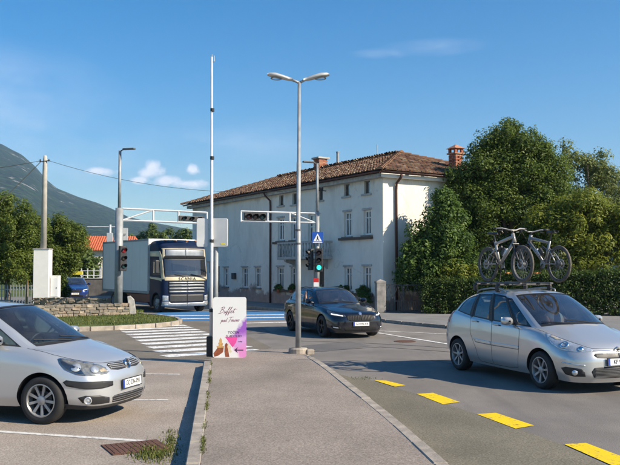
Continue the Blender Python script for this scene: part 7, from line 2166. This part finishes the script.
# right of the house
tree('laurel_tree', 'dense dark evergreen laurel standing before the gable of the old house', 'tree', at_ground(436, 36.6, 0.1),
     [(0, 0, 2.6, 1.55, 1.3, 1.7), (-0.85, -0.1, 2.0, 0.95, 0.9, 1.0), (-1.35, -0.1, 1.7, 0.5, 0.6, 0.6), (0.55, 0.1, 3.6, 1.0, 0.95, 1.25), (0.3, 0, 4.6, 0.75, 0.75, 1.0), (0.45, 0, 5.2, 0.4, 0.4, 0.65), (0.9, 0, 2.4, 0.9, 0.9, 1.3), (-0.5, 0, 3.3, 0.8, 0.8, 0.8)], 0.36, 250, 130, 0.076, 'leaf_laurel', 11, (0.16, 0.8), fill=0.5)
tree('broadleaf_tree', 'tallest tree, broad dark green crown rising behind the hedge', 'tree', at_ground(512, 38.6, 0.1),
     [(0, 0.3, 5.2, 1.9, 1.4, 2.2), (0, 0.2, 4.8, 2.2, 1.9, 1.9), (-1.15, 0, 6.6, 1.25, 1.3, 1.35), (0.95, 0, 6.5, 1.35, 1.3, 1.5), (-0.65, 0, 8.0, 0.95, 0.95, 0.95), (0.75, 0, 8.1, 1.0, 1.0, 0.95), (1.95, 0, 5.6, 0.85, 0.9, 1.3), (-1.9, 0, 5.0, 0.85, 0.9, 1.3), (0, -0.3, 3.3, 2.3, 1.6, 1.4), (1.55, 0, 7.5, 0.6, 0.6, 0.6), (-1.6, 0, 7.5, 0.55, 0.55, 0.5), (-2.1, -0.3, 2.6, 1.1, 0.9, 1.3), (0.5, -0.7, 2.0, 1.3, 0.7, 1.0), (-2.35, 0.1, 6.3, 0.75, 0.8, 1.0), (-1.9, 0.1, 3.9, 1.0, 1.0, 1.3), (2.3, 0, 6.6, 0.6, 0.7, 0.9), (0.15, 0, 8.75, 0.5, 0.5, 0.4), (1.9, 0, 3.6, 0.9, 0.9, 1.2), (0.1, 0, 7.3, 0.8, 0.8, 0.9), (-1.6, -0.6, 1.5, 1.2, 0.7, 1.2)], 0.40, 860, 135, 0.066, 'leaf_oak', 23, (0.28, 2.0), fill=0.6)
tree('airy_tree', 'airy pale tree with sky showing through, right of the tallest tree', 'tree', at_ground(590, 43.5, 0.1),
     [(0, 0, 6.0, 2.0, 1.6, 1.9), (0.6, 0, 7.3, 1.1, 1.0, 1.0), (-0.8, 0, 8.0, 1.1, 1.1, 0.9), (1.4, 0, 5.0, 1.2, 1.2, 1.6), (-0.6, 0, 4.5, 1.6, 1.4, 1.6)], 0.40, 190, 95, 0.075, 'leaf_pale', 37, (0.2, 2.4), fill=0.8)
tree('walnut_tree', 'low spreading yellow-green tree behind the hedge at the right edge', 'tree', at_ground(578, 36.4, 0.1),
     [(0, 0, 3.6, 2.2, 1.5, 1.5), (-1.2, 0, 3.9, 1.2, 1.1, 1.1), (1.4, 0, 3.7, 1.5, 1.3, 1.4), (0.4, 0, 4.8, 1.3, 1.1, 0.8), (-0.8, 0, 2.6, 1.6, 1.2, 1.1), (2.6, 0, 3.2, 1.3, 1.2, 1.2), (1.2, 0, 2.5, 1.6, 1.2, 1.0)], 0.40, 330, 105, 0.09, 'leaf_walnut', 41, (0.2, 1.5), fill=0.6, aspect=0.4)
tree('distant_tree', 'grey-green tree top showing over the house roof beside the brick chimney', 'tree', at_ground(441, 62, 0),
     [(0, 0, 7.4, 1.9, 1.9, 2.0), (1.4, 0, 8.6, 1.6, 1.5, 1.7), (-0.6, 0, 9.2, 0.9, 0.9, 1.2), (2.8, 0, 8.0, 1.7, 1.5, 2.0)], 0.6, 120, 90, 0.17, 'leaf_pale', 47, (0.25, 3.0), fill=0.6)
tree('copper_shrub', 'small reddish-green shrub poking above the hedge beside the laurel', 'shrub', at_ground(452, 35.9, 0.1),
     [(0, 0, 1.7, 0.8, 0.5, 0.5), (-0.25, 0, 2.15, 0.4, 0.35, 0.3), (0.5, 0, 1.9, 0.5, 0.4, 0.35)], 0.25, 40, 70, 0.07, 'leaf_walnut', 53, (0.05, 0.6), fill=0.6, limbs=4)
tree('dark_shrub', 'dark green shrub filling the gap between laurel and tallest tree', 'shrub', at_ground(497, 37.0, 0.1),
     [(0, 0, 1.6, 1.0, 0.5, 1.2), (0.6, 0, 2.3, 0.7, 0.45, 0.7), (-0.6, 0, 2.2, 0.7, 0.45, 0.7)], 0.3, 110, 80, 0.07, 'leaf_oak', 57, (0.06, 0.8), fill=0.6, limbs=4)
# clipped hedge along the pavement
h0 = Vector((G(421, 313.6, 0.1).x, G(421, 313.6, 0.1).y)); h1 = Vector((15.5, 32.6)); hl = (h1 - h0).length
hdg = thing('clipped_hedge', 'clipped dark green hedge running along the pavement below the trees', 'hedge', (h0.x, h0.y, 0.1), math.atan2(h1.y - h0.y, h1.x - h0.x))
rng = random.Random(5); cl = []
def htop(x): return 1.62 + 0.055 * x + 0.06 * math.sin(x * 2.1) + 0.05 * math.sin(x * 5.3)
x = 0.2
while x < hl:
    top = htop(x)
    z = 0.22
    while z < top - 0.1:
        for y in (0.15, 0.5, 0.85):
            if y == 0.5 and z < top - 0.45: continue
            cl.append((x + rng.uniform(-0.1, 0.1), y + rng.uniform(-0.07, 0.07), min(z, top - 0.22) + rng.uniform(-0.06, 0.06), rng.uniform(0.2, 0.3)))
        z += 0.3
    x += 0.28
me = leaf_mesh('hedge_foliage', cl, 150, 0.047, 'leaf_hedge', 61, fill=0.5)
o = bpy.data.objects.new('hedge_foliage', me); COL.objects.link(o); o.parent = hdg
for i in range(int(hl / 0.9)):
    m_ = MB(); m_.tube([(0.4 + i * 0.9, 0.5, -0.05), (0.42 + i * 0.9, 0.5, 0.8), (0.38 + i * 0.9, 0.5, 1.3)], [0.04, 0.03, 0.015], 6); m_.build('stem', 'bark', hdg)
# fruit trees behind the pillar on the left
for i, (px, Y, w, h, lab, sd) in enumerate(((8, 44.5, 1.9, 6.3, 'leafy fruit tree at the left edge behind the metal fence', 71), (60, 47.5, 1.45, 5.4, 'leafy fruit tree right of the white pillar with the utility pole', 73), (35, 50, 1.7, 5.6, 'leafy fruit tree directly behind the utility pole', 75), (-20, 46, 1.9, 6.4, 'leafy fruit tree cut off by the left edge of the picture', 79))):
    tree('fruit_tree', lab, 'tree', at_ground(px, Y, 0),
         [(0, 0, h * 0.55, w, w * 0.9, h * 0.30), (-w * 0.5, 0, h * 0.72, w * 0.6, w * 0.6, h * 0.2), (w * 0.45, 0, h * 0.70, w * 0.65, w * 0.6, h * 0.2), (0.1, 0, h * 0.85, w * 0.5, w * 0.5, h * 0.14), (0, 0, h * (0.36 if i != 1 else 0.5), w * 0.85, w * 0.7, h * 0.16)], 0.36, 220, 130, 0.08, 'leaf_fruit', sd, (0.13, 1.4), 'fruit trees in the yard', fill=0.6, aspect=0.42)
tree('thuja_shrub', 'small dense conical shrub beside the white meter cabinet', 'shrub', at_ground(62.5, 43.2, 0.1),
     [(0, 0, 0.7, 0.42, 0.42, 0.7), (0, 0, 1.2, 0.28, 0.28, 0.5)], 0.2, 50, 90, 0.045, 'leaf_hedge', 83, (0.05, 0.3), fill=0.4, limbs=3)
# wooded row far behind the truck, each tree its own
for i, (px, Y, w, top, nm) in enumerate(((96, 88, 2.0, 243, 'round'), (84, 80, 1.5, 246, 'dark'), (118, 118, 3.0, 236, 'a'), (137, 120, 3.2, 228, 'b'), (155, 118, 3.0, 221, 'c'), (172, 122, 3.3, 226, 'd'), (190, 120, 3.0, 224, 'e'), (206, 118, 3.0, 228, 'f'), (104, 100, 2.2, 240, 'g'))):
    h = (YH - top) / F * Y + CAMH
    labs = {'round': 'round green tree beside the red tiled roof', 'dark': 'small dark tree standing in front of the red tiled roof', 'a': 'leftmost tree of the far row behind the truck', 'b': 'far tree above the middle of the truck box', 'c': 'tallest far tree above the truck cab', 'd': 'far tree just right of the truck cab top', 'e': 'far tree left of the sign panels', 'f': 'far tree hidden partly by the sign panels', 'g': 'far tree between the red roof and the truck box'}
    tree('far_tree', labs[nm], 'tree', at_ground(px, Y, 0),
         [(0, 0, h * 0.5, w * 0.9, w * 0.8, h * 0.36), (-w * 0.4, 0, h * 0.66, w * 0.5, w * 0.5, h * 0.22), (w * 0.4, 0, h * 0.62, w * 0.5, w * 0.5, h * 0.22), (0, 0, h * 0.8, w * 0.45, w * 0.45, h * 0.2)], 0.6, 80, 60, 0.2, 'leaf_far', 90 + i, (0.18, h * 0.3), 'trees in the far row', fill=0.6, limbs=5)
# potted plants on the window ledges and at the wall foot
for px, py, r_, lab in ((346.5, 288.5, 0.36, 'dark bushy plant on the ledge of the left ground-floor window by the estate car'), (366.5, 289.8, 0.38, 'dark bushy plant on the ledge below the window nearest the gate pier'), (281, 286.8, 0.24, 'small dark plant on the ledge right of the downpipe'), (294, 287, 0.22, 'small dark plant on the ledge beside the lamp post'), (372.5, 306.5, 0.42, 'dark potted bush at the wall foot beside the gate pier')):
    t_, z_ = fac(px, py)
    w_ = HC + HD * t_ + HN * (0.16 if py < 300 else 0.4)
    pl = thing('potted_plant', lab, 'plant', (w_.x, w_.y, HZ + z_ - 0.2 if py < 300 else HZ), 0, 'plants along the house wall')
    lobes = [(0, 0, 0.16, r_ * 0.8, r_ * 0.5, r_ * 0.6)] if py < 300 else [(0, 0, 0.55, r_, r_ * 0.8, 0.35)]
    me = leaf_mesh('foliage', spread(lobes, 0.12, 26, int(px)), 45, 0.05, 'leaf_laurel', int(px), fill=0.6)
    o = bpy.data.objects.new('foliage', me); COL.objects.link(o); o.parent = pl
    m_ = MB(); m_.lathe([(0.001, -0.12 if py < 300 else 0), (0.10, -0.12 if py < 300 else 0), (0.13, 0.06 if py < 300 else 0.28), (0.11, 0.06 if py < 300 else 0.28), (0.001, 0.03 if py < 300 else 0.24)], 12); m_.build('pot', 'brick_red', pl, smooth=True)
# ================================================================== the air: pale even haze from the camera to beyond the mountain
mb = MB(); mb.box((0, 1500, 249), (8600, 5600, 500))
k = Nodes('haze_air')
pv = k.n('ShaderNodeVolumePrincipled')
pv.inputs['Color'].default_value = (0.50, 0.72, 1.0, 1)
pv.inputs['Density'].default_value = 0.00017
pv.inputs['Anisotropy'].default_value = 0.2
k.link(pv.outputs[0], k.out.inputs['Volume'])
M['haze_air'] = k.m
hz = mb.build('haze', 'haze_air'); hz['kind'] = 'stuff'
tag(hz, 'pale blue air between the street and the far mountain', 'haze')
